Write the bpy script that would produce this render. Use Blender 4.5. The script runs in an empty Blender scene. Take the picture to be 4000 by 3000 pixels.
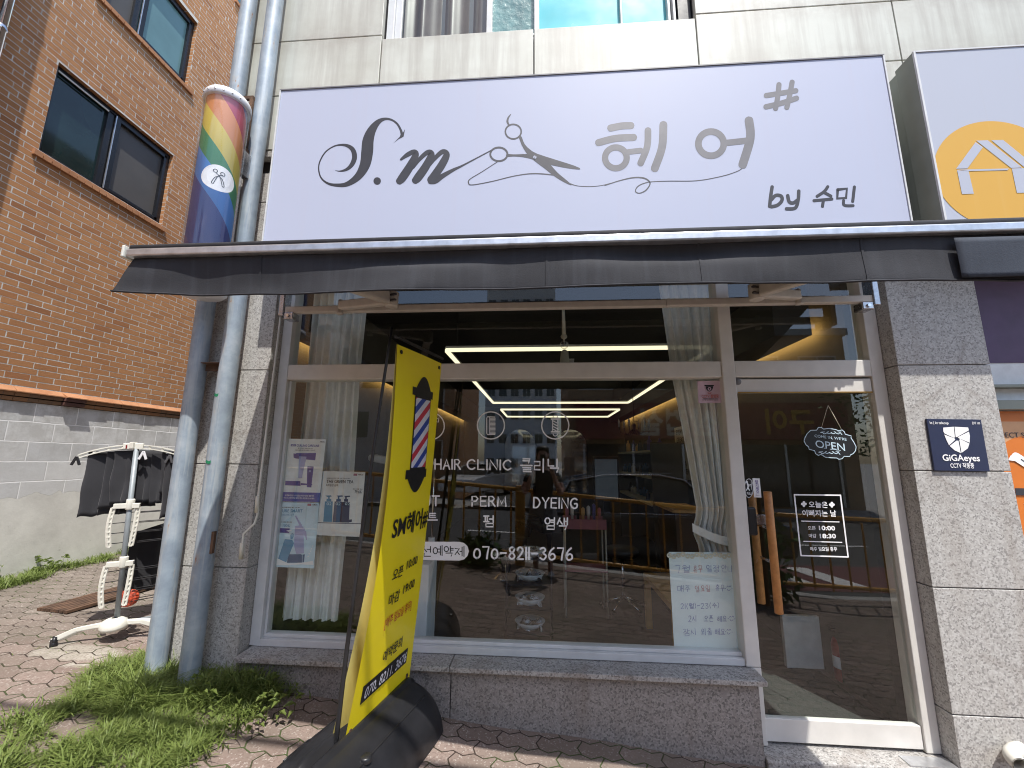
import bpy, bmesh, math, random
from math import sin, cos, pi, radians, sqrt, atan2
from mathutils import Vector, Matrix, noise as mnoise

SC = bpy.context.scene
RND = random.Random(7)

# ------------------------------------------------------------------ camera
D, H = 2.7, 1.65                      # camera stands 2.7 m before the granite, eye height 1.65 m
FPX = 1631.24                         # focal length in pixels of the 4000 x 3000 photograph
CR = Vector((0.99736643, 0.07211092, 0.00776042))
CD = Vector((-0.00493781, 0.17426463, -0.98468648))
CF = Vector((-0.07235901, 0.98205491, 0.17416176))
CAM = Vector((0, -D, H))
cd = bpy.data.cameras.new('camera'); cam = bpy.data.objects.new('camera', cd)
SC.collection.objects.link(cam); SC.camera = cam
cd.sensor_width = 36; cd.sensor_fit = 'HORIZONTAL'; cd.lens = FPX / 4000 * 36
cd.clip_start = 0.02; cd.clip_end = 600
cam.matrix_world = Matrix(((CR.x, -CD.x, -CF.x, CAM.x), (CR.y, -CD.y, -CF.y, CAM.y), (CR.z, -CD.z, -CF.z, CAM.z), (0, 0, 0, 1)))

# ------------------------------------------------------------------ light
SUNDIR = Vector((0.515, -1.0, 2.4)).normalized()     # towards the sun
w = bpy.data.worlds.new('World'); SC.world = w; w.use_nodes = True
nt = w.node_tree; nt.nodes.clear()
sk = nt.nodes.new('ShaderNodeTexSky'); sk.sky_type = 'NISHITA'; sk.sun_disc = False
sk.sun_elevation = math.asin(SUNDIR.z); sk.sun_rotation = atan2(SUNDIR.x, SUNDIR.y)
sk.dust_density = 1.5
bg = nt.nodes.new('ShaderNodeBackground'); bg.inputs['Strength'].default_value = 0.15
ow = nt.nodes.new('ShaderNodeOutputWorld')
nt.links.new(sk.outputs[0], bg.inputs[0]); nt.links.new(bg.outputs[0], ow.inputs[0])
sd = bpy.data.lights.new('sun', 'SUN'); sd.energy = 3.6; sd.angle = radians(0.5); sd.color = (1, 0.965, 0.905)
so = bpy.data.objects.new('sun', sd); SC.collection.objects.link(so)
so.rotation_euler = SUNDIR.to_track_quat('Z', 'Y').to_euler(); so.location = (3, -8, 15)
SC.view_settings.view_transform = 'Standard'; SC.view_settings.look = 'None'
SC.view_settings.exposure = 0.78; SC.view_settings.gamma = 1
SC.render.engine = 'CYCLES'
SC.cycles.use_denoising = True; SC.cycles.pixel_filter_type = 'BLACKMAN_HARRIS'; SC.cycles.filter_width = 1.05
SC.cycles.max_bounces = 10; SC.cycles.transparent_max_bounces = 24; SC.cycles.glossy_bounces = 4
SC.cycles.sample_clamp_indirect = 6

# ------------------------------------------------------------------ geometry helpers
def ray(px, py):
    return CR * ((px - 2000) / FPX) + CD * ((py - 1500) / FPX) + CF
def at(px, py, y):                    # the point at depth plane y that the photo shows at pixel px, py
    r = ray(px, py); return CAM + r * ((y + D) / r.y)
def atx(px, py, x):
    r = ray(px, py); return CAM + r * (x / r.x)
def atz(px, py, z):
    r = ray(px, py); return CAM + r * ((z - H) / r.z)
def gz(x, y=0):                       # height of the pavement, which rises to the alley
    t = 0.24 - 0.089 * (x + 1.5)
    t = 0.43 - 0.5 * (0.43 - t + abs(0.43 - t) * 0) - 0.5 * sqrt((0.43 - t) ** 2 + 0.0016) + 0.01 if t > 0.2 else t
    return max(t, -0.25) - 0.012 * max(0, -y)

class MB:
    def __init__(s): s.v = []; s.f = []; s.m = []; s.mi = 0; s.sm = []; s.smooth = False; s.uv = None
    def add(s, vs, fs):
        o = len(s.v); s.v += [tuple(p) for p in vs]
        for f in fs: s.f.append(tuple(i + o for i in f)); s.m.append(s.mi); s.sm.append(s.smooth)
        return s
    def box(s, x0, x1, y0, y1, z0, z1):
        return s.add([(x, y, z) for z in (z0, z1) for y in (y0, y1) for x in (x0, x1)],
                     [(0, 2, 3, 1), (4, 5, 7, 6), (0, 1, 5, 4), (2, 6, 7, 3), (0, 4, 6, 2), (1, 3, 7, 5)])
    def obox(s, p0, p1, w, h, up=(0, 0, 1)):          # a bar from p0 to p1
        p0, p1 = Vector(p0), Vector(p1); d = (p1 - p0).normalized(); u = Vector(up)
        if abs(d.dot(u)) > 0.98: u = Vector((1, 0, 0))
        a = d.cross(u).normalized() * w / 2; b = a.cross(d).normalized() * h / 2
        return s.add([p + a * i + b * j for p in (p0, p1) for i, j in ((-1, -1), (1, -1), (1, 1), (-1, 1))],
                     [(3, 2, 1, 0), (4, 5, 6, 7), (0, 1, 5, 4), (1, 2, 6, 5), (2, 3, 7, 6), (3, 0, 4, 7)])
    def poly(s, pts): return s.add(pts, [tuple(range(len(pts)))])
    def prism(s, pts, ext):                           # flat outline pushed along ext
        n = len(pts); e = Vector(ext)
        return s.add([Vector(p) for p in pts] + [Vector(p) + e for p in pts],
                     [tuple(range(n - 1, -1, -1)), tuple(range(n, 2 * n))] + [(i, (i + 1) % n, n + (i + 1) % n, n + i) for i in range(n)])
    def tube(s, pts, r, n=10, caps=True):
        pts = [Vector(p) for p in pts]; rs = r if isinstance(r, (list, tuple)) else [r] * len(pts)
        vs = []; prev = None
        for i, p in enumerate(pts):
            d = (pts[min(i + 1, len(pts) - 1)] - pts[max(i - 1, 0)]).normalized()
            if prev is None:
                u = Vector((0, 0, 1)) if abs(d.z) < 0.9 else Vector((1, 0, 0)); a = d.cross(u).normalized()
            else: a = (prev - d * prev.dot(d)).normalized()
            prev = a; b = d.cross(a)
            vs += [p + (a * cos(2 * pi * k / n) + b * sin(2 * pi * k / n)) * rs[i] for k in range(n)]
        m = len(pts); sv = s.smooth; s.smooth = True
        s.add(vs, [(i * n + k, i * n + (k + 1) % n, (i + 1) * n + (k + 1) % n, (i + 1) * n + k) for i in range(m - 1) for k in range(n)])
        s.smooth = sv
        if caps:
            s.add(vs[:n], [tuple(range(n - 1, -1, -1))]); s.add(vs[-n:], [tuple(range(n))])
        return s
    def lathe(s, c, prof, n=24, ax='z', smooth=True):  # prof: (radius, height)
        c = Vector(c); vs = []
        for r, h in prof:
            for k in range(n):
                a = 2 * pi * k / n; u, v = r * cos(a), r * sin(a)
                vs.append(c + (Vector((u, v, h)) if ax == 'z' else Vector((u, h, v)) if ax == 'y' else Vector((h, u, v))))
        sv = s.smooth; s.smooth = smooth; m = len(prof)
        s.add(vs, [(i * n + k, i * n + (k + 1) % n, (i + 1) * n + (k + 1) % n, (i + 1) * n + k) for i in range(m - 1) for k in range(n)])
        s.smooth = sv; return s
    def ball(s, c, rx, ry=None, rz=None, n=16, m=10):
        ry = ry or rx; rz = rz or rx; c = Vector(c)
        vs = [c + Vector((rx * sin(pi * i / m) * cos(2 * pi * k / n), ry * sin(pi * i / m) * sin(2 * pi * k / n), rz * cos(pi * i / m))) for i in range(m + 1) for k in range(n)]
        sv = s.smooth; s.smooth = True
        s.add(vs, [(i * n + k, (i + 1) * n + k, (i + 1) * n + (k + 1) % n, i * n + (k + 1) % n) for i in range(m) for k in range(n)])
        s.smooth = sv; return s
    def grid(s, nu, nv, fn, smooth=True):
        vs = [fn(i / nu, j / nv) for j in range(nv + 1) for i in range(nu + 1)]
        sv = s.smooth; s.smooth = smooth
        s.add(vs, [(j * (nu + 1) + i, j * (nu + 1) + i + 1, (j + 1) * (nu + 1) + i + 1, (j + 1) * (nu + 1) + i) for j in range(nv) for i in range(nu)])
        s.smooth = sv; return s
    def build(s, name, mats, parent=None, bevel=0, recalc=True, merge=True):
        me = bpy.data.meshes.new(name); me.from_pydata(s.v, [], s.f)
        mats = mats if isinstance(mats, (list, tuple)) else [mats]
        for m in mats: me.materials.append(m)
        me.polygons.foreach_set('material_index', s.m); me.polygons.foreach_set('use_smooth', s.sm)
        if merge or recalc:
            bm = bmesh.new(); bm.from_mesh(me)
            if merge: bmesh.ops.remove_doubles(bm, verts=bm.verts, dist=1e-5)
            if recalc: bmesh.ops.recalc_face_normals(bm, faces=bm.faces)
            bm.to_mesh(me); bm.free()
        o = bpy.data.objects.new(name, me); SC.collection.objects.link(o)
        if parent is not None:
            o.parent = parent; o.matrix_parent_inverse = Matrix.Translation(-world_loc(parent))
        if bevel:
            b = o.modifiers.new('bevel', 'BEVEL'); b.width = bevel; b.segments = 2; b.limit_method = 'ANGLE'; b.harden_normals = False
        return o

LOC = {}
def world_loc(o): return LOC.get(o.name, Vector((0, 0, 0)))
def tag(o, label=None, cat=None, group=None, kind=None):
    if label: o['label'] = label
    if cat: o['category'] = cat
    if group: o['group'] = group
    if kind: o['kind'] = kind
    return o
def thing(name, label, cat, loc=(0, 0, 0), group=None):
    o = bpy.data.objects.new(name, None); SC.collection.objects.link(o); o.empty_display_size = 0.1
    o.location = loc; LOC[o.name] = Vector(loc)
    return tag(o, label, cat, group)
def structure(o): o['kind'] = 'structure'; return o
def dup(o, delta=(0, 0, 0), label=None, rotz=0):
    r = o.copy(); SC.collection.objects.link(r); r.location = Vector(o.location) + Vector(delta)
    r.rotation_euler = (0, 0, rotz)
    if label: r['label'] = label
    for ch in list(o.children):
        c = ch.copy(); SC.collection.objects.link(c); c.parent = r
        for g in list(ch.children):
            d = g.copy(); SC.collection.objects.link(d); d.parent = c
    return r

# ------------------------------------------------------------------ smooth strokes (handwriting, logos)
def catmull(pts, k=6):
    if len(pts) < 3: return [tuple(p) for p in pts]
    P = [pts[0]] + list(pts) + [pts[-1]]; out = []
    for i in range(1, len(P) - 2):
        a, b, c, d = P[i - 1], P[i], P[i + 1], P[i + 2]
        for j in range(k):
            t = j / k
            out.append(tuple(0.5 * (2 * b[q] + (c[q] - a[q]) * t + (2 * a[q] - 5 * b[q] + 4 * c[q] - d[q]) * t * t + (3 * b[q] - a[q] - 3 * c[q] + d[q]) * t ** 3) for q in range(len(b))))
    out.append(tuple(pts[-1])); return out
class Ink:                            # collects flat strokes, each lifted a hair above the last
    def __init__(s, mb, fn, step=0.00001): s.mb = mb; s.fn = fn; s.k = 0; s.step = step
    def face(s, pts):
        lift = s.k * s.step; s.k += 1
        s.mb.add([s.fn(x, y, lift) for x, y in pts], [tuple(range(len(pts)))])
    def stroke(s, pts, w=None, smooth=True, k=6):
        P = [(p[0], p[1], p[2] if len(p) > 2 else w) for p in pts]
        if smooth: P = catmull(P, k)
        Q = [P[0]]
        for p in P[1:]:
            if (p[0] - Q[-1][0]) ** 2 + (p[1] - Q[-1][1]) ** 2 > 1e-9: Q.append(p)
        P = Q; n = len(P)
        if n < 2: return
        L = []; R = []
        def nrm(i):
            a, b = P[max(i - 1, 0)], P[min(i + 1, n - 1)]; dx, dy = b[0] - a[0], b[1] - a[1]; l = math.hypot(dx, dy) or 1
            return dx / l, dy / l
        def cap(i, sg):
            dx, dy = nrm(i); x, y, ww = P[i]; h = ww / 2
            for t in ((1, 0.8, 0.5) if sg < 0 else (0.5, 0.8, 1)):
                c = sqrt(1 - t * t) + 0.02; px, py = x + sg * dx * h * t, y + sg * dy * h * t
                L.append((px - dy * h * c, py + dx * h * c)); R.append((px + dy * h * c, py - dx * h * c))
        cap(0, -1)
        for i in range(n):
            dx, dy = nrm(i); x, y, ww = P[i]; h = ww / 2
            L.append((x - dy * h, y + dx * h)); R.append((x + dy * h, y - dx * h))
        cap(n - 1, 1)
        lift = s.k * s.step; s.k += 1; m = len(L)
        s.mb.add([s.fn(x, y, lift) for x, y in L] + [s.fn(x, y, lift) for x, y in R], [(i, i + 1, m + i + 1, m + i) for i in range(m - 1)])
    def ring(s, cx, cy, rx, ry, w, n=28, a0=0, a1=2 * pi):
        lift = s.k * s.step; s.k += 1; vs = []
        for q in (-w / 2, w / 2):
            vs += [s.fn(cx + (rx + q) * cos(a0 + (a1 - a0) * i / n), cy + (ry + q) * sin(a0 + (a1 - a0) * i / n), lift) for i in range(n + 1)]
        s.mb.add(vs, [(i, i + 1, n + 2 + i, n + 1 + i) for i in range(n)])
    def disc(s, cx, cy, rx, ry=None, n=28):
        ry = ry or rx; s.face([(cx + rx * cos(2 * pi * i / n), cy + ry * sin(2 * pi * i / n)) for i in range(n)])
def pix_plane(y, step=-1):            # strokes given in photo pixels, laid on the plane at depth y
    return lambda px, py, lift: at(px, py, y) + Vector((0, step * lift, 0))
def zoomed(fn, ox, oy, sc): return lambda x, y, l: fn(ox + x * sc, oy + y * sc, l)

GL = {  # one-line letters in a unit cell
'H': [[(0, 0), (0, 1)], [(.6, 0), (.6, 1)], [(0, .5), (.6, .5)]], 'A': [[(0, 0), (.32, 1), (.64, 0)], [(.12, .35), (.52, .35)]], 'I': [[(0, 0), (0, 1)]],
'R': [[(0, 0), (0, 1), (.35, 1), (.52, .78), (.35, .52), (0, .5)], [(.25, .5), (.58, 0)]], 'C': ['c', [(.6, .85), (.4, 1), (.12, .85), (0, .5), (.12, .15), (.38, 0), (.62, .15)]],
'L': [[(0, 1), (0, 0), (.5, 0)]], 'N': [[(0, 0), (0, 1), (.6, 0), (.6, 1)]], 'P': [[(0, 0), (0, 1), (.35, 1), (.54, .76), (.35, .5), (0, .48)]],
'E': [[(.5, 1), (0, 1), (0, 0), (.52, 0)], [(0, .52), (.44, .52)]], 'M': [[(0, 0), (.06, 1), (.38, .25), (.7, 1), (.78, 0)]], 'T': [[(0, 1), (.66, 1)], [(.33, 1), (.33, 0)]],
'U': ['c', [(0, 1), (0, .3), (.1, .05), (.3, 0), (.5, .05), (.58, .3), (.58, 1)]],
'D': [[(0, 0), (0, 1)], ['c', (0, 1), (.35, .95), (.6, .5), (.35, .04), (0, 0)]], 'Y': [[(0, 1), (.3, .5), (.6, 1)], [(.3, .5), (.3, 0)]],
'G': ['c', [(.6, .88), (.4, 1), (.12, .85), (0, .5), (.12, .14), (.38, 0), (.62, .14), (.62, .46), (.38, .46)]],
'0': ['c', [(.27, .0), (.04, .15), (0, .42), (.08, .7), (.27, .8), (.46, .7), (.54, .42), (.48, .15), (.27, 0)]],
'7': [[(0, 1), (.52, 1), (.42, .5), (.36, 0)]], '-': [[(0, .5), (.5, .5)]], '1': [[(0, 0), (0, 1)]],
'8': ['c', [(.42, .92), (.26, 1), (.06, .86), (.12, .64), (.42, .42), (.5, .18), (.26, 0), (.03, .18), (.12, .42), (.4, .64), (.46, .84), (.42, .92)]],
'2': ['c', [(0, .78), (.1, .96), (.3, 1), (.46, .82), (.4, .55), (.0, .02), (.02, 0), (.52, 0)]],
'3': ['c', [(0, .9), (.26, 1), (.46, .8), (.2, .54), (.24, .53), (.52, .3), (.3, 0), (0, .12)]],
'6': ['c', [(.42, 1), (.15, .75), (0, .35), (.1, .05), (.3, 0), (.52, .15), (.48, .42), (.26, .5), (.04, .3)]],
'(': ['c', [(.2, 1.05), (.02, .5), (.2, -.05)]], ')': ['c', [(0, 1.05), (.18, .5), (0, -.05)]], '~': ['c', [(0, .45), (.15, .6), (.3, .45), (.45, .6)]], '.': [[(0, 0), (.03, .03)]]}
CH = 'ㄱㄲㄴㄷㄸㄹㅁㅂㅃㅅㅆㅇㅈㅉㅊㅋㅌㅍㅎ'; JU = 'ㅏㅐㅑㅒㅓㅔㅕㅖㅗㅘㅙㅚㅛㅜㅝㅞㅟㅠㅡㅢㅣ'
JO = ['', 'ㄱ', 'ㄲ', 'ㄳ', 'ㄴ', 'ㄵ', 'ㄶ', 'ㄷ', 'ㄹ', 'ㄺ', 'ㄻ', 'ㄼ', 'ㄽ', 'ㄾ', 'ㄿ', 'ㅀ', 'ㅁ', 'ㅂ', 'ㅄ', 'ㅅ', 'ㅆ', 'ㅇ', 'ㅈ', 'ㅊ', 'ㅋ', 'ㅌ', 'ㅍ', 'ㅎ']
JS = {'ㄱ': [[(0, 1), (1, 1), (.8, 0)]], 'ㄴ': [[(0, 1), (0, 0), (1, 0)]], 'ㄷ': [[(1, 1), (0, 1), (0, 0), (1, 0)]], 'ㄹ': [[(0, 1), (1, 1), (1, .5), (0, .5), (0, 0), (1, 0)]],
'ㅁ': [[(0, 1), (0, 0), (1, 0), (1, 1), (0, 1)]], 'ㅂ': [[(0, 1), (0, 0), (1, 0), (1, 1)], [(0, .5), (1, .5)]], 'ㅅ': [[(.5, 1), (0, 0)], [(.4, .65), (1, 0)]], 'ㅇ': ['o'],
'ㅈ': [[(0, 1), (1, 1), (0, 0)], [(.5, .5), (1, 0)]], 'ㅊ': [[(.5, 1.25), (.5, 1.05)], [(0, .9), (1, .9), (0, 0)], [(.5, .45), (1, 0)]], 'ㅋ': [[(0, 1), (1, 1), (.8, 0)], [(0, .5), (.9, .5)]],
'ㅌ': [[(1, 1), (0, 1), (0, 0), (1, 0)], [(0, .5), (.9, .5)]], 'ㅍ': [[(0, 1), (1, 1)], [(0, 0), (1, 0)], [(.3, 1), (.3, 0)], [(.7, 1), (.7, 0)]], 'ㅎ': [[(.35, 1.1), (.65, 1.1)], [(0, .8), (1, .8)], 'h'], 'ㅃ': [[(0, 1), (0, 0), (.4, 0), (.4, 1)], [(0, .5), (.4, .5)], [(.6, 1), (.6, 0), (1, 0), (1, 1)], [(.6, .5), (1, .5)]]}
VV = {'ㅣ': [[(.5, 1), (.5, 0)]], 'ㅏ': [[(.3, 1), (.3, 0)], [(.3, .5), (1, .5)]], 'ㅓ': [[(.8, 1), (.8, 0)], [(0, .5), (.8, .5)]], 'ㅕ': [[(.8, 1), (.8, 0)], [(.1, .65), (.8, .65)], [(.1, .35), (.8, .35)]],
'ㅔ': [[(.95, 1), (.95, 0)], [(.5, .95), (.5, .05)], [(0, .5), (.5, .5)]], 'ㅐ': [[(.95, 1), (.95, 0)], [(.3, .95), (.3, .05)], [(.3, .5), (.95, .5)]], 'ㅖ': [[(.95, 1), (.95, 0)], [(.55, .95), (.55, .05)], [(0, .65), (.55, .65)], [(0, .35), (.55, .35)]],
'ㅑ': [[(.3, 1), (.3, 0)], [(.3, .65), (1, .65)], [(.3, .35), (1, .35)]]}
HV = {'ㅗ': [[(0, .2), (1, .2)], [(.5, .2), (.5, 1)]], 'ㅛ': [[(0, .2), (1, .2)], [(.35, .2), (.35, 1)], [(.65, .2), (.65, 1)]], 'ㅜ': [[(0, .85), (1, .85)], [(.5, .85), (.5, 0)]], 'ㅠ': [[(0, .85), (1, .85)], [(.35, .85), (.35, 0)], [(.65, .85), (.65, 0)]], 'ㅡ': [[(0, .5), (1, .5)]]}
MIX = {'ㅘ': ('ㅗ', 'ㅏ'), 'ㅚ': ('ㅗ', 'ㅣ'), 'ㅝ': ('ㅜ', 'ㅓ'), 'ㅟ': ('ㅜ', 'ㅣ'), 'ㅢ': ('ㅡ', 'ㅣ')}
def glyph(c):                          # -> list of (points, closed curve?) and the advance
    out = []
    def put(st, x, y, ww, hh):
        for s in st:
            if s == 'o': out.append(([(x + ww * (.5 + .5 * cos(a)), y + hh * (.5 + .5 * sin(a))) for a in [1.6 + 2 * pi * i / 14 for i in range(15)]], False))
            elif s == 'h': out.append(([(x + ww * (.5 + .38 * cos(a)), y + hh * (.32 + .32 * sin(a))) for a in [1.6 + 2 * pi * i / 12 for i in range(13)]], False))
            else: out.append(([(x + ww * p[0], y + hh * p[1]) for p in s], False))
    if '가' <= c <= '힣':
        k = ord(c) - 0xAC00; l, v, t = CH[k // 588], JU[k % 588 // 28], JO[k % 28]
        b = .42 if t else 0
        if v in VV: put(JS[l], .02, b + (.06 if t else .18), .42, (.92 - b) if t else .62); put(VV[v], .5, b, .4, 1 - b)
        elif v in HV: put(JS[l], .2, .52 + b * .42, .52, .42 - b * .32 + .02); put(HV[v], .02, b * .82 + .02, .86, .46 - b * .5)
        else:
            a, e = MIX[v]; put(JS[l], .06, .5 + b * .5, .4, .44 - b * .4); put(HV[a], 0, b + .1 * (not t), .52, .36 - b * .4); put(VV[e], .52, b, .38, 1 - b)
        if t: put(JS[t], .2, .02, .62, .3)
        return out, 1.06
    if c == ' ': return [], .45
    g = GL[c]; cur = g[0] == 'c'
    for s in (g[1:] if cur else g):
        if s[0] == 'c': out.append((s[1:], True))
        else: out.append((s, cur))
    mx = max(p[0] for s, _ in out for p in s)
    return out, mx + .26
def write(ink, text, x0, y0, x1, y1, cap, wt, squeeze=None, jitter=0):   # baseline from (x0,y0) to (x1,y1), pixel units, y down
    gs = [glyph(c) for c in text]; tot = sum(a for _, a in gs) - .2
    ln = math.hypot(x1 - x0, y1 - y0); ux, uy = (x1 - x0) / ln, (y1 - y0) / ln; sx = ln / tot; x = 0
    for (st, adv) in gs:
        jj = RND.uniform(-jitter, jitter)
        for pts, cur in st:
            q = [((x + p[0]) * sx, (p[1] + jj) * cap) for p in pts]
            ink.stroke([(x0 + a * ux + b * uy, y0 + a * uy - b * ux) for a, b in q], wt, smooth=cur or len(q) > 6, k=4)
        x += adv
# printed text with Blender's own built-in font
def typeset(mb, text, fn, x, y, size, align='CENTER', bold=0.0, shear=0, width=None, step=0):
    cu = bpy.data.curves.new('t', 'FONT'); cu.body = text; cu.size = size; cu.align_x = align; cu.offset = bold * size; cu.shear = shear
    cu.resolution_u = 3; cu.fill_mode = 'BOTH'
    o = bpy.data.objects.new('t', cu); SC.collection.objects.link(o)
    dg = bpy.context.evaluated_depsgraph_get(); me = bpy.data.meshes.new_from_object(o.evaluated_get(dg))
    vs = [v.co.copy() for v in me.vertices]
    if vs and width:
        w0 = max(v.x for v in vs) - min(v.x for v in vs); k = width / max(w0, 1e-6)
        for v in vs: v.x *= k
    mb.add([fn(x + v.x, y + v.y, step) for v in vs], [tuple(p.vertices) for p in me.polygons])
    bpy.data.objects.remove(o); bpy.data.curves.remove(cu); bpy.data.meshes.remove(me)

# ------------------------------------------------------------------ materials (all procedural)
class NT:
    def __init__(s, name):
        s.m = bpy.data.materials.new(name); s.m.use_nodes = True; s.t = s.m.node_tree; s.t.nodes.clear()
        s.out = s.t.nodes.new('ShaderNodeOutputMaterial')
        s.co = s.t.nodes.new('ShaderNodeTexCoord').outputs['Object']
    def n(s, typ, ins=None, **kw):
        q = s.t.nodes.new('ShaderNode' + typ)
        for k, v in kw.items(): setattr(q, k, v)
        for k, v in (ins or {}).items():
            if isinstance(v, bpy.types.NodeSocket): s.t.links.new(v, q.inputs[k])
            else: q.inputs[k].default_value = v
        return q
    def math(s, op, a, b=0.0, c=0.0): return s.n('Math', {0: a, 1: b, 2: c}, operation=op).outputs[0]
    def scale(s, v, co=None): return s.n('Mapping', {'Vector': co or s.co, 'Scale': v if isinstance(v, tuple) else (v, v, v)}).outputs[0]
    def noise(s, sc, detail=3, rough=.55, co=None, dim=None): return s.n('TexNoise', {'Vector': co or s.co, 'Scale': sc, 'Detail': detail, 'Roughness': rough}).outputs[0]
    def ramp(s, f, stops, mode='LINEAR'):
        q = s.n('ValToRGB', {'Fac': f}); q.color_ramp.interpolation = mode; e = q.color_ramp.elements
        while len(e) < len(stops): e.new(0.5)
        for i, (p, c) in enumerate(stops): e[i].position = p; e[i].color = (*c, 1) if len(c) == 3 else c
        return q.outputs[0]
    def mix(s, f, a, b, mode='MIX'):
        q = s.n('MixRGB', None, blend_type=mode)
        for k, v in (('Fac', f), ('Color1', a), ('Color2', b)):
            if isinstance(v, bpy.types.NodeSocket): s.t.links.new(v, q.inputs[k])
            else: q.inputs[k].default_value = (*v, 1) if isinstance(v, tuple) and len(v) == 3 else v
        return q.outputs[0]
    def bump(s, h, st, dist=.01): return s.n('Bump', {'Height': h, 'Strength': st, 'Distance': dist}).outputs[0]
    def xyz(s, co=None): return s.n('SeparateXYZ', {0: co or s.co}).outputs
    def vec(s, x, y, z=0.0): return s.n('CombineXYZ', {0: x, 1: y, 2: z}).outputs[0]
    def fin(s, col, rough=.6, metal=0.0, nrm=None, spec=.5, **kw):
        p = s.n('BsdfPrincipled'); I = {'Base Color': (*col, 1) if isinstance(col, tuple) and len(col) == 3 else col, 'Roughness': rough, 'Metallic': metal, 'Specular IOR Level': spec}
        if nrm is not None: I['Normal'] = nrm
        I.update(kw)
        for k, v in I.items():
            if isinstance(v, bpy.types.NodeSocket): s.t.links.new(v, p.inputs[k])
            else: p.inputs[k].default_value = v
        s.t.links.new(p.outputs[0], s.out.inputs[0]); return s.m
MC = {}
def mat(name, col, rough=.55, metal=0.0, var=.12, sc=9, bump=0, bsc=60, spec=.5, **kw):
    if name in MC: return MC[name]
    t = NT(name); n = t.noise(sc, 4)
    a = tuple(c * (1 - var) for c in col); b = tuple(min(1, c * (1 + var)) for c in col)
    c = t.ramp(n, [(.3, a), (.7, b)])
    r = t.math('ADD', t.math('MULTIPLY', t.noise(sc * 3.1, 2), .16), rough - .08)
    MC[name] = t.fin(c, r, metal, t.bump(t.noise(bsc, 3), bump) if bump else None, spec, **kw); return MC[name]
def glow(name, col, st):
    if name in MC: return MC[name]
    t = NT(name); e = t.n('Emission', {'Color': (*col, 1), 'Strength': st}); t.t.links.new(e.outputs[0], t.out.inputs[0]); MC[name] = t.m; return t.m
def glass(name, tint=(.93, .97, .95), ior=1.75, rough=0.0):
    if name in MC: return MC[name]
    t = NT(name); f = t.n('Fresnel', {'IOR': ior}).outputs[0]
    tr = t.n('BsdfTransparent', {'Color': (*tint, 1)}).outputs[0]; gl = t.n('BsdfGlossy', {'Color': (1, 1, 1, 1), 'Roughness': rough}).outputs[0]
    q = t.n('MixShader', {0: f, 1: tr, 2: gl}); t.t.links.new(q.outputs[0], t.out.inputs[0]); MC[name] = t.m; return t.m

def shopglass(name='shop_glass', f0=.08, tint=(.94, .985, .965)):
    t = NT(name); g = t.n('NewGeometry'); d = t.n('VectorMath', {0: g.outputs['Incoming'], 1: g.outputs['Normal']}, operation='DOT_PRODUCT').outputs['Value']
    c = t.math('SUBTRACT', 1.0, t.math('ABSOLUTE', d)); p = t.math('POWER', c, 5.0)
    f = t.math('ADD', t.math('MULTIPLY', p, 1 - f0), f0)
    tr = t.n('BsdfTransparent', {'Color': (*tint, 1)}).outputs[0]; gl = t.n('BsdfGlossy', {'Color': (1, 1, 1, 1), 'Roughness': 0.0}).outputs[0]
    q = t.n('MixShader', {0: f, 1: tr, 2: gl}); t.t.links.new(q.outputs[0], t.out.inputs[0]); MC[name] = t.m; return t.m

def granite(name, base, dark, light, stain=(.30, .24, .19), st=.35, rough=.55):
    t = NT(name); v1 = t.n('TexVoronoi', {'Vector': t.co, 'Scale': 120.0}).outputs['Color']
    g = t.xyz(v1)[0]; big = t.noise(1.3, 4, .6)
    c = t.ramp(g, [(0.0, dark), (.12, dark), (.30, base), (.60, base), (.85, light), (1, light)])
    fine = t.noise(240, 2); c = t.mix(t.math('MULTIPLY', fine, .35), c, tuple(x * .75 for x in base))
    xs = t.xyz(); streak = t.noise(1, 4, .6, t.vec(t.math('MULTIPLY', xs[0], 7), t.math('MULTIPLY', xs[1], 7), t.math('MULTIPLY', xs[2], .8)))
    m = t.math('MULTIPLY', t.ramp(streak, [(.5, (0, 0, 0)), (.75, (1, 1, 1))]), st)
    c = t.mix(m, c, tuple(x * y * 1.7 for x, y in zip(stain, base)))
    c = t.mix(t.ramp(big, [(.35, (.12,) * 3), (.7, (0,) * 3)]), c, tuple(x * .6 for x in base))
    # dried vine traces: thin wandering brown lines
    wv = t.n('TexVoronoi', {'Vector': t.n('Mapping', {'Vector': t.mix(.12, t.co, t.n('TexNoise', {'Vector': t.co, 'Scale': 2.2}).outputs['Color'])}).outputs[0], 'Scale': 1.25}, feature='DISTANCE_TO_EDGE').outputs[0]
    gate = t.ramp(t.noise(1.7, 2), [(.5, (0,) * 3), (.58, (1,) * 3)])
    line = t.math('MULTIPLY', t.ramp(wv, [(0, (.26,) * 3), (.012, (.18,) * 3), (.02, (0,) * 3)]), gate)
    c = t.mix(line, c, (.16, .125, .1))
    MC[name] = t.fin(c, rough, 0, t.bump(g, .06), .4); return MC[name]
granite('pier_granite', (.44, .425, .40), (.25, .24, .23), (.56, .55, .525))
granite('plinth_granite', (.275, .252, .238), (.13, .122, .117), (.365, .338, .32), rough=.5)
granite('sill_granite', (.36, .345, .33), (.15, .145, .14), (.5, .49, .47), st=.6, rough=.35)

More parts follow.
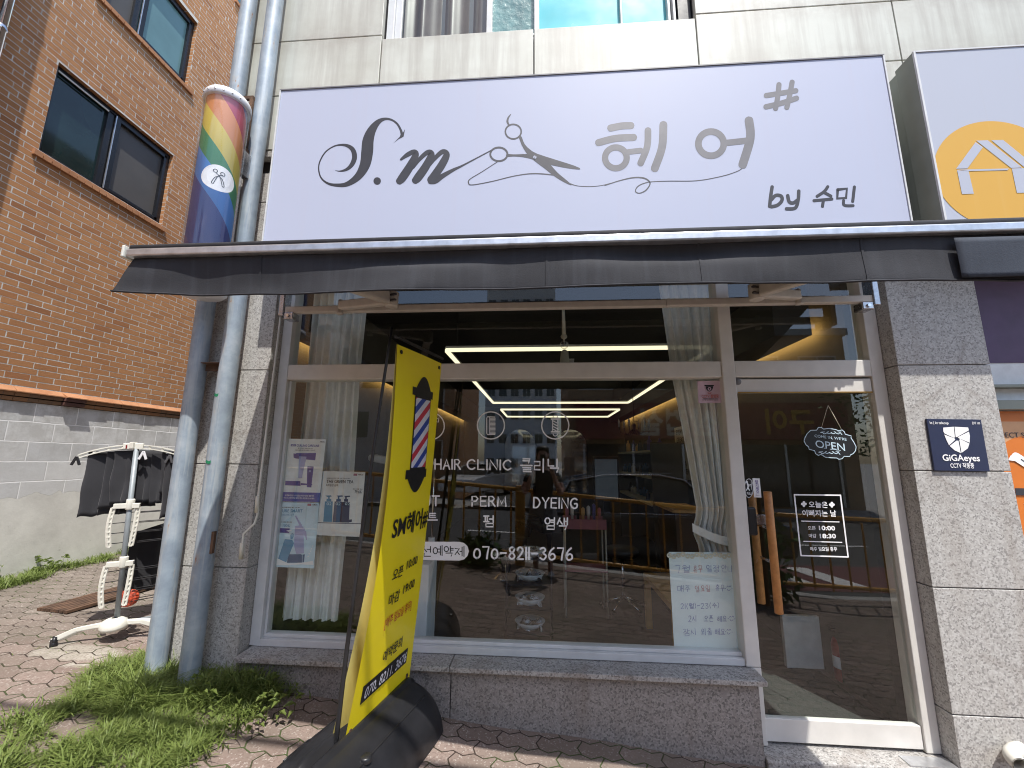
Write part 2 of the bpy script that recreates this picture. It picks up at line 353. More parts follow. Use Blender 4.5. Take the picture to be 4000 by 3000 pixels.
def m_panel():                        # cream stone cladding, grime running down and along the joints
    t = NT('stone_cladding'); xs = t.xyz()
    st = t.noise(1, 5, .65, t.vec(t.math('MULTIPLY', xs[0], 9), 0.0, t.math('MULTIPLY', xs[2], .55)))
    big = t.noise(1.1, 5, .6); c = t.ramp(big, [(.36, (.455, .455, .40)), (.56, (.555, .57, .515))])
    c = t.mix(t.math('MULTIPLY', t.ramp(st, [(.44, (0,) * 3), (.64, (1,) * 3)]), .65), c, (.36, .345, .305))
    # grime near the horizontal joints
    zz = t.math('PINGPONG', t.math('ADD', xs[2], .27 + .24 * 0), .245)
    e = t.math('SUBTRACT', 1.0, t.math('MULTIPLY', t.math('ABSOLUTE', t.math('SUBTRACT', xs[2], 4.44)), 5.5))
    e2 = t.math('SUBTRACT', 1.0, t.math('MULTIPLY', t.math('ABSOLUTE', t.math('SUBTRACT', xs[2], 4.95)), 7.0))
    e = t.math('MAXIMUM', e, e2); f = t.math('MULTIPLY', t.math('MAXIMUM', e, 0.0), t.ramp(t.noise(5, 5, .7), [(.38, (0,) * 3), (.62, (.7,) * 3)]))
    c = t.mix(f, c, (.34, .315, .275))
    sp = t.ramp(t.noise(14, 4, .7), [(.70, (0,) * 3), (.74, (.6,) * 3)]); c = t.mix(sp, c, (.33, .30, .25))
    MC['panel'] = t.fin(c, .5, 0, t.bump(t.noise(25, 3), .05), .5)
m_panel()
def m_brick(name='brick', plane='yz', geo=False):
    t = NT('orange_' + name); xs = t.xyz(); u = xs[1] if plane == 'yz' else xs[0]
    wob = t.math('MULTIPLY', t.math('SUBTRACT', t.noise(3.5, 3), .5), .008)
    if geo:
        fc = t.n('Attribute', None, attribute_name='tone').outputs['Fac']; mo = None
    else:
        b = t.n('TexBrick', {'Vector': t.vec(u, t.math('ADD', xs[2], wob)), 'Color1': (.0, .0, .0, 1), 'Color2': (1, 1, 1, 1), 'Scale': 1.0, 'Mortar Size': .0052, 'Mortar Smooth': .25, 'Brick Width': .215, 'Row Height': .0655}, offset=.5); fc = b.outputs[0]; mo = b.outputs[1]
    c = t.ramp(fc, [(0, (.40, .20, .09)), (.25, (.47, .245, .112)), (.75, (.52, .275, .128)), (.93, (.43, .21, .095)), (1, (.31, .145, .07))])
    c = t.mix(t.math('MULTIPLY', t.noise(60, 5, .75), .45), c, (.35, .145, .055)); big = t.noise(.9, 4, .6)
    c = t.mix(t.ramp(big, [(.4, (.28,) * 3), (.65, (0,) * 3)]), c, (.30, .13, .055))
    st = t.noise(1, 4, .6, t.vec(0.0, t.math('MULTIPLY', u, 7), t.math('MULTIPLY', xs[2], .5)))
    c = t.mix(t.math('MULTIPLY', t.ramp(st, [(.52, (0,) * 3), (.72, (1,) * 3)]), .28), c, (.22, .12, .07))
    if mo is not None: c = t.mix(mo, c, (.5, .48, .44))
    h = t.math('MULTIPLY', t.noise(90, 4, .7), .5) if geo else t.math('SUBTRACT', t.math('MULTIPLY', t.noise(55, 4), .25), mo)
    MC[name] = t.fin(c, .85, 0, t.bump(h, .5, .004 if geo else .008), .25)
m_brick(); m_brick('brick_geo', geo=True)
t = NT('brick_mortar'); MC['mortar'] = t.fin(t.ramp(t.noise(9, 5, .7), [(.3, (.46, .44, .40)), (.7, (.70, .68, .63))]), .9, 0, t.bump(t.noise(120, 3), .4), .2)
def m_block():
    t = NT('concrete_block'); xs = t.xyz()
    wob = t.math('MULTIPLY', t.math('SUBTRACT', t.noise(2.2, 3), .5), .03)
    v = t.vec(t.math('ADD', xs[1], .14), t.math('ADD', t.math('ADD', xs[2], .026), wob))
    b = t.n('TexBrick', {'Vector': v, 'Color1': (0, 0, 0, 1), 'Color2': (1, 1, 1, 1), 'Scale': 1.0, 'Mortar Size': .006, 'Mortar Smooth': .3, 'Brick Width': .405, 'Row Height': .2}, offset=.5)
    c = t.ramp(b.outputs[0], [(0, (.58, .585, .58)), (1, (.70, .70, .68))])
    dark = t.ramp(t.noise(3.2, 6, .72), [(.42, (0,) * 3), (.58, (1,) * 3)]); up = t.ramp(t.math('MULTIPLY', t.math('SUBTRACT', xs[2], 1.45), 1.5), [(0, (.12,) * 3), (1, (.5,) * 3)])
    c = t.mix(t.math('MULTIPLY', dark, up), c, (.30, .285, .25))
    drip = t.noise(1, 4, .6, t.vec(0.0, t.math('MULTIPLY', xs[1], 9), t.math('MULTIPLY', xs[2], .7)))
    c = t.mix(t.math('MULTIPLY', t.math('MULTIPLY', t.ramp(drip, [(.55, (0,) * 3), (.7, (1,) * 3)]), up), .7), c, (.20, .185, .155))
    mor = t.ramp(b.outputs[1], [(0, (0,) * 3), (1, (1,) * 3)]); c = t.mix(mor, c, (.88, .88, .86))
    # smooth render over the lowest courses, with a ragged top edge
    edge = t.math('ADD', t.math('ADD', xs[2], t.math('MULTIPLY', t.math('SUBTRACT', t.noise(4, 3), .5), .22)), t.math('MULTIPLY', xs[1], -.06))
    rn = t.ramp(edge, [(.0, (1,) * 3), (1, (1,) * 3)])
    low = t.math('LESS_THAN', edge, 1.14)
    pl = t.ramp(t.noise(1.6, 6, .65), [(.36, (.58, .57, .52)), (.6, (.75, .74, .68))]); crack = t.ramp(t.noise(7, 5, .75), [(.64, (0,) * 3), (.7, (.6,) * 3)])
    pl = t.mix(crack, pl, (.3, .28, .24)); c = t.mix(low, c, pl)
    h = t.math('ADD', t.math('MULTIPLY', t.math('SUBTRACT', 1.0, b.outputs[1]), t.math('SUBTRACT', 1.0, low)), t.math('MULTIPLY', t.noise(30, 4), .3))
    MC['block'] = t.fin(c, .9, 0, t.bump(h, .6, .008), .2)
m_block()
def m_paver():
    t = NT('interlocking_paver'); xs = t.xyz()
    def tri(x, per, amp): return t.math('MULTIPLY', t.math('SUBTRACT', t.math('PINGPONG', x, per / 2), per / 4), amp * 4 / per)
    wob = t.n('TexNoise', {'Vector': t.co, 'Scale': .9}).outputs[1]; wx = t.xyz(wob)
    u = t.math('ADD', xs[0], t.math('MULTIPLY', wx[0], .06)); v = t.math('ADD', xs[1], t.math('MULTIPLY', wx[1], .06))
    uu = t.math('ADD', u, tri(v, .112, .013)); vv = t.math('ADD', v, tri(u, .112, .013))
    b = t.n('TexBrick', {'Vector': t.vec(uu, vv), 'Color1': (0, 0, 0, 1), 'Color2': (1, 1, 1, 1), 'Scale': 1.0, 'Mortar Size': .0046, 'Mortar Smooth': .4, 'Brick Width': .224, 'Row Height': .112}, offset=.5)
    c = t.ramp(b.outputs[0], [(0, (.175, .130, .110)), (.5, (.215, .162, .138)), (1, (.255, .195, .168))])
    g = t.ramp(b.outputs[0], [(0, (.135, .115, .095)), (1, (.23, .20, .17))])
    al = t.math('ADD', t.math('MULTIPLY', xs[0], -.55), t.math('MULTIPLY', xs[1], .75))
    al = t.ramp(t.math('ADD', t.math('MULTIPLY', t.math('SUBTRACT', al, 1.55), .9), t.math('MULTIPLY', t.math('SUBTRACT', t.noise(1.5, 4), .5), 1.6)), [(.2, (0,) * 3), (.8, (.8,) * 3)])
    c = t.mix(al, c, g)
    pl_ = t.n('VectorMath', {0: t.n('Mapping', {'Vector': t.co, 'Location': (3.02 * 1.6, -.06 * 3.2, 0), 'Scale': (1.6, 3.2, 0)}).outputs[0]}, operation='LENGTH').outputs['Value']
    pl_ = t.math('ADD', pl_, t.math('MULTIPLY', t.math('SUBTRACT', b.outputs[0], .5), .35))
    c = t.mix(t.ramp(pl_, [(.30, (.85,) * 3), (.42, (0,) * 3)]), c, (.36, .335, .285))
    grit = t.n('TexVoronoi', {'Vector': t.co, 'Scale': 130.0}).outputs['Color']; gx = t.xyz(grit)[1]
    c = t.mix(t.ramp(gx, [(.88, (0,) * 3), (.95, (.5,) * 3)]), c, (.46, .42, .38)); c = t.mix(t.ramp(gx, [(.1, (.45,) * 3), (.2, (0,) * 3)]), c, (.13, .09, .075))
    dirt = t.ramp(t.noise(2.3, 6, .7), [(.40, (0,) * 3), (.66, (.7,) * 3)]); c = t.mix(dirt, c, (.155, .13, .105))
    moss = t.ramp(t.noise(3.1, 4, .6), [(.45, (0,) * 3), (.6, (1,) * 3)]); jc = t.mix(moss, (.05, .035, .028), (.055, .075, .025))
    c = t.mix(b.outputs[1], c, jc)
    h = t.math('ADD', t.math('SUBTRACT', 1.0, b.outputs[1]), t.math('MULTIPLY', t.noise(160, 3), .3))
    MC['paver'] = t.fin(c, .85, 0, t.bump(h, .8, .006), .3)
m_paver()
def m_galv():
    t = NT('galvanised_pipe'); xs = t.xyz(); n = t.noise(6, 5, .65)
    c = t.ramp(n, [(.3, (.21, .26, .315)), (.52, (.29, .35, .41)), (.72, (.40, .455, .50))])
    st = t.noise(1, 4, .7, t.vec(t.math('MULTIPLY', xs[0], 22), t.math('MULTIPLY', xs[1], 22), t.math('MULTIPLY', xs[2], 1.6)))
    c = t.mix(t.math('MULTIPLY', t.ramp(st, [(.5, (0,) * 3), (.62, (1,) * 3)]), .5), c, (.46, .49, .49))
    ru = t.noise(1, 5, .7, t.vec(t.math('MULTIPLY', xs[0], 14), t.math('MULTIPLY', xs[1], 14), t.math('MULTIPLY', xs[2], 3.2)))
    c = t.mix(t.ramp(ru, [(.655, (0,) * 3), (.70, (1,) * 3)]), c, (.27, .11, .045)); c = t.mix(t.ramp(ru, [(.60, (0,) * 3), (.66, (.3,) * 3), (.70, (0,) * 3)]), c, (.45, .35, .22))
    MC['galv'] = t.fin(c, .5, .1, t.bump(t.noise(18, 4), .08), .5)
m_galv()
def m_fabric(name, col, sc=900, var=.25, rough=.8, sheen=.0, fade=None):
    t = NT(name); xs = t.xyz(); n = t.noise(5, 5, .6)
    wv = t.noise(1, 2, .5, t.vec(t.math('MULTIPLY', xs[0], 160), t.math('MULTIPLY', xs[1], 160), t.math('MULTIPLY', xs[2], 420)))
    c = t.ramp(n, [(.25, tuple(x * (1 - var) for x in col)), (.75, tuple(x * (1 + var) for x in col))])
    c = t.mix(t.math('MULTIPLY', wv, .25), c, tuple(min(1, x * 1.8) for x in col))
    if fade: c = t.mix(t.ramp(t.noise(1, 4, .6, t.vec(t.math('MULTIPLY', xs[0], 16), 0.0, t.math('MULTIPLY', xs[2], 1.2))), [(.5, (0,) * 3), (.8, (.6,) * 3)]), c, fade)
    MC[name] = t.fin(c, rough, 0, t.bump(wv, .1), .3, **({'Sheen Weight': sheen} if sheen else {})); return MC[name]
m_fabric('awning_cloth', (.030, .031, .036), fade=(.062, .066, .078)); m_fabric('blue_cloth', (.036, .043, .058), fade=(.07, .082, .10)); m_fabric('towel_cloth', (.024, .024, .028), sheen=.2)
def m_sheet(name, col, streak, rough=.55):   # printed vinyl sign face with faint rain streaks
    t = NT(name); xs = t.xyz(); st = t.noise(1, 4, .6, t.vec(t.math('MULTIPLY', xs[0], 13), 0.0, t.math('MULTIPLY', xs[2], .35)))
    c = t.mix(t.math('MULTIPLY', t.ramp(st, [(.55, (0,) * 3), (.8, (1,) * 3)]), .3), col, streak)
    c = t.mix(t.math('MULTIPLY', t.noise(1.4, 3), .22), c, tuple(x * .86 for x in col))
    MC[name] = t.fin(c, rough, 0, t.bump(t.noise(2.2, 2), .02), .3); return MC[name]
m_sheet('sign_face', (.455, .49, .615), (.475, .455, .545)); m_sheet('house_sign_face', (.43, .46, .54), (.43, .42, .40)); m_sheet('sign_amber', (.62, .36, .07), (.66, .45, .18))
mat('cream_frame', (.66, .64, .60), .4, var=.06, bump=.02, bsc=30); mat('white_frame', (.62, .63, .63), .38, var=.07, bump=.02, bsc=30)
mat('alu', (.62, .63, .65), .35, .85, var=.15, sc=20); mat('steel', (.5, .5, .52), .25, .9, var=.2, sc=30); mat('arm_cream', (.60, .555, .50), .42, var=.08, sc=14)
mat('black_metal', (.018, .018, .02), .45); mat('black_plastic', (.014, .014, .016), .38, var=.3, sc=7, bump=.05, bsc=40); mat('dark_frame', (.012, .013, .016), .3)
mat('white_plastic', (.66, .65, .58), .45, var=.08); mat('rack_steel', (.25, .28, .30), .45, .1); mat('rust', (.10, .055, .032), .85, var=.5, sc=14, bump=.4, bsc=50)
mat('ink_dark', (.035, .035, .042), .45); mat('ink_mid', (.075, .073, .078), .42); mat('ink_grey', (.17, .168, .178), .42); mat('ink_white', (.87, .87, .87), .5, var=.04); mat('ink_black', (.012, .012, .013), .45)
mat('paper', (.70, .77, .78), .6, var=.03); mat('ink_blue', (.20, .22, .46), .6); mat('ink_red', (.52, .16, .16), .6); mat('ink_purple', (.20, .15, .34), .6)
mat('yellow_vinyl', (.84, .68, .012), .35, var=.04, sc=3); mat('yellow_back', (.74, .64, .22), .4, var=.05); mat('pole_red', (.52, .035, .06), .4); mat('pole_blue', (.025, .06, .30), .4); mat('pole_white', (.62, .62, .68), .4)
mat('brass', (.42, .24, .07), .35, .9); mat('navy', (.018, .024, .065), .35, var=.05); mat('wood_handle', (.46, .20, .06), .45, var=.2, sc=30); mat('light_wood', (.66, .40, .15), .5, var=.15, sc=12)
mat('teal_glass', (.13, .24, .255), .12, var=.12, sc=1.5, spec=.6); mat('dark_pane', (.014, .03, .03), .08, var=.3, sc=2, spec=.7); mat('insect_screen', (.085, .08, .075), .5, var=.1, sc=2)
mat('cyan_film', (.10, .50, .56), .25, var=.1, sc=2); mat('brown_curtain', (.10, .07, .055), .4, var=.3, sc=3)
mat('interior_wall', (.075, .072, .062), .75, var=.06, sc=3); mat('interior_dark', (.010, .010, .011), .7); mat('interior_floor', (.030, .028, .025), .4, var=.2, sc=5); mat('mat_dark', (.03, .032, .03), .8, var=.3, sc=40)
mat('asphalt', (.055, .055, .056), .85, var=.2, sc=30, bump=.2, bsc=120); mat('concrete', (.34, .335, .32), .85, var=.12, sc=6); mat('maroon_asphalt', (.14, .05, .05), .85, var=.15, sc=20); mat('road_white', (.7, .7, .68), .7, var=.1, sc=15); mat('road_yellow', (.6, .36, .04), .7)
mat('fence_yellow', (.60, .31, .05), .4, var=.1); mat('car_dark', (.10, .105, .112), .14, .5, spec=.9); mat('car_white', (.74, .75, .76), .15, spec=.7); mat('tyre', (.012, .012, .012), .8); mat('car_glass', (.02, .025, .028), .05, spec=.9); mat('lamp_glass', (.6, .62, .65), .1)
mat('grey_siding', (.62, .61, .58), .6, var=.1); mat('tower_white', (.60, .61, .63), .7, var=.05); mat('red_board', (.24, .045, .04), .45); mat('tan_render', (.42, .28, .17), .8)
mat('skin', (.50, .31, .235), .5, var=.05); mat('shirt_black', (.02, .02, .023), .8); mat('skirt_grey', (.17, .16, .165), .8); mat('hair_black', (.012, .010, .009), .4); mat('pink', (.36, .12, .17), .5); mat('white_gloss', (.72, .72, .74), .25, var=.04); mat('chrome', (.7, .7, .72), .12, 1.0); mat('mirror', (.22, .22, .22), .06, 1.0); mat('extinguisher_red', (.22, .006, .010), .35)
mat('leaf', (.055, .12, .022), .55, var=.35, sc=3); mat('bottle_blue', (.10, .30, .48), .4); mat('bottle_navy', (.03, .10, .22), .4); mat('bottle_ink', (.022, .03, .09), .4); mat('tube_violet', (.10, .085, .30), .4); mat('tube_lilac', (.38, .40, .62), .4); mat('band_indigo', (.085, .10, .36), .5); mat('sky_print', (.58, .74, .83), .55, var=.12, sc=9); mat('poster_grey', (.76, .78, .78), .55); mat('lace', (.62, .58, .47), .8)
mat('purple_board', (.085, .045, .11), .5); mat('orange_print', (.62, .17, .02), .45, var=.05); mat('peach_print', (.62, .34, .17), .45); mat('sticker_pink', (.62, .46, .56), .45, var=.03); mat('pvc', (.60, .58, .52), .4); mat('screen_glow', (.05, .06, .07), .2)
def m_curtain():
    t = NT('sheer_curtain'); n = t.noise(30, 3)
    c = t.ramp(n, [(.3, (.86, .86, .84)), (.7, (.95, .95, .93))])
    d = t.n('BsdfDiffuse', {'Color': c}).outputs[0]; tl = t.n('BsdfTranslucent', {'Color': c}).outputs[0]; tp = t.n('BsdfTransparent').outputs[0]
    a = t.n('MixShader', {0: .1, 1: d, 2: tl}).outputs[0]; b = t.n('MixShader', {0: .04, 1: a, 2: tp}); t.t.links.new(b.outputs[0], t.out.inputs[0]); MC['curtain'] = t.m
m_curtain()

# ================================================================== THE SETTING
XL, XW, XM, XP, XE = -2.42, -1.887, 1.226, 2.203, 2.735   # building edge, window start, mullion, right pier, neighbour's window
YG = 0.135                                                 # window glass
# ground far and wide, road, pavement
mb = MB(); mb.grid(40, 40, lambda u, v: (-300 + 600 * u, -300 + 600 * v, -0.75), False); structure(mb.build('ground', MC['concrete']))
def road_z(x, y): return gz(x, 0) * .35 - 0.36 - .004 * abs(y + 8)
mb = MB(); mb.grid(60, 12, lambda u, v: (-42 + 84 * u, -13.2 + 9.3 * v, road_z(-42 + 84 * u, -13.2 + 9.3 * v))); structure(mb.build('road', MC['asphalt']))
mb = MB(); mb.grid(60, 2, lambda u, v: (-42 + 84 * u, -6.4 + 1.7 * v, road_z(-42 + 84 * u, -6.4 + 1.7 * v) + .005)); structure(mb.build('cycle_lane', MC['maroon_asphalt']))
def kerb(y0, y1, nm):
    mb = MB(); n = 40
    for i in range(n):
        xa, xb = -42 + 84 * i / n, -42 + 84 * (i + 1) / n - .012
        za, zb = gz(xa, -y1) - .012 * 0, gz(xb)
        mb.add([(xa, y0, gz(xa, y0) + .004), (xb, y0, gz(xb, y0) + .004), (xb, y1, gz(xb, y1) + .004), (xa, y1, gz(xa, y1) + .004), (xa, y0, -.8), (xb, y0, -.8), (xb, y1, -.8), (xa, y1, -.8)],
               [(0, 1, 2, 3), (4, 5, 1, 0), (3, 2, 6, 7), (0, 3, 7, 4), (1, 5, 6, 2)])
    structure(mb.build(nm, MC['concrete'], bevel=.012))
kerb(-3.9, -3.72, 'kerb')
mb = MB()
for k in range(9): mb.add([(-30 + k * 7, -8.6, road_z(-30 + k * 7, -8.6) + .006), (-27 + k * 7, -8.6, road_z(-27 + k * 7, -8.6) + .006), (-27 + k * 7, -8.45, road_z(-27 + k * 7, -8.45) + .006), (-30 + k * 7, -8.45, road_z(-30 + k * 7, -8.45) + .006)], [(0, 1, 2, 3)])
for k in range(26):
    x = -14 + k * .75
    mb.add([(x, -6.2, road_z(x, -6.2) + .011), (x + .42, -6.2, road_z(x + .42, -6.2) + .011), (x + .72, -5.0, road_z(x + .7, -5) + .011), (x + .3, -5.0, road_z(x + .3, -5) + .011)], [(0, 1, 2, 3)])
structure(mb.build('road_marking', MC['road_white']))
def pave_z(x, y): return gz(x, y) + .012 * mnoise.noise(Vector((x * 1.7, y * 1.7, 0))) + .004 * mnoise.noise(Vector((x * 6, y * 6, 3)))
mb = MB()
mb.grid(260, 60, lambda u, v: (-9 + 13 * u, -3.715 + 3.72 * v, pave_z(-9 + 13 * u, -3.715 + 3.72 * v)))
mb.grid(70, 180, lambda u, v: (-5.32 + 2.92 * u, .005 + 13 * v, pave_z(-5.32 + 2.92 * u, .005 + 13 * v)))
mb.grid(16, 8, lambda u, v: (-42 + 33 * u, -3.715 + 3.72 * v, pave_z(-42 + 33 * u, -3.715 + 3.72 * v))); mb.grid(16, 8, lambda u, v: (4 + 38 * u, -3.715 + 3.72 * v, pave_z(4 + 38 * u, -3.715 + 3.72 * v)))
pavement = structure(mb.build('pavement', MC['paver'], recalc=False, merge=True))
mb = MB(); mb.grid(40, 3, lambda u, v: (-42 + 84 * u, -15.5 + 2.3 * v, road_z(-42 + 84 * u, -13.3) + .14)); structure(mb.build('far_pavement', MC['concrete']))

# ---- the shop building: granite ground floor, cream stone above
B = thing('shop_building', 'pale stone clad building with a grey granite ground floor holding the hair salon', 'building', (0, 0, 0))
def slabs(name, x0, x1, zs, y0=0.0, y1=.32, m='pier_granite', gap=.003):
    for za, zb in zip(zs[:-1], zs[1:]):
        q = MB(); q.box(x0, x1, y0, y1, za + gap, zb - gap); q.build(name, MC[m], B, bevel=.003)
Z = [-.5, .30, .945, 1.594, 2.236, 2.88, 3.52, 3.955]
slabs('pier', XL, XW, Z[:-1] + [3.765]); slabs('pier', XL, XW, [3.90, 3.955]); slabs('pier', XP, XE, Z)
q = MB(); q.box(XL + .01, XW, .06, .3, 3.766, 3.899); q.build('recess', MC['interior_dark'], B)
slabs('lintel', XW + .002, XM, [3.0, 3.955]); slabs('lintel', XM + .004, XP - .002, [3.0, 3.955]); slabs('lintel', XE + .002, 6.5, [2.95, 3.955])
slabs('plinth', XW + .003, -.55, [-.4, .413], m='plinth_granite'); slabs('plinth', -.545, 1.205, [-.4, .413], m='plinth_granite')
slabs('plinth', XE + .003, 6.5, [-.5, .40], y0=.0, m='plinth_granite')
for xa, xb in ((-1.872, -.552), (-.548, 1.232)):
    q = MB(); q.add([(x, y, z) for x in (xa, xb) for y, z in ((-.05, .417), (-.05, .445), (.22, .452), (.22, .417))], [(0, 1, 2, 3), (7, 6, 5, 4), (0, 4, 5, 1), (1, 5, 6, 2), (2, 6, 7, 3), (3, 7, 4, 0)])
    q.build('window_sill', MC['sill_granite'], B, bevel=.004)
q = MB(); q.box(1.209, 2.2, -.02, .30, -.4, .045); q.build('door_step', MC['sill_granite'], B, bevel=.01)
q = MB(); q.box(1.95, 2.19, -.005, .075, .046, .05); q.build('threshold_plate', MC['alu'], B)
# mortar behind the open joints, then the storeys
q = MB(); q.box(XL + .02, XW - .01, .02, .3, -.4, 3.76); q.build('joint_filler', MC['road_white'], B); q = MB(); q.box(XP + .02, XE - .02, .02, .3, -.4, 3.94); q.build('joint_filler', MC['road_white'], B)
def panel(x0, x1, z0, z1, y0=0.0):
    q = MB(); q.box(x0 + .004, x1 - .004, y0, y0 + .05, z0 + .004, z1 - .004); q.build('cladding_panel', MC['panel'], B, bevel=.004)
XU = [XL, -1.254, -.052, 1.16, 2.55, 3.75, 4.95, 6.5]
for i, (a, b) in enumerate(zip(XU[:-1], XU[1:])):
    win = i in (1, 2)
    for za, zb in ((3.962, 4.44), (4.44, 4.948), (4.948, 6.15), (6.15, 6.8)):
        if win and za > 4.9 and za < 6: continue
        if win and za > 4.4 and za < 4.9: zb = 4.915
        if win and za < 4.4: panel(a, b, 3.962, 4.915); continue
        if win and 4.4 < za < 4.9: continue
        panel(a, b, za, zb, y0=.0 if not win else .004)
q = MB(); q.box(XL + .01, -1.26, .053, .35, 3.9, 6.8); q.box(1.165, 6.5, .053, .35, 3.9, 6.8); q.box(-1.26, 1.165, .053, .35, 3.9, 4.9); q.box(-1.26, 1.165, .053, .35, 6.2, 6.8); q.build('wall', MC['ink_mid'], B)
q = MB(); q.box(XL, XL + .05, .33, 8.8, -.4, 6.8); q.box(XL, 6.5, 8.8, 8.85, -.4, 6.8); q.box(6.45, 6.5, .35, 8.8, -.4, 6.8); q.build('side_wall', MC['pier_granite'], B)
q = MB(); q.box(XL - .1, 6.6, -.1, 8.9, 6.8, 7.0); q.build('roof', MC['concrete'], B)
# upstairs window: white frames, dark curtain, crinkled film, turquoise film
W = MB(); zt = 6.15; yf = .05
for xa, xb in ((-1.245, -1.185), (-.43, -.385), (-.05, -.01), (.62, .635), (.98, 1.0), (1.02, 1.04)): W.box(xa, xb, yf, yf + .07, 4.92, zt)
W.box(-1.245, 1.155, yf + .002, yf + .06, 4.917, 4.938); W.box(-1.185, -1.13, yf + .02, yf + .05, 4.92, zt)
wf = W.build('upper_window', MC['white_frame'], B, bevel=.004)
q = MB(); q.box(1.06, 1.155, yf + .01, yf + .08, 4.93, zt); q.build('dark_post', MC['dark_frame'], wf)
def pane(xa, xb, m, y, nm='pane'):
    q = MB(); q.box(xa, xb, y, y + .006, 4.93, zt); q.build(nm, MC[m] if m in MC else m, wf)
q = MB(); q.grid(60, 8, lambda u, v: (-1.16 + .76 * u, .19 + .05 * sin(u * 19) + .012 * sin(u * 41 + 2), 4.92 + 1.22 * v)); q.build('curtain', MC['brown_curtain'], wf)
q = MB(); q.add([(-1.13, .088, 4.93), (-.43, .088, 4.93), (-.43, .088, zt), (-1.13, .088, zt)], [(0, 1, 2, 3)]); q.build('pane', shopglass('upper_glass', .06), wf)
t = NT('crinkle_film'); n1 = t.noise(5, 4, .7); MC['crinkle'] = t.fin(t.ramp(n1, [(.4, (.10, .20, .20)), (.62, (.20, .36, .35)), (.8, (.5, .6, .58))]), .2, 0, t.bump(t.noise(22, 4), .6), .7)
pane(-.385, -.052, 'crinkle', .1); pane(-.01, .62, 'cyan_film', .085); pane(.635, .98, 'cyan_film', .092)
q = MB(); q.box(-1.25, 1.158, .24, .25, 4.9, 6.2); q.build('blind', MC['ink_dark'], wf)

# ---- brick neighbour on a concrete block base
XB = -5.3
N = thing('brick_building', 'orange brick apartment building on a grey concrete block base across the alley', 'building', (XB, 1, .4))
wins = [(.845, 2.30, 4.82, 5.912), (1.08, 2.335, 7.118, 8.24), (2.965, 4.2, 9.50, 10.6), (.80, 2.33, 9.50, 10.6), (4.0, 5.3, 4.82, 5.91), (3.9, 5.2, 7.118, 8.24)]
q = MB(); ys = sorted({-.32, 14} | {v for a in wins for v in a[:2]}); zs = sorted({2.30, 13.0} | {v for a in wins for v in a[2:]})
for ya, yb in zip(ys[:-1], ys[1:]):
    for za, zb in zip(zs[:-1], zs[1:]):
        if any(a[0] <= ya < a[1] and a[2] <= za < a[3] for a in wins): continue
        q.add([(XB, ya, za), (XB, yb, za), (XB, yb, zb), (XB, ya, zb)], [(0, 1, 2, 3)])
dep = .13; q.mi = 1
for a, b, c, d in wins:
    for p0, p1 in (((a, c), (b, c)), ((b, c), (b, d)), ((b, d), (a, d)), ((a, d), (a, c))):
        q.add([(XB, p0[0], p0[1]), (XB, p1[0], p1[1]), (XB - dep, p1[0], p1[1]), (XB - dep, p0[0], p0[1])], [(0, 1, 2, 3)])
q.build('mortar_bed', [MC['mortar'], MC['brick']], N)
q = MB(); tone = []; rec = .0009
def brick(y0, y1, z0, z1, tn):
    if y1 - y0 < .012 or z1 - z0 < .012: return
    j = [RND.uniform(-.0022, .0022) for _ in range(6)]; x = XB + rec + RND.uniform(-.0003, .0004)
    f = [(x, y0 + j[0], z0 + j[1]), (x, y1 + j[2], z0 + j[3]), (x, y1 + j[2], z1 + j[4]), (x, y0 + j[0], z1 + j[5])]
    q.add([(XB - .003, p[1], p[2]) for p in f] + f, [(4, 5, 6, 7), (0, 1, 5, 4), (1, 2, 6, 5), (2, 3, 7, 6), (3, 0, 4, 7)]); tone.extend([tn] * 8)
for r in range(130):
    z0 = 2.335 + r * .0655; z1 = z0 + .056; sh = (.1075 if r % 2 else 0) + RND.uniform(-.03, .03); y = -.25 + sh - .2
    while y < 3.6:
        wd = .2065 + RND.uniform(-.004, .004); segs = [(y, y + wd, z0, z1)]; y += wd + .0095
        for a, b, c, d in wins:
            ns = []
            for (ya, yb, za, zb) in segs:
                if yb <= a or ya >= b or zb <= c or za >= d: ns.append((ya, yb, za, zb)); continue
                if ya < a: ns.append((ya, a - .002, za, zb))
                if yb > b: ns.append((b + .002, yb, za, zb))
            segs = ns
        tn = RND.random() ** 1.1
        for s_ in segs: brick(max(s_[0], -.3), *s_[1:], tn)
bw_ = q.build('brick_wall', MC['brick_geo'], N, recalc=False, merge=False); at_ = bw_.data.attributes.new('tone', 'FLOAT', 'POINT'); at_.data.foreach_set('value', tone)
q = MB(); q.box(XB - 6, XB - .14, .02, 14, 2.2, 13); q.build('wall_core', MC['interior_dark'], N)
q = MB(); q.box(XB - 6, XB + .42, -6, -.306, -.5, 13.2); q.build('shadow_wing', MC['brick'], N)  # unseen wing, added and placed to cast the shadow edge on the brick wall
q = MB(); q.box(XB - 6, XB + .012, -.30, 14, -.6, 2.172); q.build('block_wall', MC['block'], N)
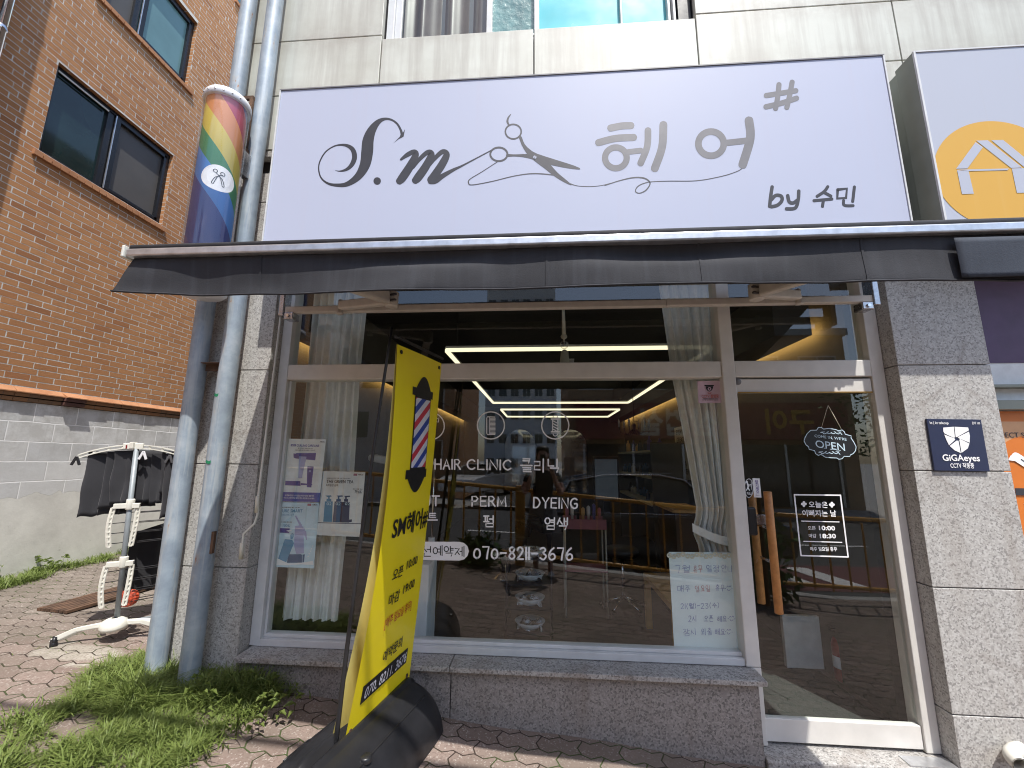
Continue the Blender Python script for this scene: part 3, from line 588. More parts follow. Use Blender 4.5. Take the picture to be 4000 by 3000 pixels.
# brick string course: a tilted cap over two rows of moulded brick
t = NT('moulded_brick'); b_ = t.n('TexBrick', {'Vector': t.vec(t.xyz()[1], t.math('ADD', t.xyz()[2], .05)), 'Color1': (.36, .17, .07, 1), 'Color2': (.20, .13, .08, 1), 'Mortar': (.1, .08, .07, 1), 'Scale': 1.0, 'Mortar Size': .002, 'Brick Width': .215, 'Row Height': .5})
MC['moulded'] = t.fin(t.mix(t.math('MULTIPLY', t.noise(6, 4), .4), b_.outputs[0], (.16, .11, .08)), .8, 0, None, .3)
t = NT('terracotta_cap'); MC['capbrick'] = t.fin(t.ramp(t.noise(5, 5, .6), [(.35, (.36, .165, .08)), (.65, (.45, .225, .115))]), .8, 0, t.bump(t.noise(40, 3), .2), .3)
for k in range(64):
    ya = -.23 + k * .215; j = RND.uniform(-.004, .004); m = MC['moulded'] if k != 8 else mat('maroon_brick', (.10, .045, .035), .7)
    if k == 8: j = .028
    q = MB()
    q.prism([(XB + .013, ya, 2.176), (XB + .030 + j, ya, 2.182), (XB + .034 + j, ya, 2.215), (XB + .013, ya, 2.216)], (0, .21, 0))
    q.prism([(XB + .013, ya, 2.226), (XB + .042 + j, ya, 2.226), (XB + .046 + j, ya, 2.262), (XB + .013, ya, 2.262)], (0, .21, 0))
    if k != 5 or True: q.mi = 1; q.prism([(XB + .004, ya - .001, 2.264), (XB + .060 + j, ya - .001, 2.264), (XB + .060 + j, ya - .001, 2.274), (XB + .004, ya - .001, 2.325)], (0, .213, 0))
    if k < 40: q.build('ledge_brick', [m, MC['capbrick']], N)
# windows of the brick building
def brick_window(a, b, c, d, left, right, split, screen=False):
    f = MB(); x0, x1 = XB - .11, XB - .05; t_ = .045
    f.box(x0, x1, a + .002, b - .002, c + .002, c + t_); f.box(x0, x1, a + .002, b - .002, d - t_, d - .002); f.box(x0, x1, a + .002, a + t_, c + t_, d - t_); f.box(x0, x1, b - t_, b - .002, c + t_, d - t_)
    f.box(x0 - .01, x1 - .012, split - .05, split + .02, c + t_, d - t_); f.box(x0 + .004, x1 + .006, split + .045, split + .10, c + t_, d - t_)
    f.box(x0 + .004, x1 + .006, split + .10, b - t_, d - t_ - .045, d - t_); f.box(x0 + .004, x1 + .006, split + .10, b - t_, c + t_, c + t_ + .04); f.box(x0 + .004, x1 + .006, b - t_ - .04, b - t_, c + t_, d - t_)
    w_ = f.build('window', MC['dark_frame'], N, bevel=.004)
    p = MB(); p.box(x0 + .01, x0 + .016, a + t_, split - .05, c + t_, d - t_); p.build('pane', MC[left], w_)
    p = MB(); p.box(x0 + .02, x0 + .026, split + .02, b - t_, c + t_, d - t_); p.build('pane', MC[right], w_)
    p = MB(); p.box(x1 - .005, x1 + .008, split + .03, split + .042, c + t_, d - t_); p.build('edge_trim', MC['alu'], w_)
    if screen:
        p = MB(); p.box(x1 - .002, x1 + .006, a + t_, split - .06, d - t_ - .028, d - t_ - .008); p.build('edge_trim', MC['white_plastic'], w_)
    s = MB()
    for k in range(int((b - a) / .082) + 2):
        yy = a - .05 + k * .082
        s.add([(x, y, z) for y in (yy, yy + .074) for x, z in ((XB - .1, c + .003), (XB + .035, c - .03), (XB + .035, c - .085), (XB - .02, c - .085))], [(0, 1, 2, 3), (7, 6, 5, 4), (0, 4, 5, 1), (1, 5, 6, 2), (2, 6, 7, 3), (3, 7, 4, 0)])
    s.build('window_sill', MC['capbrick'], N)
brick_window(*wins[0], 'dark_pane', 'insect_screen', 1.50, True); brick_window(*wins[1], 'insect_screen', 'teal_glass', 1.55); brick_window(*wins[2], 'teal_glass', 'teal_glass', 3.6)
brick_window(*wins[3], 'dark_pane', 'teal_glass', 1.5); brick_window(*wins[4], 'dark_pane', 'teal_glass', 4.6); brick_window(*wins[5], 'dark_pane', 'teal_glass', 4.5)
# bright duct pipe up the brick corner
mb = MB(); c0 = atx(20, 20, XB + .16)
mb.tube([(c0.x, c0.y, 4.9), (c0.x, c0.y, 9)], .05, 14)
dp = thing('duct_pipe', 'shiny round metal duct pipe running up the corner of the orange brick building', 'pipe', (c0.x, c0.y, 4.9))
mb.build('pipe', MC['chrome'], dp)
for z in (5.62, 6.9): q = MB(); q.lathe((c0.x, c0.y, z), [(.05, 0), (.056, .004), (.056, .05), (.05, .054)], 16); q.build('joint_band', MC['chrome'], dp)
q = MB(); q.box(XB + .002, XB + .12, c0.y - .02, c0.y + .02, 5.1, 5.13); q.build('bracket', MC['steel'], dp)

# ================================================================== SHOPFRONT (parts of the building)
SG = shopglass()
def bars(name, boxes, m, parent, bevel=.003):
    q = MB()
    for b in boxes: q.box(*b)
    return q.build(name, MC[m] if isinstance(m, str) else m, parent, bevel=bevel)
ZS, ZT0, ZT1, ZTOP = .453, 2.185, 2.295, 2.995
sw = bars('window_frame', [(XW + .003, -1.815, .10, .21, ZS, ZTOP), (-1.815, 1.184, .10, .21, ZS, ZS + .04), (-1.815, 1.184, .13, .19, ZS + .041, ZS + .062), (-1.814, -1.797, .13, .19, ZS + .063, ZT0 - .001)], 'white_frame', B)
bars('transom_bar', [(-1.814, 1.184, .098, .21, ZT0, ZT1)], 'cream_frame', B, .006)
bars('transom_bar', [(1.269, 2.119, .098, .21, ZT0, ZT1)], 'cream_frame', B, .006)
bars('mullion', [(1.1845, 1.2685, .09, .22, ZS, ZTOP)], 'cream_frame', B, .006)
bars('mullion', [(1.2095, 1.2685, .091, .22, .05, ZS - .002)], 'cream_frame', B, .003)
bars('door_jamb', [(2.12, 2.20, .10, .21, .05, ZTOP)], 'cream_frame', B, .005)
bars('head_frame', [(-1.814, 1.184, .11, .20, ZTOP - .045, ZTOP)], 'cream_frame', B); bars('head_frame', [(1.269, 2.119, .11, .20, ZTOP - .045, ZTOP)], 'cream_frame', B)
def pane4(nm, x0, x1, z0, z1, y, par):
    q = MB(); q.add([(x0, y, z0), (x1, y, z0), (x1, y, z1), (x0, y, z1)], [(0, 1, 2, 3)]); return q.build(nm, SG, par)
pane4('window_glass', -1.815, 1.185, ZS + .04, ZT0, .150, B); pane4('window_glass', -1.815, 1.185, ZT1, ZTOP, .150, B); pane4('window_glass', 1.268, 2.12, ZT1, ZTOP, .150, B)
door = bpy.data.objects.new('door', None); SC.collection.objects.link(door); door.parent = B; LOC['door'] = Vector((0, 0, 0))
bars('rail', [(1.272, 2.116, .112, .152, 2.083, 2.173)], 'cream_frame', door, .003); bars('rail', [(1.272, 2.116, .112, .152, .062, .18)], 'cream_frame', door, .003)
pane4('door_glass', 1.272, 2.116, .18, 2.083, .130, door)
bars('patch_strip', [(1.28, 2.112, .104, .110, 2.079, 2.088)], 'brass', door, .001)
c = at(2882, 1490, .11); q = MB(); q.lathe((c.x, .112, c.z), [(.0, -.006), (.02, -.006), (.024, 0), (.024, .004)], 18, ax='y'); q.build('pivot_cap', MC['ink_grey'], door)
pt, pb = at(2998, 1920, .06), at(3043, 2397, .06)
def round_bar(nm, p, q_, r, m, par):
    q = MB(); q.lathe((p.x, p.y, q_.z), [(0, 0), (r - .003, 0), (r, .003), (r, p.z - q_.z - .003), (r - .003, p.z - q_.z), (0, p.z - q_.z)], 20); return q.build(nm, MC[m], par)
pt.x = pb.x = (pt.x + pb.x) / 2; round_bar('handle', pt, pb, .0235, 'wood_handle', door)
p2, p3 = Vector((pt.x - .012, .235, pt.z)), Vector((pt.x - .012, .235, pb.z + .0)); round_bar('handle', p2, p3, .0235, 'wood_handle', door)
for z in (pt.z - .22, pb.z + .28):
    q = MB(); q.tube([(pt.x, .085, z), (pt.x, .21, z)], .009, 10); q.build('handle_bolt', MC['steel'], door)
lc = at(2930, 2035, .105); q = MB(); q.box(1.268, lc.x + .035, .085, .125, lc.z - .085, lc.z + .085); q.build('lock', MC['black_plastic'], door, bevel=.012)
q = MB(); lp = at(2995, 2030, .12); q.box(lc.x + .037, lp.x + .02, .112, .128, lp.z - .03, lp.z + .03); q.build('strike_plate', MC['steel'], door, bevel=.003)

# ---- white lettering stuck on the shop window
YD = .1494
ink_mb = MB(); ink = Ink(ink_mb, pix_plane(YD)); z7 = zoomed(ink.fn, 1600, 1100, .6027); fn0 = ink.fn
ink.fn = z7
def icon_ring(x, y): ink.ring(x, y, 88, 88, 8)
icon_ring(137, 936); icon_ring(527, 932); icon_ring(944, 932)
ink.stroke([(175, 890), (190, 882), (186, 912), (176, 908)], 5, smooth=False)
ink.stroke([(553, 878), (505, 876), (500, 884), (500, 984), (506, 992), (553, 990)], 6, smooth=False)
for k in range(13): y = 886 + k * 8.2; ink.stroke([(519, y), (555, y)], 4, smooth=False)
ink.stroke([(519, 876), (519, 990)], 4, smooth=False)
for (x0, x1, y) in ((917, 971, 886), (917, 971, 894), (917, 971, 972), (917, 971, 981)): ink.stroke([(x0, y), (x1, y)], 5, smooth=False)
ink.stroke([(927, 896), (927, 970)], 5, smooth=False); ink.stroke([(961, 896), (961, 970)], 5, smooth=False)
for k in range(4): ink.stroke([(929, 902 + k * 18), (959, 922 + k * 18 - 4)], 6, smooth=False)
ink.stroke([(930, 880), (932, 872), (944, 866), (956, 872), (958, 880)], 5); ink.stroke([(930, 988), (934, 997), (944, 1001), (954, 997), (958, 988)], 5)
write(ink, 'HAIR', 165, 1214, 332, 1216, 62, 10.5); write(ink, 'CLINIC', 374, 1216, 660, 1220, 62, 10.5); write(ink, '클리닉', 718, 1232, 968, 1236, 84, 10)
write(ink, 'CUT', 30, 1450, 196, 1452, 62, 10.5); write(ink, 'PERM', 405, 1454, 628, 1456, 62, 10.5); write(ink, 'DYEING', 804, 1464, 1088, 1470, 64, 10.5)
write(ink, '커트', 40, 1560, 178, 1560, 60, 9); write(ink, '펌', 480, 1590, 545, 1590, 72, 9.5); write(ink, '염색', 876, 1606, 1020, 1608, 76, 9.5)
ink.fn = zoomed(fn0, 1600, 1900, .5877)
write(ink, '070-8211-3676', 428, 478, 1084, 489, 78, 12)
let0 = ink_mb; ink_mb = MB(); ink = Ink(ink_mb, zoomed(fn0, 1600, 1900, .5877)); ink.face([(-120, 367), (330, 368), (362, 376), (385, 398), (394, 430), (385, 462), (362, 485), (330, 493), (-120, 486)])
bk = MB(); ink2 = Ink(bk, zoomed(pix_plane(YD - .0012), 1600, 1900, .5877)); write(ink2, '우선예약제', 10, 462, 360, 462, 66, 6, jitter=.06)
let0.build('lettering', MC['ink_white'], B, merge=False); let = ink_mb.build('lettering', MC['ink_white'], B, merge=False); bk.build('lettering', MC['ink_black'], B, merge=False)

# ---- opening hours decal on the door
mb = MB(); YDD = .1294; fnd = pix_plane(YDD)
ink = Ink(mb, zoomed(fnd, 2800, 1600, .42194))
C_ = [(718, 788), (1145, 793), (1216, 1364), (780, 1351)]
for a, b in zip(C_, C_[1:] + C_[:1]): ink.stroke([a, b], 13, smooth=False)
ink.stroke([(785, 1032), (1132, 1040)], 9, smooth=False); ink.stroke([(806, 1219), (1157, 1229)], 9, smooth=False)
for cx, cy in ((806, 874), (1065, 880)):
    for dx, dy in ((0, -15), (0, 15), (-15, 0), (15, 0)): ink.disc(cx + dx, cy + dy, 12, n=14)
    ink.stroke([(cx, cy), (cx + 4, cy + 26)], 5)
def flat_text(mb, txt, pl, pr, y, cap, bold=.012, lift=0.0006, shear=0, oz=None):   # between two photo pixels of its base line
    a, b = (at(*p, y) for p in (pl, pr)); ux = (b - a); wd = ux.length; ux.normalize(); uz = Vector((0, 0, 1))
    typeset(mb, txt, lambda x, z, s: a + ux * x + uz * z + Vector((0, -lift, 0)), 0, 0, cap, 'LEFT', bold, shear, wd)
def zp(x, y, ox, oy, s): return (ox + x * s, oy + y * s)
Z8 = lambda x, y: zp(x, y, 2800, 1600, .42194)
for tx, a, b, s, bo in (('오늘은', (852, 902), (1026, 906), .042, .02), ('이뻐지는 날', (790, 982), (1104, 986), .042, .02), ('오픈', (842, 1110), (914, 1112), .026, .012), ('10:00', (934, 1114), (1084, 1117), .036, .03), ('마감', (850, 1182), (920, 1184), .026, .012), ('18:30', (942, 1189), (1092, 1190), .036, .03), ('매주 일요일 휴무', (864, 1304), (1112, 1308), .026, .02)):
    flat_text(mb, tx, Z8(*a), Z8(*b), YDD, s, bo)
mb.build('hours_decal', MC['ink_white'], door, merge=False)

# ---- small flat signs
def plate(name, corners, y, th, mats, label, cat, draw, bevel=.0015, group=None, round_=None):
    P = [at(px, py, y) for px, py in corners]; o = thing(name, label, cat, P[0], group)
    q = MB(); q.prism(P, (0, th, 0)); q.build('panel', MC[mats[0]], o, bevel=bevel)
    for m, dr in draw:
        q = MB(); dr(q); q.build('print', MC[m], o, merge=False)
    return o
S8 = lambda x, y: zp(x, y, 2600, 1100, .6329)
# navy surveillance plate on the pier
Z3 = lambda x, y: zp(x, y, 3500, 1050, .57274)
def navy(mb):
    ink = Ink(mb, zoomed(pix_plane(-.0155), 3500, 1050, .57274))
    for f in ([(322, 1083), (394, 1077), (402, 1150), (392, 1152), (330, 1122), (323, 1110)], [(399, 1077), (492, 1082), (497, 1102), (415, 1148), (407, 1148)], [(498, 1110), (504, 1140), (502, 1186), (428, 1156), (420, 1148)], [(501, 1192), (490, 1225), (447, 1255), (432, 1168), (436, 1160)], [(442, 1257), (400, 1238), (366, 1208), (412, 1172), (426, 1172)], [(362, 1204), (345, 1170), (329, 1130), (400, 1157), (404, 1166)]): ink.face(f)
    for tx, a, b, s, bo in (('kt | kt telecop', (230, 1058), (358, 1060), .022, .012), ('문의 100', (518, 1060), (573, 1060), .018, .01), ('GiGAeyes', (318, 1308), (572, 1312), .052, .02), ('CCTV 작동중', (372, 1356), (534, 1358), .035, .016)): flat_text(mb, tx, Z3(*a), Z3(*b), -.0155, s, bo)
plate('security_sign', [Z3(209, 1023), Z3(580, 1028), Z3(642, 1383), Z3(264, 1376)], -.0135, .0125, ['navy'], 'navy blue surveillance notice plate with a white shield fixed to the granite pier', 'sign', [('ink_white', navy)])
# lilac camera sticker on the window glass
def cctv_a(mb):
    ink = Ink(mb, zoomed(pix_plane(.1425), 2600, 1100, .6329)); ink.face([(240, 638), (298, 638), (298, 645), (240, 645)]); ink.face([(247, 646), (294, 646), (290, 664), (280, 676), (271, 679), (261, 676), (251, 664)])
def cctv_b(mb):
    ink = Ink(mb, zoomed(pix_plane(.142), 2600, 1100, .6329)); ink.ring(271, 662, 8, 8, 6)
def cctv_c(mb):
    ink = Ink(mb, zoomed(pix_plane(.1425), 2600, 1100, .6329)); ink.stroke([(260, 684), (271, 688), (282, 684)], 3); ink.stroke([(262, 690), (271, 693), (280, 690)], 3)
    for tx, a, b, s, bo in (('CCTV 촬영중', (222, 716), (328, 716), .026, .02),): flat_text(mb, tx, S8(*a), S8(*b), .1425, s, bo)
def cctv_d(mb):
    for tx, a, b, s, bo in (('시설안전 및 범죄예방을 위하여', (230, 726), (320, 726), .010, .005), ('CCTV를 설치 운영하고 있습니다', (226, 734), (322, 734), .010, .005)): flat_text(mb, tx, S8(*a), S8(*b), .1425, s, bo)
plate('camera_sticker', [S8(196, 614), S8(342, 611), S8(349, 748), S8(203, 750)], .1455, .002, ['sticker_pink'], 'pale pink camera warning sticker at the upper corner of the shop window', 'sticker', [('ink_black', cctv_a), ('sticker_pink', cctv_b), ('ink_red', cctv_c), ('ink_dark', cctv_d)])
# pull stickers on the door
ZB = lambda x, y: zp(x, y, 2800, 1600, .42194)
def pull_a(mb):
    ink = Ink(mb, zoomed(pix_plane(.1245), 2800, 1600, .42194)); ink.ring(297, 727, 40, 86, 5)
    ink.disc(279, 671, 10, n=14); ink.stroke([(284, 684), (290, 710), (286, 728)], 14); ink.stroke([(286, 728), (274, 746)], 9); ink.stroke([(290, 726), (302, 746)], 9); ink.stroke([(286, 690), (302, 697), (316, 692)], 6); ink.stroke([(290, 703), (305, 707), (314, 706)], 5); ink.stroke([(318, 668), (324, 740)], 4, smooth=False)
    flat_text(mb, 'PULL', ZB(278, 786), ZB(328, 790), .1245, .022, .012)
o = thing('pull_sticker', 'black oval pull sticker with a walking figure at the edge of the glass door', 'sticker', at(*ZB(297, 727), .126))
q = MB(); k = Ink(q, zoomed(pix_plane(.1255), 2800, 1600, .42194)); k.disc(297, 727, 43, 90, 32); q.build('panel', MC['ink_black'], o); q = MB(); pull_a(q); q.build('print', MC['ink_white'], o, merge=False)
def pull_b(mb):
    for i, ch in enumerate('당기세요'): flat_text(mb, ch, ZB(354 + i * 3.5, 682 + i * 31), ZB(382 + i * 3, 682 + i * 31), .1245, .024, .02)
    flat_text(mb, 'PULL', ZB(362, 798), ZB(396, 800), .1245, .011, .005)
plate('pull_sticker', [ZB(330, 635), ZB(397, 637), ZB(414, 815), ZB(346, 813)], .1265, .0015, ['ink_white'], 'white upright pull sticker with dark Korean letters beside the black oval', 'sticker', [('ink_purple', pull_b)])
# hanging OPEN board
o = thing('open_sign', 'black scalloped OPEN sign hanging on a string on the door glass', 'sign', at(*ZB(1045, 310), .16))
half = [(808, 290), (815, 262), (835, 225), (868, 192), (925, 190), (940, 165), (968, 165), (988, 180), (1040, 174), (1100, 184), (1128, 196), (1160, 188), (1180, 205), (1190, 228), (1245, 244), (1242, 262), (1268, 300), (1290, 345), (1285, 380), (1262, 408), (1236, 420), (1232, 434), (1180, 432), (1160, 455), (1130, 460), (1112, 448), (1060, 446), (1005, 440), (965, 415), (940, 424), (915, 408), (905, 380), (855, 368), (850, 345), (825, 325)]
YO = .118
P = [at(*ZB(*p), YO) for p in half]; q = MB(); q.prism(P, (0, .006, 0)); q.build('board', MC['ink_black'], o)
mb = MB(); ink = Ink(mb, zoomed(pix_plane(YO - .001), 2800, 1600, .42194))
ink.stroke(half + half[:1], 7, smooth=False)
for sx, cx, cy in ((1, 1060, 215), (1, 1042, 398)):
    for d in (-1, 1):
        ink.stroke([(cx, cy + d * 0), (cx + d * 24, cy + 8), (cx + d * 40, cy - 4), (cx + d * 26, cy - 10)], 6); ink.stroke([(cx + d * 44, cy + 2), (cx + d * 68, cy + 10), (cx + d * 80, cy - 2), (cx + d * 98, cy + 10 * d + 6)], 7); ink.stroke([(cx + d * 60, cy - 8), (cx + d * 90, cy - 8)], 5)
    ink.disc(cx, cy, 6, n=12)
for tx, a, b, s, bo in (('COME IN, WE’RE', (904, 254), (1200, 288), .024, .008), ('OPEN', (912, 348), (1184, 382), .066, .004)): flat_text(mb, tx, ZB(*a), ZB(*b), YO - .001, s, bo)
for x, y in ((968, 352), (1000, 356), (1058, 366), (1114, 374), (1136, 376)): ink.stroke([(x - 9, y), (x + 9, y + 2)], 4, smooth=False)
mb.build('lettering', MC['sky_print'], o, merge=False)
a, b, c = at(*ZB(968, 168), YO), at(*ZB(1030, -40), YO + .008), at(*ZB(1155, 185), YO); q = MB(); q.tube([a, b], .0012, 5); q.tube([b, c], .002, 5); q.build('string', MC['lace'], o)

# ================================================================== SIGN BOX
YS = -.262
o = thing('shop_sign', 'long pale lavender signboard with black and grey salon lettering and scissors', 'sign', (0.15, -.26, 3.03))
x0, x1, z0, z1 = -1.852, 2.197, 3.032, 4.221
q = MB(); q.box(x0, x1, -.25, -.012, z0, z1); q.build('cabinet', MC['white_frame'], o, bevel=.004)
q = MB(); q.box(x0 + .008, x1 - .008, -.2585, -.2505, z0 + .010, z1 - .008); q.build('face', MC['sign_face'], o)
q = MB(); q.box(x0 - .002, x1 + .002, -.2645, -.251, z1 - .007, z1 + .002); q.build('trim', MC['ink_grey'], o); q = MB()
q.box(x0 - .002, x0 + .007, -.2645, -.251, z0 + .01, z1 - .008); q.box(x1 - .007, x1 + .002, -.2645, -.251, z0 + .01, z1 - .008); q.box(x0 - .002, x1 + .002, -.2645, -.251, z0 - .002, z0 + .009); q.build('trim', MC['white_frame'], o)
YL = -.2592
mb = MB(); ink = Ink(mb, zoomed(pix_plane(YL), 1000, 150, .6329))
ink.stroke([(490, 815, 2), (520, 819, 8), (560, 808, 18), (592, 778, 27), (608, 735, 31), (600, 692, 29), (572, 666, 22), (530, 657, 13), (480, 666, 8), (428, 702, 8), (394, 760, 8), (387, 810, 8), (402, 860, 9), (440, 893, 13), (490, 905, 19), (560, 900, 29), (630, 852, 46), (672, 780, 64), (686, 700, 73), (692, 630, 69), (714, 568, 53), (752, 518, 33), (795, 497, 17), (838, 503, 12), (872, 528, 12), (893, 565, 14), (901, 592, 17)], k=8)
ink.face([(920, 559), (911, 606), (880, 622), (849, 646), (888, 606), (893, 590), (905, 585)])
ink.disc(748, 880, 23)
ink.stroke([(895, 747, 14), (935, 718, 28), (975, 700, 30), (985, 722, 40), (950, 790, 50), (905, 858, 52), (886, 880, 44)], k=8)
ink.stroke([(972, 800, 10), (1010, 745, 24), (1060, 703, 30), (1082, 720, 42), (1048, 790, 50), (1002, 856, 52), (984, 876, 44)], k=8)
ink.stroke([(1062, 800, 10), (1100, 745, 24), (1150, 700, 30), (1176, 718, 40), (1150, 775, 48), (1108, 838, 50), (1082, 872, 50)], k=8)
ink.stroke([(1078, 882, 36), (1108, 878, 36), (1150, 850, 30), (1215, 813, 20), (1270, 787, 12), (1350, 745, 8), (1450, 692, 7)], k=8)
mb.build('lettering', MC['ink_dark'], o, merge=False)
mb = MB(); ink = Ink(mb, zoomed(pix_plane(YL), 1000, 150, .6329))
ink.ring(1588, 575, 49, 45, 10); ink.ring(1499, 715, 53, 42, 12)
ink.stroke([(1572, 469, 5), (1556, 492, 11), (1552, 515, 13), (1560, 532, 10)], k=8)
ink.stroke([(1632, 612, 18), (1652, 660, 20), (1690, 706, 34), (1740, 742, 48), (1790, 782, 44), (1850, 838, 30), (1905, 878, 20), (1944, 903, 7)], k=8)
ink.stroke([(1552, 722, 18), (1600, 722, 13), (1660, 724, 22), (1720, 730, 40), (1790, 752, 42), (1880, 776, 34), (1950, 793, 24), (1996, 804, 10)], k=8)
ink.stroke([(1492, 760, 5), (1400, 820, 5), (1322, 868, 6), (1312, 892, 8), (1335, 904, 6), (1450, 884, 6), (1600, 848, 6), (1720, 834, 7), (1850, 844, 7)], k=8)
ink.stroke([(1935, 895, 6), (1985, 910, 4), (2060, 914, 4), (2130, 908, 4), (2205, 890, 5)], k=8)
ink.fn = zoomed(pix_plane(YL), 2200, 150, .8137)
ink.stroke([(200, 706, 4), (270, 683, 5), (340, 668, 6), (392, 672, 7), (417, 695, 6), (398, 728, 6), (366, 743, 5), (347, 733, 5), (362, 708, 5), (410, 690, 4), (500, 685, 4), (640, 683, 4), (760, 662, 4), (836, 638, 4), (866, 618, 4)], k=8)
mb.build('scissors_print', MC['ink_mid'], o, merge=False)
mb = MB(); ink = Ink(mb, zoomed(pix_plane(YL - .0015), 1000, 150, .6329)); ink.disc(1721, 733, 10); mb.build('scissors_print', MC['sign_face'], o)
mb = MB(); ink = Ink(mb, zoomed(pix_plane(YL - .003), 1000, 150, .6329)); ink.stroke([(1718, 741), (1724, 725)], 3); mb.build('scissors_print', MC['ink_mid'], o)
mb = MB(); ink = Ink(mb, zoomed(pix_plane(YL), 2200, 150, .8137))
ink.stroke([(228, 430), (280, 420), (325, 418)], 34); ink.stroke([(170, 500), (250, 480), (338, 475)], 34)
ink.ring(253, 573, 52, 50, 30, 40); ink.stroke([(312, 545), (372, 538)], 27); ink.stroke([(407, 442), (403, 520), (372, 598)], 32); ink.stroke([(481, 415), (475, 520), (440, 623)], 38)
ink.ring(710, 505, 61, 58, 32, 40); ink.stroke([(776, 502), (885, 490)], 30); ink.stroke([(892, 395), (898, 480), (862, 605)], 42)
ink.stroke([(975, 274), (1050, 262), (1117, 251)], 25); ink.stroke([(974, 328), (1050, 310), (1120, 287)], 26); ink.stroke([(1036, 222), (1030, 280), (1020, 336)], 25); ink.stroke([(1099, 210), (1088, 270), (1074, 331)], 25)
mb.build('lettering', MC['ink_grey'], o, merge=False)
mb = MB(); ink = Ink(mb, zoomed(pix_plane(YL), 2200, 150, .8137))
ink.stroke([(1003, 713), (996, 760), (991, 806)], 17); ink.stroke([(999, 775), (1020, 754), (1046, 757), (1050, 778), (1030, 800), (1000, 808)], 17)
ink.stroke([(1078, 755), (1085, 784), (1104, 790), (1122, 778)], 17); ink.stroke([(1131, 733), (1128, 775), (1114, 814), (1072, 818)], 17)
ink.stroke([(1270, 712), (1253, 735), (1219, 758)], 15); ink.stroke([(1250, 738), (1285, 757)], 15); ink.stroke([(1204, 779), (1290, 771)], 15); ink.stroke([(1249, 778), (1245, 806)], 15)
ink.stroke([(1318, 726), (1316, 768), (1358, 766), (1362, 721), (1318, 726)], 14, smooth=False); ink.stroke([(1398, 713), (1390, 782)], 15); ink.stroke([(1346, 778), (1350, 801), (1392, 803)], 14)
mb.build('lettering', MC['ink_dark'], o, merge=False)

# neighbouring sign with the amber house emblem
o = thing('house_sign', 'white neighbouring signboard with an amber disc and a white house outline', 'sign', (3.6, -.33, 2.99))
q = MB(); q.box(2.302, 6.4, -.33, -.20, 2.99, 4.15); q.box(2.318, 6.4, -.199, -.012, 3.0, 4.14); t = NT('greenish_metal'); MC['greenish'] = t.fin(t.ramp(t.noise(2, 4), [(.3, (.20, .215, .185)), (.7, (.30, .315, .275))]), .45, .2)
q.build('cabinet', MC['greenish'], o, bevel=.004)
q = MB(); q.box(2.312, 6.39, -.337, -.3302, 3.0, 4.14); q.build('face', MC['house_sign_face'], o)
q = MB(); q.box(2.30, 2.311, -.342, -.3302, 2.99, 4.15); q.box(2.312, 6.4, -.342, -.3302, 4.141, 4.15); q.box(2.312, 6.4, -.342, -.3302, 2.99, 2.999); q.build('trim', MC['white_frame'], o)
Y2 = -.3385; a, b = at(3643, 652, Y2), at(3841, 474, Y2); R_ = .0
zc = 3.0 + (b.z - 3.0) / 2 - .03; R_ = b.z - zc; cx = a.x + R_
mb = MB(); ink = Ink(mb, lambda x, z, l: Vector((x, Y2 - l, z)))
ink.face([(max(2.3125, cx + R_ * cos(k * pi / 32)), max(3.001, zc + R_ * sin(k * pi / 32))) for k in range(64)])
mb.build('emblem', MC['sign_amber'], o)
mb = MB(); ink = Ink(mb, zoomed(pix_plane(Y2 - .0015), 3400, 200, .5725))
for f in ([(718, 620), (768, 655), (662, 800), (585, 802)], [(722, 610), (800, 607), (1035, 793), (960, 797)], [(825, 607), (905, 605), (1130, 788), (1052, 793)], [(590, 808), (945, 800), (935, 812), (675, 818)], [(592, 812), (670, 818), (706, 972), (625, 975)], [(965, 800), (1120, 795), (1160, 962), (1000, 967)]): ink.face(f)
mb.build('emblem', MC['house_sign_face'], o, merge=False)

# ================================================================== AWNING
aw = thing('awning', 'dark charcoal retractable awning half rolled out above the salon window', 'awning', (0.1, -.06, 2.67))
AX0, AX1 = -1.80, 2.06
q = MB(); q.grid(60, 10, lambda u, v: (AX0 + .02 + (AX1 - AX0 - .04) * u, -.10 - .99 * v, 2.845 - .28 * v - .02 * sin(pi * v)), True); q.build('canopy', MC['awning_cloth'], aw)
q = MB(); q.tube([(AX0 - .02, -.10, 2.805), (AX1 + .02, -.10, 2.805)], .048, 14); q.build('roller', MC['ink_dark'], aw)
q = MB(); q.box(-1.818, 2.09, -1.128, -1.07, 2.506, 2.541); q.build('front_bar', MC['alu'], aw, bevel=.006)
q = MB(); q.tube([(-1.812, -1.105, 2.552), (2.09, -1.105, 2.552)], .015, 12); q.build('front_bar', MC['awning_cloth'], aw)
q = MB(); q.box(-1.832, -1.819, -1.135, -1.065, 2.50, 2.555); q.build('end_cap', MC['white_plastic'], aw, bevel=.004)
def val(u, v):
    x = AX0 + (AX1 - AX0) * u; e = max(0, 1 - u * 12)
    x -= .06 * v * e ** 1.5
    wv = .022 * mnoise.noise(Vector((x * 1.9, v * .7, 1))) * (.4 + v) + .012 * mnoise.noise(Vector((x * 5, v * 1.2, 5))) * v
    dip = .028 * math.exp(-((x - .55) / .35) ** 2 - ((v - .2) / .18) ** 2) + .022 * math.exp(-((x + .55) / .3) ** 2 - ((v - .18) / .15) ** 2)
    return (x, -1.10 + wv + dip - .02 * v * e, 2.507 - .178 * v + .003 * sin(x * 3) * v + .014 * e * v * v - .008 * u * v)
q = MB(); q.grid(150, 14, val); v_ = q.build('valance', MC['awning_cloth'], aw); m_ = v_.modifiers.new('thick', 'SOLIDIFY'); m_.thickness = .002
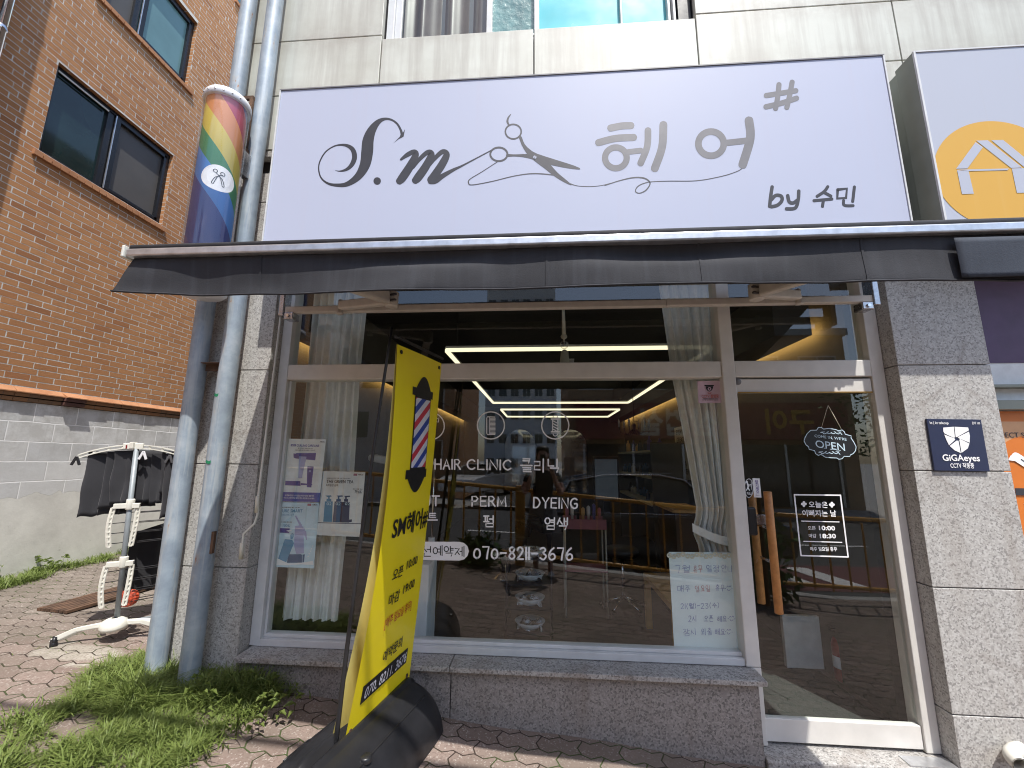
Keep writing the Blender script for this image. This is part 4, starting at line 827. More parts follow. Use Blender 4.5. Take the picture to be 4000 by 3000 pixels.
for xs_ in (-1.21, -.60, .02, .63, 1.24, 1.85):
    u_ = (xs_ - AX0) / (AX1 - AX0); q = MB(); q.grid(1, 14, lambda u, v: tuple(a + b for a, b in zip(val(u_ + (u - .5) * .0022, v * .97), (0, -.0022, 0))), False); q.build('seam', MC['awning_cloth'], aw)
q = MB(); hem = [val(k / 150, 1.0) for k in range(151)]; q.tube([(p[0], p[1] - .001, p[2] + .004) for p in hem], .004, 6); q.build('hem', MC['awning_cloth'], aw)
q = MB(); q.grid(20, 8, lambda u, v: (1.558 + .56 * u + .006 * v, -1.1225 + .004 * sin(u * 5 + v) * v, 2.484 - .158 * v)); v_ = q.build('valance_flap', MC['blue_cloth'], aw); m_ = v_.modifiers.new('thick', 'SOLIDIFY'); m_.thickness = .002
q = MB(); q.box(-1.77, .80, -.075, -.03, 2.622, 2.668); q.box(.803, 2.08, -.075, -.03, 2.624, 2.670); q.build('torsion_bar', MC['arm_cream'], aw, bevel=.006)
for x, m in ((-1.79, 'steel'), (2.075, 'steel')):
    q = MB(); q.box(x - .02, x + .02, -.085, -.004, 2.60, 2.80); q.box(x + (.022 if x < 0 else -.09), x + (.09 if x < 0 else -.022), -.082, -.004, 2.575, 2.625); q.build('bracket', MC[m], aw, bevel=.006)
    q = MB(); q.lathe((x + (.055 if x < 0 else -.055), -.083, 2.597), [(.0, -.01), (.011, -.01), (.011, 0)], 6, ax='y', smooth=False); q.build('bolt', MC['chrome'], aw)
for sh, el, fo in (((-1.36, -.10, 2.655), (-.94, -.27, 2.62), (-1.22, -1.06, 2.53)), ((1.60, -.10, 2.665), (1.26, -.27, 2.62), (1.52, -1.06, 2.53))):
    sh, el, fo = Vector(sh), Vector(el), Vector(fo)
    q = MB(); q.obox(sh, el, .05, .06); a_ = q.build('arm', MC['arm_cream'], aw, bevel=.010)
    q = MB(); q.obox(el + (fo - el) * .05 + Vector((0, 0, .008)), fo, .055, .085); q.build('forearm', MC['arm_cream'], a_, bevel=.014)
    q = MB(); q.lathe((el.x, el.y, el.z - .045), [(0, 0), (.04, 0), (.04, .095), (0, .095)], 18); q.build('elbow_joint', MC['arm_cream'], a_, bevel=.003)
    q = MB(); q.lathe((sh.x, sh.y, sh.z - .06), [(0, 0), (.022, 0), (.022, .012), (.016, .014), (.016, .1), (0, .1)], 14); q.build('shoulder_joint', MC['arm_cream'], a_)
    d = (sh - el).normalized()
    for s in (-.018, .018): q = MB(); q.obox(el + Vector((0, -.035, s)), el + Vector((0, -.035, s)) + Vector((.045 if el.x < 0 else -.045, -.02, 0)), .014, .01); q.build('elbow_cover', MC['ink_mid'], a_)
o = thing('awning_crank', 'thin white awning crank rod hanging from its hook beside the left pier', 'crank', at(1000, 1900, -.04))
pts = [at(x, y, -.06) for x, y in ((1102, 1195), (1010, 1930), (1006, 2010), (995, 2045), (952, 2085), (947, 2125), (941, 2182))]
q = MB(); q.tube(pts, .0075, 10); q.build('rod', MC['white_plastic'], o)
for a, b in (((1007, 1938), (1003, 2002)), ((946, 2120), (941, 2184))): q = MB(); q.tube([at(*a, -.06), at(*b, -.06)], .0125, 12); q.build('grip', MC['lace'], o)
hp = at(1103, 1165, -.06); q = MB(); q.tube([hp + Vector((.012 * cos(k * .5), 0, .022 * sin(k * .5))) for k in range(14)], .004, 8); q.build('hook', MC['chrome'], o)

# ================================================================== DRAIN PIPES, STRIPED POLE
def drain(px0, py0, px1, py1, yy, lab, seed):
    a, b = at(px0, py0, yy), at(px1, py1, yy); x = (a.x + b.x) / 2
    o = thing('drain_pipe', lab, 'pipe', (x, yy, gz(x)), 'grey steel drain pipes')
    zz = [gz(x) - .15 + .12 * k for k in range(62)]
    q = MB(); q.tube([(x + .006 * mnoise.noise(Vector((z * .9, seed, 0))), yy + .004 * mnoise.noise(Vector((z * 1.3, seed, 7))), z) for z in zz], [.056 + .0015 * mnoise.noise(Vector((z * 4, seed, 3))) for z in zz], 24); q.build('pipe', MC['galv'], o)
    return o, x
P1, xp1 = drain(978, 0, 597, 2651, -.08, 'grey galvanised drain pipe nearest the brick building, rusty near its foot', 1.5)
P2, xp2 = drain(1078, 0, 737, 2651, -.10, 'grey galvanised drain pipe nearer the salon window, with green tape marks', 4.2)
MC['tape'] = mat('tape_green', (.01, .22, .10), .5)
for z in (2.03, 1.60):
    a0 = -.62 if z < 1.8 else -.75; q = MB(); q.grid(5, 1, lambda u, v: (xp2 + .0588 * sin(a0 + .75 * u), -.10 - .0588 * cos(a0 + .75 * u), z + .018 * v + .004 * sin(u * 7)), False); q.build('tape', MC['tape'], P2)
q = MB(); zr = at(845, 2100, -.15).z; q.box(xp2 + .048, xp2 + .066, -.125, -.105, zr - .10, zr + .03); q.build('stub', MC['rust'], P2)
o = thing('pipe_clamp', 'rusty angle iron clamp joining the two drain pipes at the pier', 'clamp', (xp1, -.06, 2.25))
a = at(800, 1426, -.08); q = MB(); q.box(xp1 + .052, xp2 - .052, -.075, -.07, a.z - .04, a.z + .01); q.box(xp1 + .052, xp2 - .052, -.12, -.0755, a.z + .005, a.z + .01); q.box(xp1 + .06, xp1 + .075, -.0695, -.002, a.z - .03, a.z); q.build('angle', MC['rust'], o)
BPX, BPY, BPR = -2.183, -.315, .122
bp = thing('barber_pole', 'rainbow striped round salon light with a white cap mounted on the drain pipes', 'barber pole', (BPX, BPY, 2.70))
def m_rainbow():
    t = NT('rainbow_stripes'); xs = t.xyz()
    th = t.math('ARCTAN2', t.math('SUBTRACT', xs[0], BPX), t.math('MULTIPLY', t.math('SUBTRACT', xs[1], BPY), -1.0))
    f = t.math('FRACT', t.math('DIVIDE', t.math('ADD', t.math('SUBTRACT', 4.387, xs[2]), t.math('MULTIPLY', th, -BPR * 1.3)), 1.45))
    cols = [(.10, .08, .26), (.50, .04, .09), (.80, .30, .075), (.82, .64, .07), (.04, .32, .11), (.075, .33, .85), (.04, .07, .34)]
    ed = [0, .08, .20, .33, .45, .56, .70]; c = t.ramp(f, list(zip(ed, cols)), 'CONSTANT')
    c = t.mix(.08, c, (.55, .55, .6)); return t.fin(c, .5, 0, None, .4, **{'Coat Weight': .8, 'Coat Roughness': .12})
q = MB(); q.lathe((BPX, BPY, 2.70), [(0, 0), (BPR, 0), (BPR, 1.345)], 40); q.build('striped_drum', m_rainbow(), bp)
t = NT('clear_acrylic'); gl_ = t.n('BsdfGlossy', {'Color': (1, 1, 1, 1), 'Roughness': .08}).outputs[0]; tr_ = t.n('BsdfTransparent').outputs[0]; fr_ = t.n('LayerWeight', {'Blend': .25}).outputs[0]
q_ = t.n('MixShader', {0: t.math('ADD', t.math('MULTIPLY', fr_, .4), .06), 1: tr_, 2: gl_}); t.t.links.new(q_.outputs[0], t.out.inputs[0]); MC['acrylic'] = t.m
q = MB(); q.lathe((BPX, BPY, 2.70), [(.136, 0), (.136, 1.345)], 40); q.build('clear_tube', MC['acrylic'], bp)
q = MB(); q.lathe((BPX, BPY, 4.04), [(0, -.002), (.139, -.002), (.142, .0), (.142, .035), (.139, .045), (.128, .062), (.10, .085), (.06, .098), (0, .102)], 40); q.build('cap', MC['white_gloss'], bp)
q = MB(); q.lathe((BPX, BPY, 2.66), [(0, 0), (.12, 0), (.142, .02), (.142, .05), (.139, .052)], 40); q.build('base_cap', MC['white_gloss'], bp)
for k in range(7):
    a = -pi / 2 - .9 + k * .35; q = MB(); q.ball((BPX + .142 * cos(a), BPY + .142 * sin(a), 4.058), .006, n=8, m=6); q.build('screw', MC['steel'], bp)
cc = at(848, 705, BPY - BPR); th0 = .80; cc.z += .045
def cyl(u, z, l): a = th0 + u / BPR; r = BPR + .0015 + l; return Vector((BPX + r * sin(a), BPY - r * cos(a), cc.z + z))
mb = MB(); n_ = 40; rim = [(.098 * cos(2 * pi * k / n_), .090 * sin(2 * pi * k / n_)) for k in range(n_)]
for r0, r1 in ((0.001, .34), (.34, .67), (.67, 1)):
    for k in range(n_): mb.add([cyl(rim[k][0] * r0, rim[k][1] * r0, 0), cyl(rim[(k + 1) % n_][0] * r0, rim[(k + 1) % n_][1] * r0, 0), cyl(rim[(k + 1) % n_][0] * r1, rim[(k + 1) % n_][1] * r1, 0), cyl(rim[k][0] * r1, rim[k][1] * r1, 0)], [(0, 1, 2, 3)])
mb.build('badge', MC['ink_white'], bp)
mb = MB(); ink = Ink(mb, lambda x, y, l: cyl(x, y, .0015 + l)); ink.ring(-.022, .043, .011, .011, .004, 18); ink.ring(.018, .036, .012, .012, .004, 18)
for d in (-1, 1): ink.stroke([(d * -.018, .03), (d * .004, .012), (d * .014, -.015), (d * .024, -.05)], .004); ink.stroke([(d * .024, -.05), (d * .034, -.044), (d * .02, -.004), (0, .012)], .004)
mb.build('badge', MC['ink_dark'], bp, merge=False)
q = MB(); q.box(-2.295, -2.125, -.172, -.150, 4.255, 4.28); q.build('bracket', MC['rust'], bp); q = MB(); q.box(-2.150, -2.125, -.172, -.155, 3.72, 4.254); q.build('bracket', MC['rust'], bp); q = MB(); q.box(-2.295, -2.275, -.172, -.155, 4.05, 4.254); q.build('bracket', MC['rust'], bp)
q = MB(); q.box(-2.135, -2.09, -.235, -.151, 3.60, 3.78); q.build('bracket', MC['steel'], bp, bevel=.003); q = MB(); q.box(-2.16, -2.115, -.22, -.12, 3.79, 3.83); q.build('bracket', MC['rust'], bp)

# ================================================================== YELLOW BANNER STAND
bs = thing('banner_stand', 'tall yellow banner with a barber pole and black lettering on a black plastic foot', 'banner', (-.83, -.45, gz(-.83, -.45)))
BTL, BTR, BBL, BBR = Vector((-.735, -.69, 2.215)), Vector((-.625, -.2, 2.225)), Vector((-.885, -.655, .40)), Vector((-.77, -.096, .40))
def bsurf(s, t):
    p = (BTL * (1 - s) + BTR * s) * (1 - t) + (BBL * (1 - s) + BBR * s) * t
    return p + Vector(((.05 * (1 - s) + .012 * s) * sin(pi * max(0, min(1, t))), 0, 0)) + Vector((.007 * sin(pi * max(0, min(1, s))) * (.6 + .4 * sin(5 * t)), 0, 0))
BN = Vector((.98, -.2, 0)).normalized()
q = MB(); q.grid(24, 60, lambda u, v: bsurf(u, v)); q.build('banner', MC['yellow_vinyl'], bs)
q = MB(); q.grid(24, 60, lambda u, v: bsurf(u, v) - BN * (.006 + .05 * v * (1 - u) ** 2 + .006 * v) + Vector((0, -.015 * v * (1 - u), 0))); q.build('banner', MC['yellow_back'], bs)
def bfn(s, t, l): return bsurf(s, t) + BN * (.0022 + l)
def subdiv_face(ink, pts, n=6):       # outline filled as strips so it follows the curved cloth
    ink.face(pts)
mb = MB(); ink = Ink(mb, bfn, .0002)
dome = [(.39 + .25 * .5 * (1 - cos(k * pi / 14)) * 1.02, .108 - .042 * sin(k * pi / 14)) for k in range(15)]
ink.face([(.39 + (.767 - .39) * k / 14, .112 - .046 * sin(k * pi / 14)) for k in range(15)] )
def bstrip(m, s0, s1, t0, t1, n=8, l=0):
    m.grid(4, n, lambda u, v: bfn(s0 + (s1 - s0) * u, t0 + (t1 - t0) * v, l), False)
bstrip(mb, .325, .815, .106, .130, 3, .0004); bstrip(mb, .385, .770, .130, .350, 20, .0002); bstrip(mb, .305, .805, .350, .376, 3, .0004)
ink.face([(.35 + (.77 - .35) * k / 14, .374 + .044 * sin(k * pi / 14)) for k in range(15)])
mb.build('print', MC['ink_black'], bs, merge=False)
for col, ph in (('pole_red', 0), ('pole_white', 1), ('pole_blue', 2), ('pole_white', 3)):
    mb = MB(); s0, s1, ta, tb = .405, .757, .136, .344; per = .094; wd = per / 4; sl = .075
    k = -3
    while k < 6:
        t0 = ta + k * per + ph * wd
        n = 10
        for i in range(n):
            u0, u1 = i / n, (i + 1) / n
            q4 = []
            for u, e in ((u0, 0), (u1, 0), (u1, 1), (u0, 1)):
                q4.append((s0 + (s1 - s0) * u, min(tb, max(ta, t0 + sl * (1 - u) + e * wd))))
            if max(p[1] for p in q4) - min(p[1] for p in q4) > 1e-4 and abs(q4[0][1] - q4[3][1]) + abs(q4[1][1] - q4[2][1]) > 1e-4: mb.add([bfn(a, b, .0012) for a, b in q4], [(0, 1, 2, 3)])
        k += 1
    mb.build('print', MC[col], bs)
def btext(mb, txt, s0, s1, t, cap, bold, shear=0):   # cap height as a share of the banner's drop
    m2 = MB(); typeset(m2, txt, lambda x, y, st: Vector((x, y, 0)), 0, 0, 1, 'LEFT', bold, shear)
    xs = [v[0] for v in m2.v]; a, b = min(xs), max(xs)
    mb.add([bfn(s0 + (v[0] - a) / (b - a) * (s1 - s0), t - v[1] * cap, .0022) for v in m2.v], m2.f)
mb = MB(); btext(mb, 'SM헤어#', .165, .975, .530, .068, .018)
for tx, a, b, t in (('오픈', .295, .50, .649), ('10:00', .57, .82, .640), ('마감', .295, .50, .716), ('19:00', .57, .82, .709), ('예약문의', .365, .715, .868)): btext(mb, tx, a, b, t, .034, .012)
bstrip(mb, .118, .877, .893, .936, 4)
mb.build('print', MC['ink_black'], bs, merge=False)
mb = MB(); btext(mb, '[매주 일요일 휴무]', .29, .815, .772, .030, .012); mb.build('print', mat('print_red', (.55, .10, .02), .4), bs, merge=False)
mb = MB(); m0 = mb.v; m2 = MB(); typeset(m2, '070. 8211. 3676', lambda x, y, st: Vector((x, y, 0)), 0, 0, 1, 'LEFT', .012, .1); a, b = min(v[0] for v in m2.v), max(v[0] for v in m2.v)
mb.add([bfn(.155 + (v[0] - a) / (b - a) * .70, .928 - v[1] * .038, .0030) for v in m2.v], m2.f); mb.build('print', MC['pole_white'], bs, merge=False)
for s, t in ((.07, .018), (.93, .018), (.93, .982), (.05, .985)):
    q = MB(); c = bsurf(s, t) + BN * .002; u_ = Vector((.2, .98, 0)); ps = [c + u_ * (.011 * cos(k * pi / 8)) + Vector((0, 0, .011 * sin(k * pi / 8))) for k in range(16)]; q.prism(ps, BN * .003); q.build('eyelet', MC['rust'] if t > .5 else MC['ink_black'], bs)
pa, pb_ = Vector((-.925, -.665, .30)), Vector((-.765, -.70, 2.30))
q = MB(); q.tube([pa + (pb_ - pa) * (k / 12) + Vector((-.012 * sin(pi * k / 12), 0, 0)) for k in range(13)], [.011 - .004 * k / 12 for k in range(13)], 10); q.build('pole', MC['black_metal'], bs)
q = MB(); q.tube([BTL + Vector((.0, -.03, .03)), BTL + Vector((.005, 0, .035)), BTR + Vector((0, .02, .035))], .009, 8); q.build('cross_bar', MC['black_metal'], bs)
q = MB(); q.tube([Vector((-.80, -.115, .28)), BBR + Vector((-.02, .0, .3)), BTR + Vector((-.01, .015, .02))], .008, 8); q.build('pole', MC['black_metal'], bs)
for d in (0, .035):
    q = MB(); s0 = BBL + Vector((d - .01, -.01, .01)); e0 = Vector((-.93 + d * .5, -.665, .32)); dv = e0 - s0; ax = dv.normalized(); sd = ax.cross(Vector((0, 0, 1))).normalized(); up = sd.cross(ax)
    q.tube([s0 + dv * (k / 60) + (sd * cos(k * .9) + up * sin(k * .9)) * .006 for k in range(61)], .0015, 5); q.build('spring', MC['chrome'], bs)
# the water-filled foot: a rounded black shell with a ridge along the middle
c0, c1 = Vector((-.965, -.92, 0)), Vector((-.775, -.055, 0)); LA = (c1 - c0).normalized(); LB = Vector((LA.y, -LA.x, 0))
def foot(u, v):
    a = u * 2 - 1; L = (c1 - c0).length; e = min(v, 1 - v) * L; k = 1 if e > .10 else sqrt(max(0, 1 - ((.10 - e) / .10) ** 2)); k = .62 + .38 * k
    hw = .235 * (.86 + .14 * k); hx = a * hw
    hh = .235 * k * (max(0, 1 - abs(a) ** 2.6)) ** .62 - (.018 if abs(a) < .06 else 0) + .012 * (abs(abs(a) - .13) < .05)
    if v in (0, 1): hh = -.03
    p = c0 + (c1 - c0) * v + LB * hx
    return Vector((p.x, p.y, gz(p.x, p.y) + .004 + max(hh, -.03 if v in (0, 1) else .0)))
q = MB(); q.grid(48, 40, foot); sh_ = q.build('foot', MC['black_plastic'], bs)
for a_ in (-.62, .62):
    q = MB(); q.tube([foot(.5 + a_ / 2, .12 + .76 * k / 20) + Vector((0, 0, .001)) for k in range(21)], .004, 6); q.build('mould_seam', MC['black_plastic'], bs)
fc_ = foot(.80, .30); q = MB(); q.lathe((fc_.x, fc_.y, fc_.z - .01), [(0, .022), (.022, .022), (.027, .016), (.027, 0)], 16); q.build('filler_cap', MC['black_plastic'], bs)
q = MB(); q.tube([pa + Vector((-.0, 0, -.06)), pa + Vector((.0, 0, .035))], .019, 12); q.tube([pa + Vector((-.04, -.06, -.05)), pa, pa + Vector((.05, .02, -.04))], .014, 8); q.build('socket', MC['black_plastic'], bs)

# ================================================================== NOTICE, POSTERS AND CURTAINS BEHIND THE GLASS
def flat_print(o, items):
    for m, dr in items:
        q = MB(); dr(q); q.build('print', MC[m], o, merge=False)
YN = .185
nt_ = thing('paper_notice', 'white handwritten paper notice with a lace top edge taped inside the window corner', 'notice', at(2640, 2300, YN))
Rz3 = lambda x, y: zp(x, y, 2500, 2000, .678)
P = [at(*Rz3(*p), YN) for p in ((165, 230), (550, 234), (592, 852), (200, 832))]; q = MB(); q.prism(P, (0, .002, 0)); q.build('sheet', MC['paper'], nt_)
ww = .0030
def hand(m, rows, sc=.678, wt=2.3):
    mb = MB(); ink = Ink(mb, zoomed(pix_plane(YN - .001), 2500, 2000, .678), .00003)
    for tx, a, b, cap in rows: write(ink, tx, a[0], a[1], b[0], b[1], cap, wt, jitter=.05)
    mb.build('handwriting', MC[m], nt_, merge=False)
hand('ink_blue', [('7월', (205, 350), (286, 350), 42), ('일정', (382, 346), (455, 346), 40), ('안내', (470, 346), (535, 346), 42), ('매주', (216, 458), (288, 458), 38), ('휴무', (434, 456), (486, 456), 38), ('21(월)~23(수)', (236, 558), (456, 552), 30), ('2시', (280, 630), (326, 630), 34), ('오픈', (368, 630), (420, 630), 34), ('해요', (444, 632), (498, 632), 34), ('잠시', (252, 714), (326, 706), 40), ('외출', (354, 710), (414, 706), 38), ('해요', (430, 706), (488, 706), 36)])
hand('ink_red', [('휴무', (308, 352), (360, 348), 42), ('일요일', (318, 460), (404, 458), 36)])
mb = MB(); ink = Ink(mb, zoomed(pix_plane(YN - .001), 2500, 2000, .678), .00003)
for x, y in ((510, 440), (526, 614), (510, 690)):
    ink.stroke([(x - 10, y - 6), (x - 6, y - 14), (x, y - 8)], 2.5); ink.stroke([(x + 4, y - 8), (x + 9, y - 15), (x + 14, y - 8)], 2.5); ink.stroke([(x - 8, y + 4), (x, y + 14), (x + 10, y + 6)], 2.5); ink.disc(x - 18, y, 2.5, n=8); ink.disc(x + 20, y + 2, 2.5, n=8)
mb.build('handwriting', MC['ink_blue'], nt_, merge=False)
mb = MB()
for k in range(15):
    c = at(*Rz3(168 + k * 26.5, 250 + 7 * sin(k * 1.7)), YN - .004); mb.lathe((c.x, c.y, c.z), [(.005, 0), (.0115 + .002 * sin(k), -.003), (.0155, -.001)], 12, ax='y'); mb.lathe((c.x + .008, c.y - .001, c.z + .008), [(.002, -.002), (.007, -.004)], 8, ax='y')
mb.build('lace_trim', MC['lace'], nt_)
def poster(label, corners, y, bgm):
    o = thing('poster', label, 'poster', at(*corners[3], y), 'hair product posters in the shop window'); P = [at(*p, y) for p in corners]
    q = MB(); q.prism(P, (0, .0015, 0)); q.build('sheet', MC[bgm], o); return o, P
ZP = lambda x, y: zp(x, y, 1000, 1600, .42194)
YP = .165
# curling care poster
o, P = poster('white poster showing violet hair tubes above an indigo text band', [ZP(270, 268), ZP(648, 276), ZP(585, 858), ZP(195, 850)], YP, 'poster_grey')
def pk(y): return zoomed(pix_plane(y), 1000, 1600, .42194)
def shape(mb, y, faces):
    k = Ink(mb, pk(y), .00003)
    for f in faces: k.face(f)
flat_print(o, [('band_indigo', lambda m: (shape(m, YP - .001, [[(212, 762), (598, 770), (587, 856), (198, 848)], [(323, 320), (370, 320), (368, 340), (321, 340)]]), flat_text(m, 'CURLING CARE LINE', ZP(376, 342), ZP(584, 345), YP - .001, .022, .02))),
  ('tube_violet', lambda m: shape(m, YP - .001, [[(347, 406), (372, 408), (372, 402), (556, 400), (548, 470), (366, 452), (348, 444)], [(476, 525), (534, 527), (515, 690), (512, 720), (470, 718), (470, 690)], [(272, 660), (410, 662), (412, 706), (270, 700)], [(414, 680), (520, 690), (520, 700), (414, 698)]])),
  ('tube_lilac', lambda m: shape(m, YP - .0015, [[(400, 432), (468, 436), (428, 612), (428, 636), (390, 634), (392, 610)], [(490, 560), (512, 562), (506, 580), (488, 578)]])),
  ('ink_white', lambda m: [flat_text(m, tx, ZP(*a), ZP(*b), YP - .0016, .013, .01) for tx, a, b in (('프로페셔널 홈 스타일링을 위한 새로운 컬링케어', (270, 800), (534, 806)), ('아모스 프로페셔널 컬링 케어 라인을 만나보세요', (256, 822), (540, 830)), ('NEW', (329, 336), (364, 336)))]),
  ('ink_dark', lambda m: [flat_text(m, tx, ZP(*a), ZP(*b), YP - .001, s, .01) for tx, a, b, s in (('AMOS', (590, 304), (634, 306), .014), ('홈 스타일링도 컬링케어로 쉽게', (390, 362), (522, 364), .009), ('프로페셔널한 컬을 위한 특별한 한 번의 터치', (362, 380), (546, 382), .009))])])
# pure smart poster
o, P = poster('pale blue poster with a splashing blue pump bottle, lowest at the window edge', [ZP(194, 856), ZP(585, 862), ZP(535, 1470), ZP(124, 1455)], YP + .004, 'sky_print')
yb = YP + .003
flat_print(o, [('bottle_blue', lambda m: (shape(m, yb, [[(266, 1200), (336, 1206), (352, 1236), (280, 1412), (204, 1384)], [(318, 1160), (334, 1140), (352, 1152), (350, 1176), (336, 1200), (318, 1196)]]), flat_text(m, 'PURE SMART', ZP(222, 950), ZP(428, 952), yb, .030, .014), flat_text(m, '100%', ZP(242, 1086), ZP(306, 1088), yb, .026, .01), flat_text(m, '퓨어스마트 샴푸', ZP(222, 982), ZP(352, 982), yb, .016, .004))),
  ('bottle_navy', lambda m: shape(m, yb, [[(300, 1340), (420, 1338), (426, 1350), (426, 1416), (286, 1418)], [(430, 1342), (452, 1340), (444, 1414), (430, 1414)]])),
  ('tube_violet', lambda m: shape(m, yb, [[(200, 1096), (312, 1100), (308, 1142), (196, 1138)]])), ('pink', lambda m: shape(m, yb, [[(477, 870), (511, 871), (510, 891), (476, 890)]])),
  ('tube_lilac', lambda m: shape(m, yb - .0006, [[(360, 1080), (420, 1070), (440, 1120), (445, 1330), (372, 1336), (352, 1260)]] + [[(360 + k * 13, 985 + k * 20), (372 + k * 13, 980 + k * 20), (396 + k * 11, 1040 + k * 24), (384 + k * 11, 1036 + k * 24)] for k in range(8)])),
  ('ink_white', lambda m: shape(m, yb - .0008, [[(130, 1400), (200, 1378), (300, 1424), (420, 1418), (528, 1400), (534, 1440), (420, 1432), (300, 1440), (128, 1436)], [(280, 1120), (330, 1112), (330, 1124), (300, 1130)]] + [[(520 - k * 13, 1260 + 24 * k), (530 - k * 9, 1256 + 24 * k), (524 - k * 9, 1276 + 22 * k)] for k in range(5)])),
  ('ink_dark', lambda m: [flat_text(m, tx, ZP(*a), ZP(*b), yb, s, .01) for tx, a, b, s in (('AMOS', (521, 886), (568, 888), .014), ('유해 산소를 줄이는 클린 두피 케어', (226, 910), (406, 912), .009), ('클린뷰티 지향하는 퓨어스마트', (208, 1046), (332, 1048), .010))])])
# green tea poster
o, P = poster('light grey poster with three blue pump bottles standing in a row', [ZP(624, 568), ZP(1012, 578), ZP(960, 1178), ZP(556, 1162)], YP + .008, 'poster_grey')
yb2 = YP + .007
def bottles(m, which):
    sh = {0: [[(638, 850), (710, 850), (704, 1040), (622, 1038)], [(654, 826), (696, 826), (698, 848), (652, 848)], [(668, 806), (682, 806), (682, 826), (668, 826)], [(642, 796), (696, 794), (700, 806), (660, 808)]],
          1: [[(728, 850), (794, 852), (780, 1044), (708, 1042)], [(744, 828), (784, 828), (786, 850), (742, 850)], [(758, 806), (772, 806), (772, 828), (758, 828)], [(746, 796), (800, 794), (804, 806), (760, 808)]],
          2: [[(820, 854), (868, 856), (860, 1046), (778, 1044), (792, 856)], [(816, 828), (852, 828), (852, 854), (814, 852)], [(826, 808), (840, 808), (840, 828), (826, 828)], [(814, 800), (868, 796), (872, 808), (828, 810)], [(846, 1020), (888, 1016), (886, 1040), (848, 1046)]]}[which]
    shape(m, yb2, sh)
flat_print(o, [('bottle_blue', lambda m: bottles(m, 0)), ('bottle_navy', lambda m: bottles(m, 1)), ('bottle_ink', lambda m: (bottles(m, 2), shape(m, yb2, [[(572, 1044), (975, 1054), (975, 1060), (571, 1050)]]))), ('pink', lambda m: shape(m, yb2, [[(904, 592), (938, 593), (936, 613), (902, 612)]])),
  ('sky_print', lambda m: [flat_text(m, '02', ZP(a, 884), ZP(a + 46, 885), yb2 - .001, .026, .01) for a in (652, 736, 822)]),
  ('ink_dark', lambda m: [flat_text(m, tx, ZP(*a), ZP(*b), yb2, s, bo) for tx, a, b, s, bo in (('THE GREEN TEA', (652, 678), (902, 682), .030, .02), ('AMOS', (945, 608), (992, 610), .013, .01), ('프로페셔널의 두피 선택, 진정 건강 탄력 케어', (654, 640), (872, 644), .010, .01), ('녹차실감 샴푸', (646, 708), (758, 710), .018, .004), ('79.6%', (912, 774), (976, 776), .028, .01), ('피부 각질 개선', (896, 740), (984, 742), .009, .01))])])
# curtains
def curtain(label, edges, y, folds, tie=None):
    o = thing('curtain', label, 'curtain', (0, 0, 0), 'sheer white curtains at the shop window')
    zs = [e[0] for e in edges]
    def prof(z):
        for (za, la, ra), (zb, lb, rb) in zip(edges[:-1], edges[1:]):
            if za >= z >= zb:
                k = (za - z) / (za - zb); k = k * k * (3 - 2 * k) if False else k; return la + (lb - la) * k, ra + (rb - ra) * k
        return edges[-1][1:]
    def fn(u, v):
        z = zs[0] + (zs[-1] - zs[0]) * v; l, r = prof(z); wd = r - l; am = min(.05, .012 + .018 / max(wd, .12) * .25)
        return (l + wd * (u + .01 * sin(u * 40 + z * 2)), y + am * sin(u * folds * 2 * pi + .5 * sin(z * 1.5)) + .4 * am * sin(u * folds * 4.6 * pi + 1 + z), z)
    q = MB(); q.grid(150, 40, fn); q.build('cloth', MC['curtain'], o)
    if tie:
        z, l, r = tie; pts = [(l + (r - l) * k / 10, y - .05 - .03 * sin(pi * k / 10), z + .03 - .075 * k / 10 - .02 * sin(pi * k / 10)) for k in range(11)]
        q = MB()
        q.grid(10, 2, lambda u, v: (l - .01 + (r - l + .02) * u, y - .055 - .03 * sin(pi * u), z + .05 - .09 * u - .02 * sin(pi * u) - .055 * v)); q.build('tie_band', MC['curtain'], o)
    return o
YC = .34
L_ = lambda px, py: at(px, py, YC)
curtain('sheer white curtain hanging straight behind the three posters', [(2.98, L_(1235, 1130).x, L_(1440, 1130).x), (2.25, L_(1205, 1450).x, L_(1405, 1450).x), (1.5, L_(1160, 1800).x, L_(1385, 1800).x), (1.0, L_(1125, 2130).x, L_(1345, 2130).x), (.53, L_(1088, 2490).x, L_(1312, 2480).x)], YC, 6)
a, b = L_(2700, 2060), L_(2840, 2110)
curtain('sheer white curtain drawn back and tied above the paper notice', [(2.98, L_(2572, 1150).x, 1.36), (2.25, L_(2625, 1470).x, 1.32), (1.75, L_(2680, 1750).x, 1.31), (1.30, L_(2725, 1990).x, 1.30), (1.17, a.x + .01, b.x + .03), (1.05, L_(2735, 2110).x, b.x + .07), (.53, L_(2740, 2560).x, 1.33)], YC, 7, tie=(1.18, a.x, b.x + .05))
q = MB(); q.tube([(-2.05, YC, 2.985), (2.1, YC, 2.985)], .012, 8); o = thing('curtain_rail', 'white curtain rail above the shop window inside the salon', 'rail', (0, YC, 2.86)); q.build('rail', MC['white_plastic'], o)
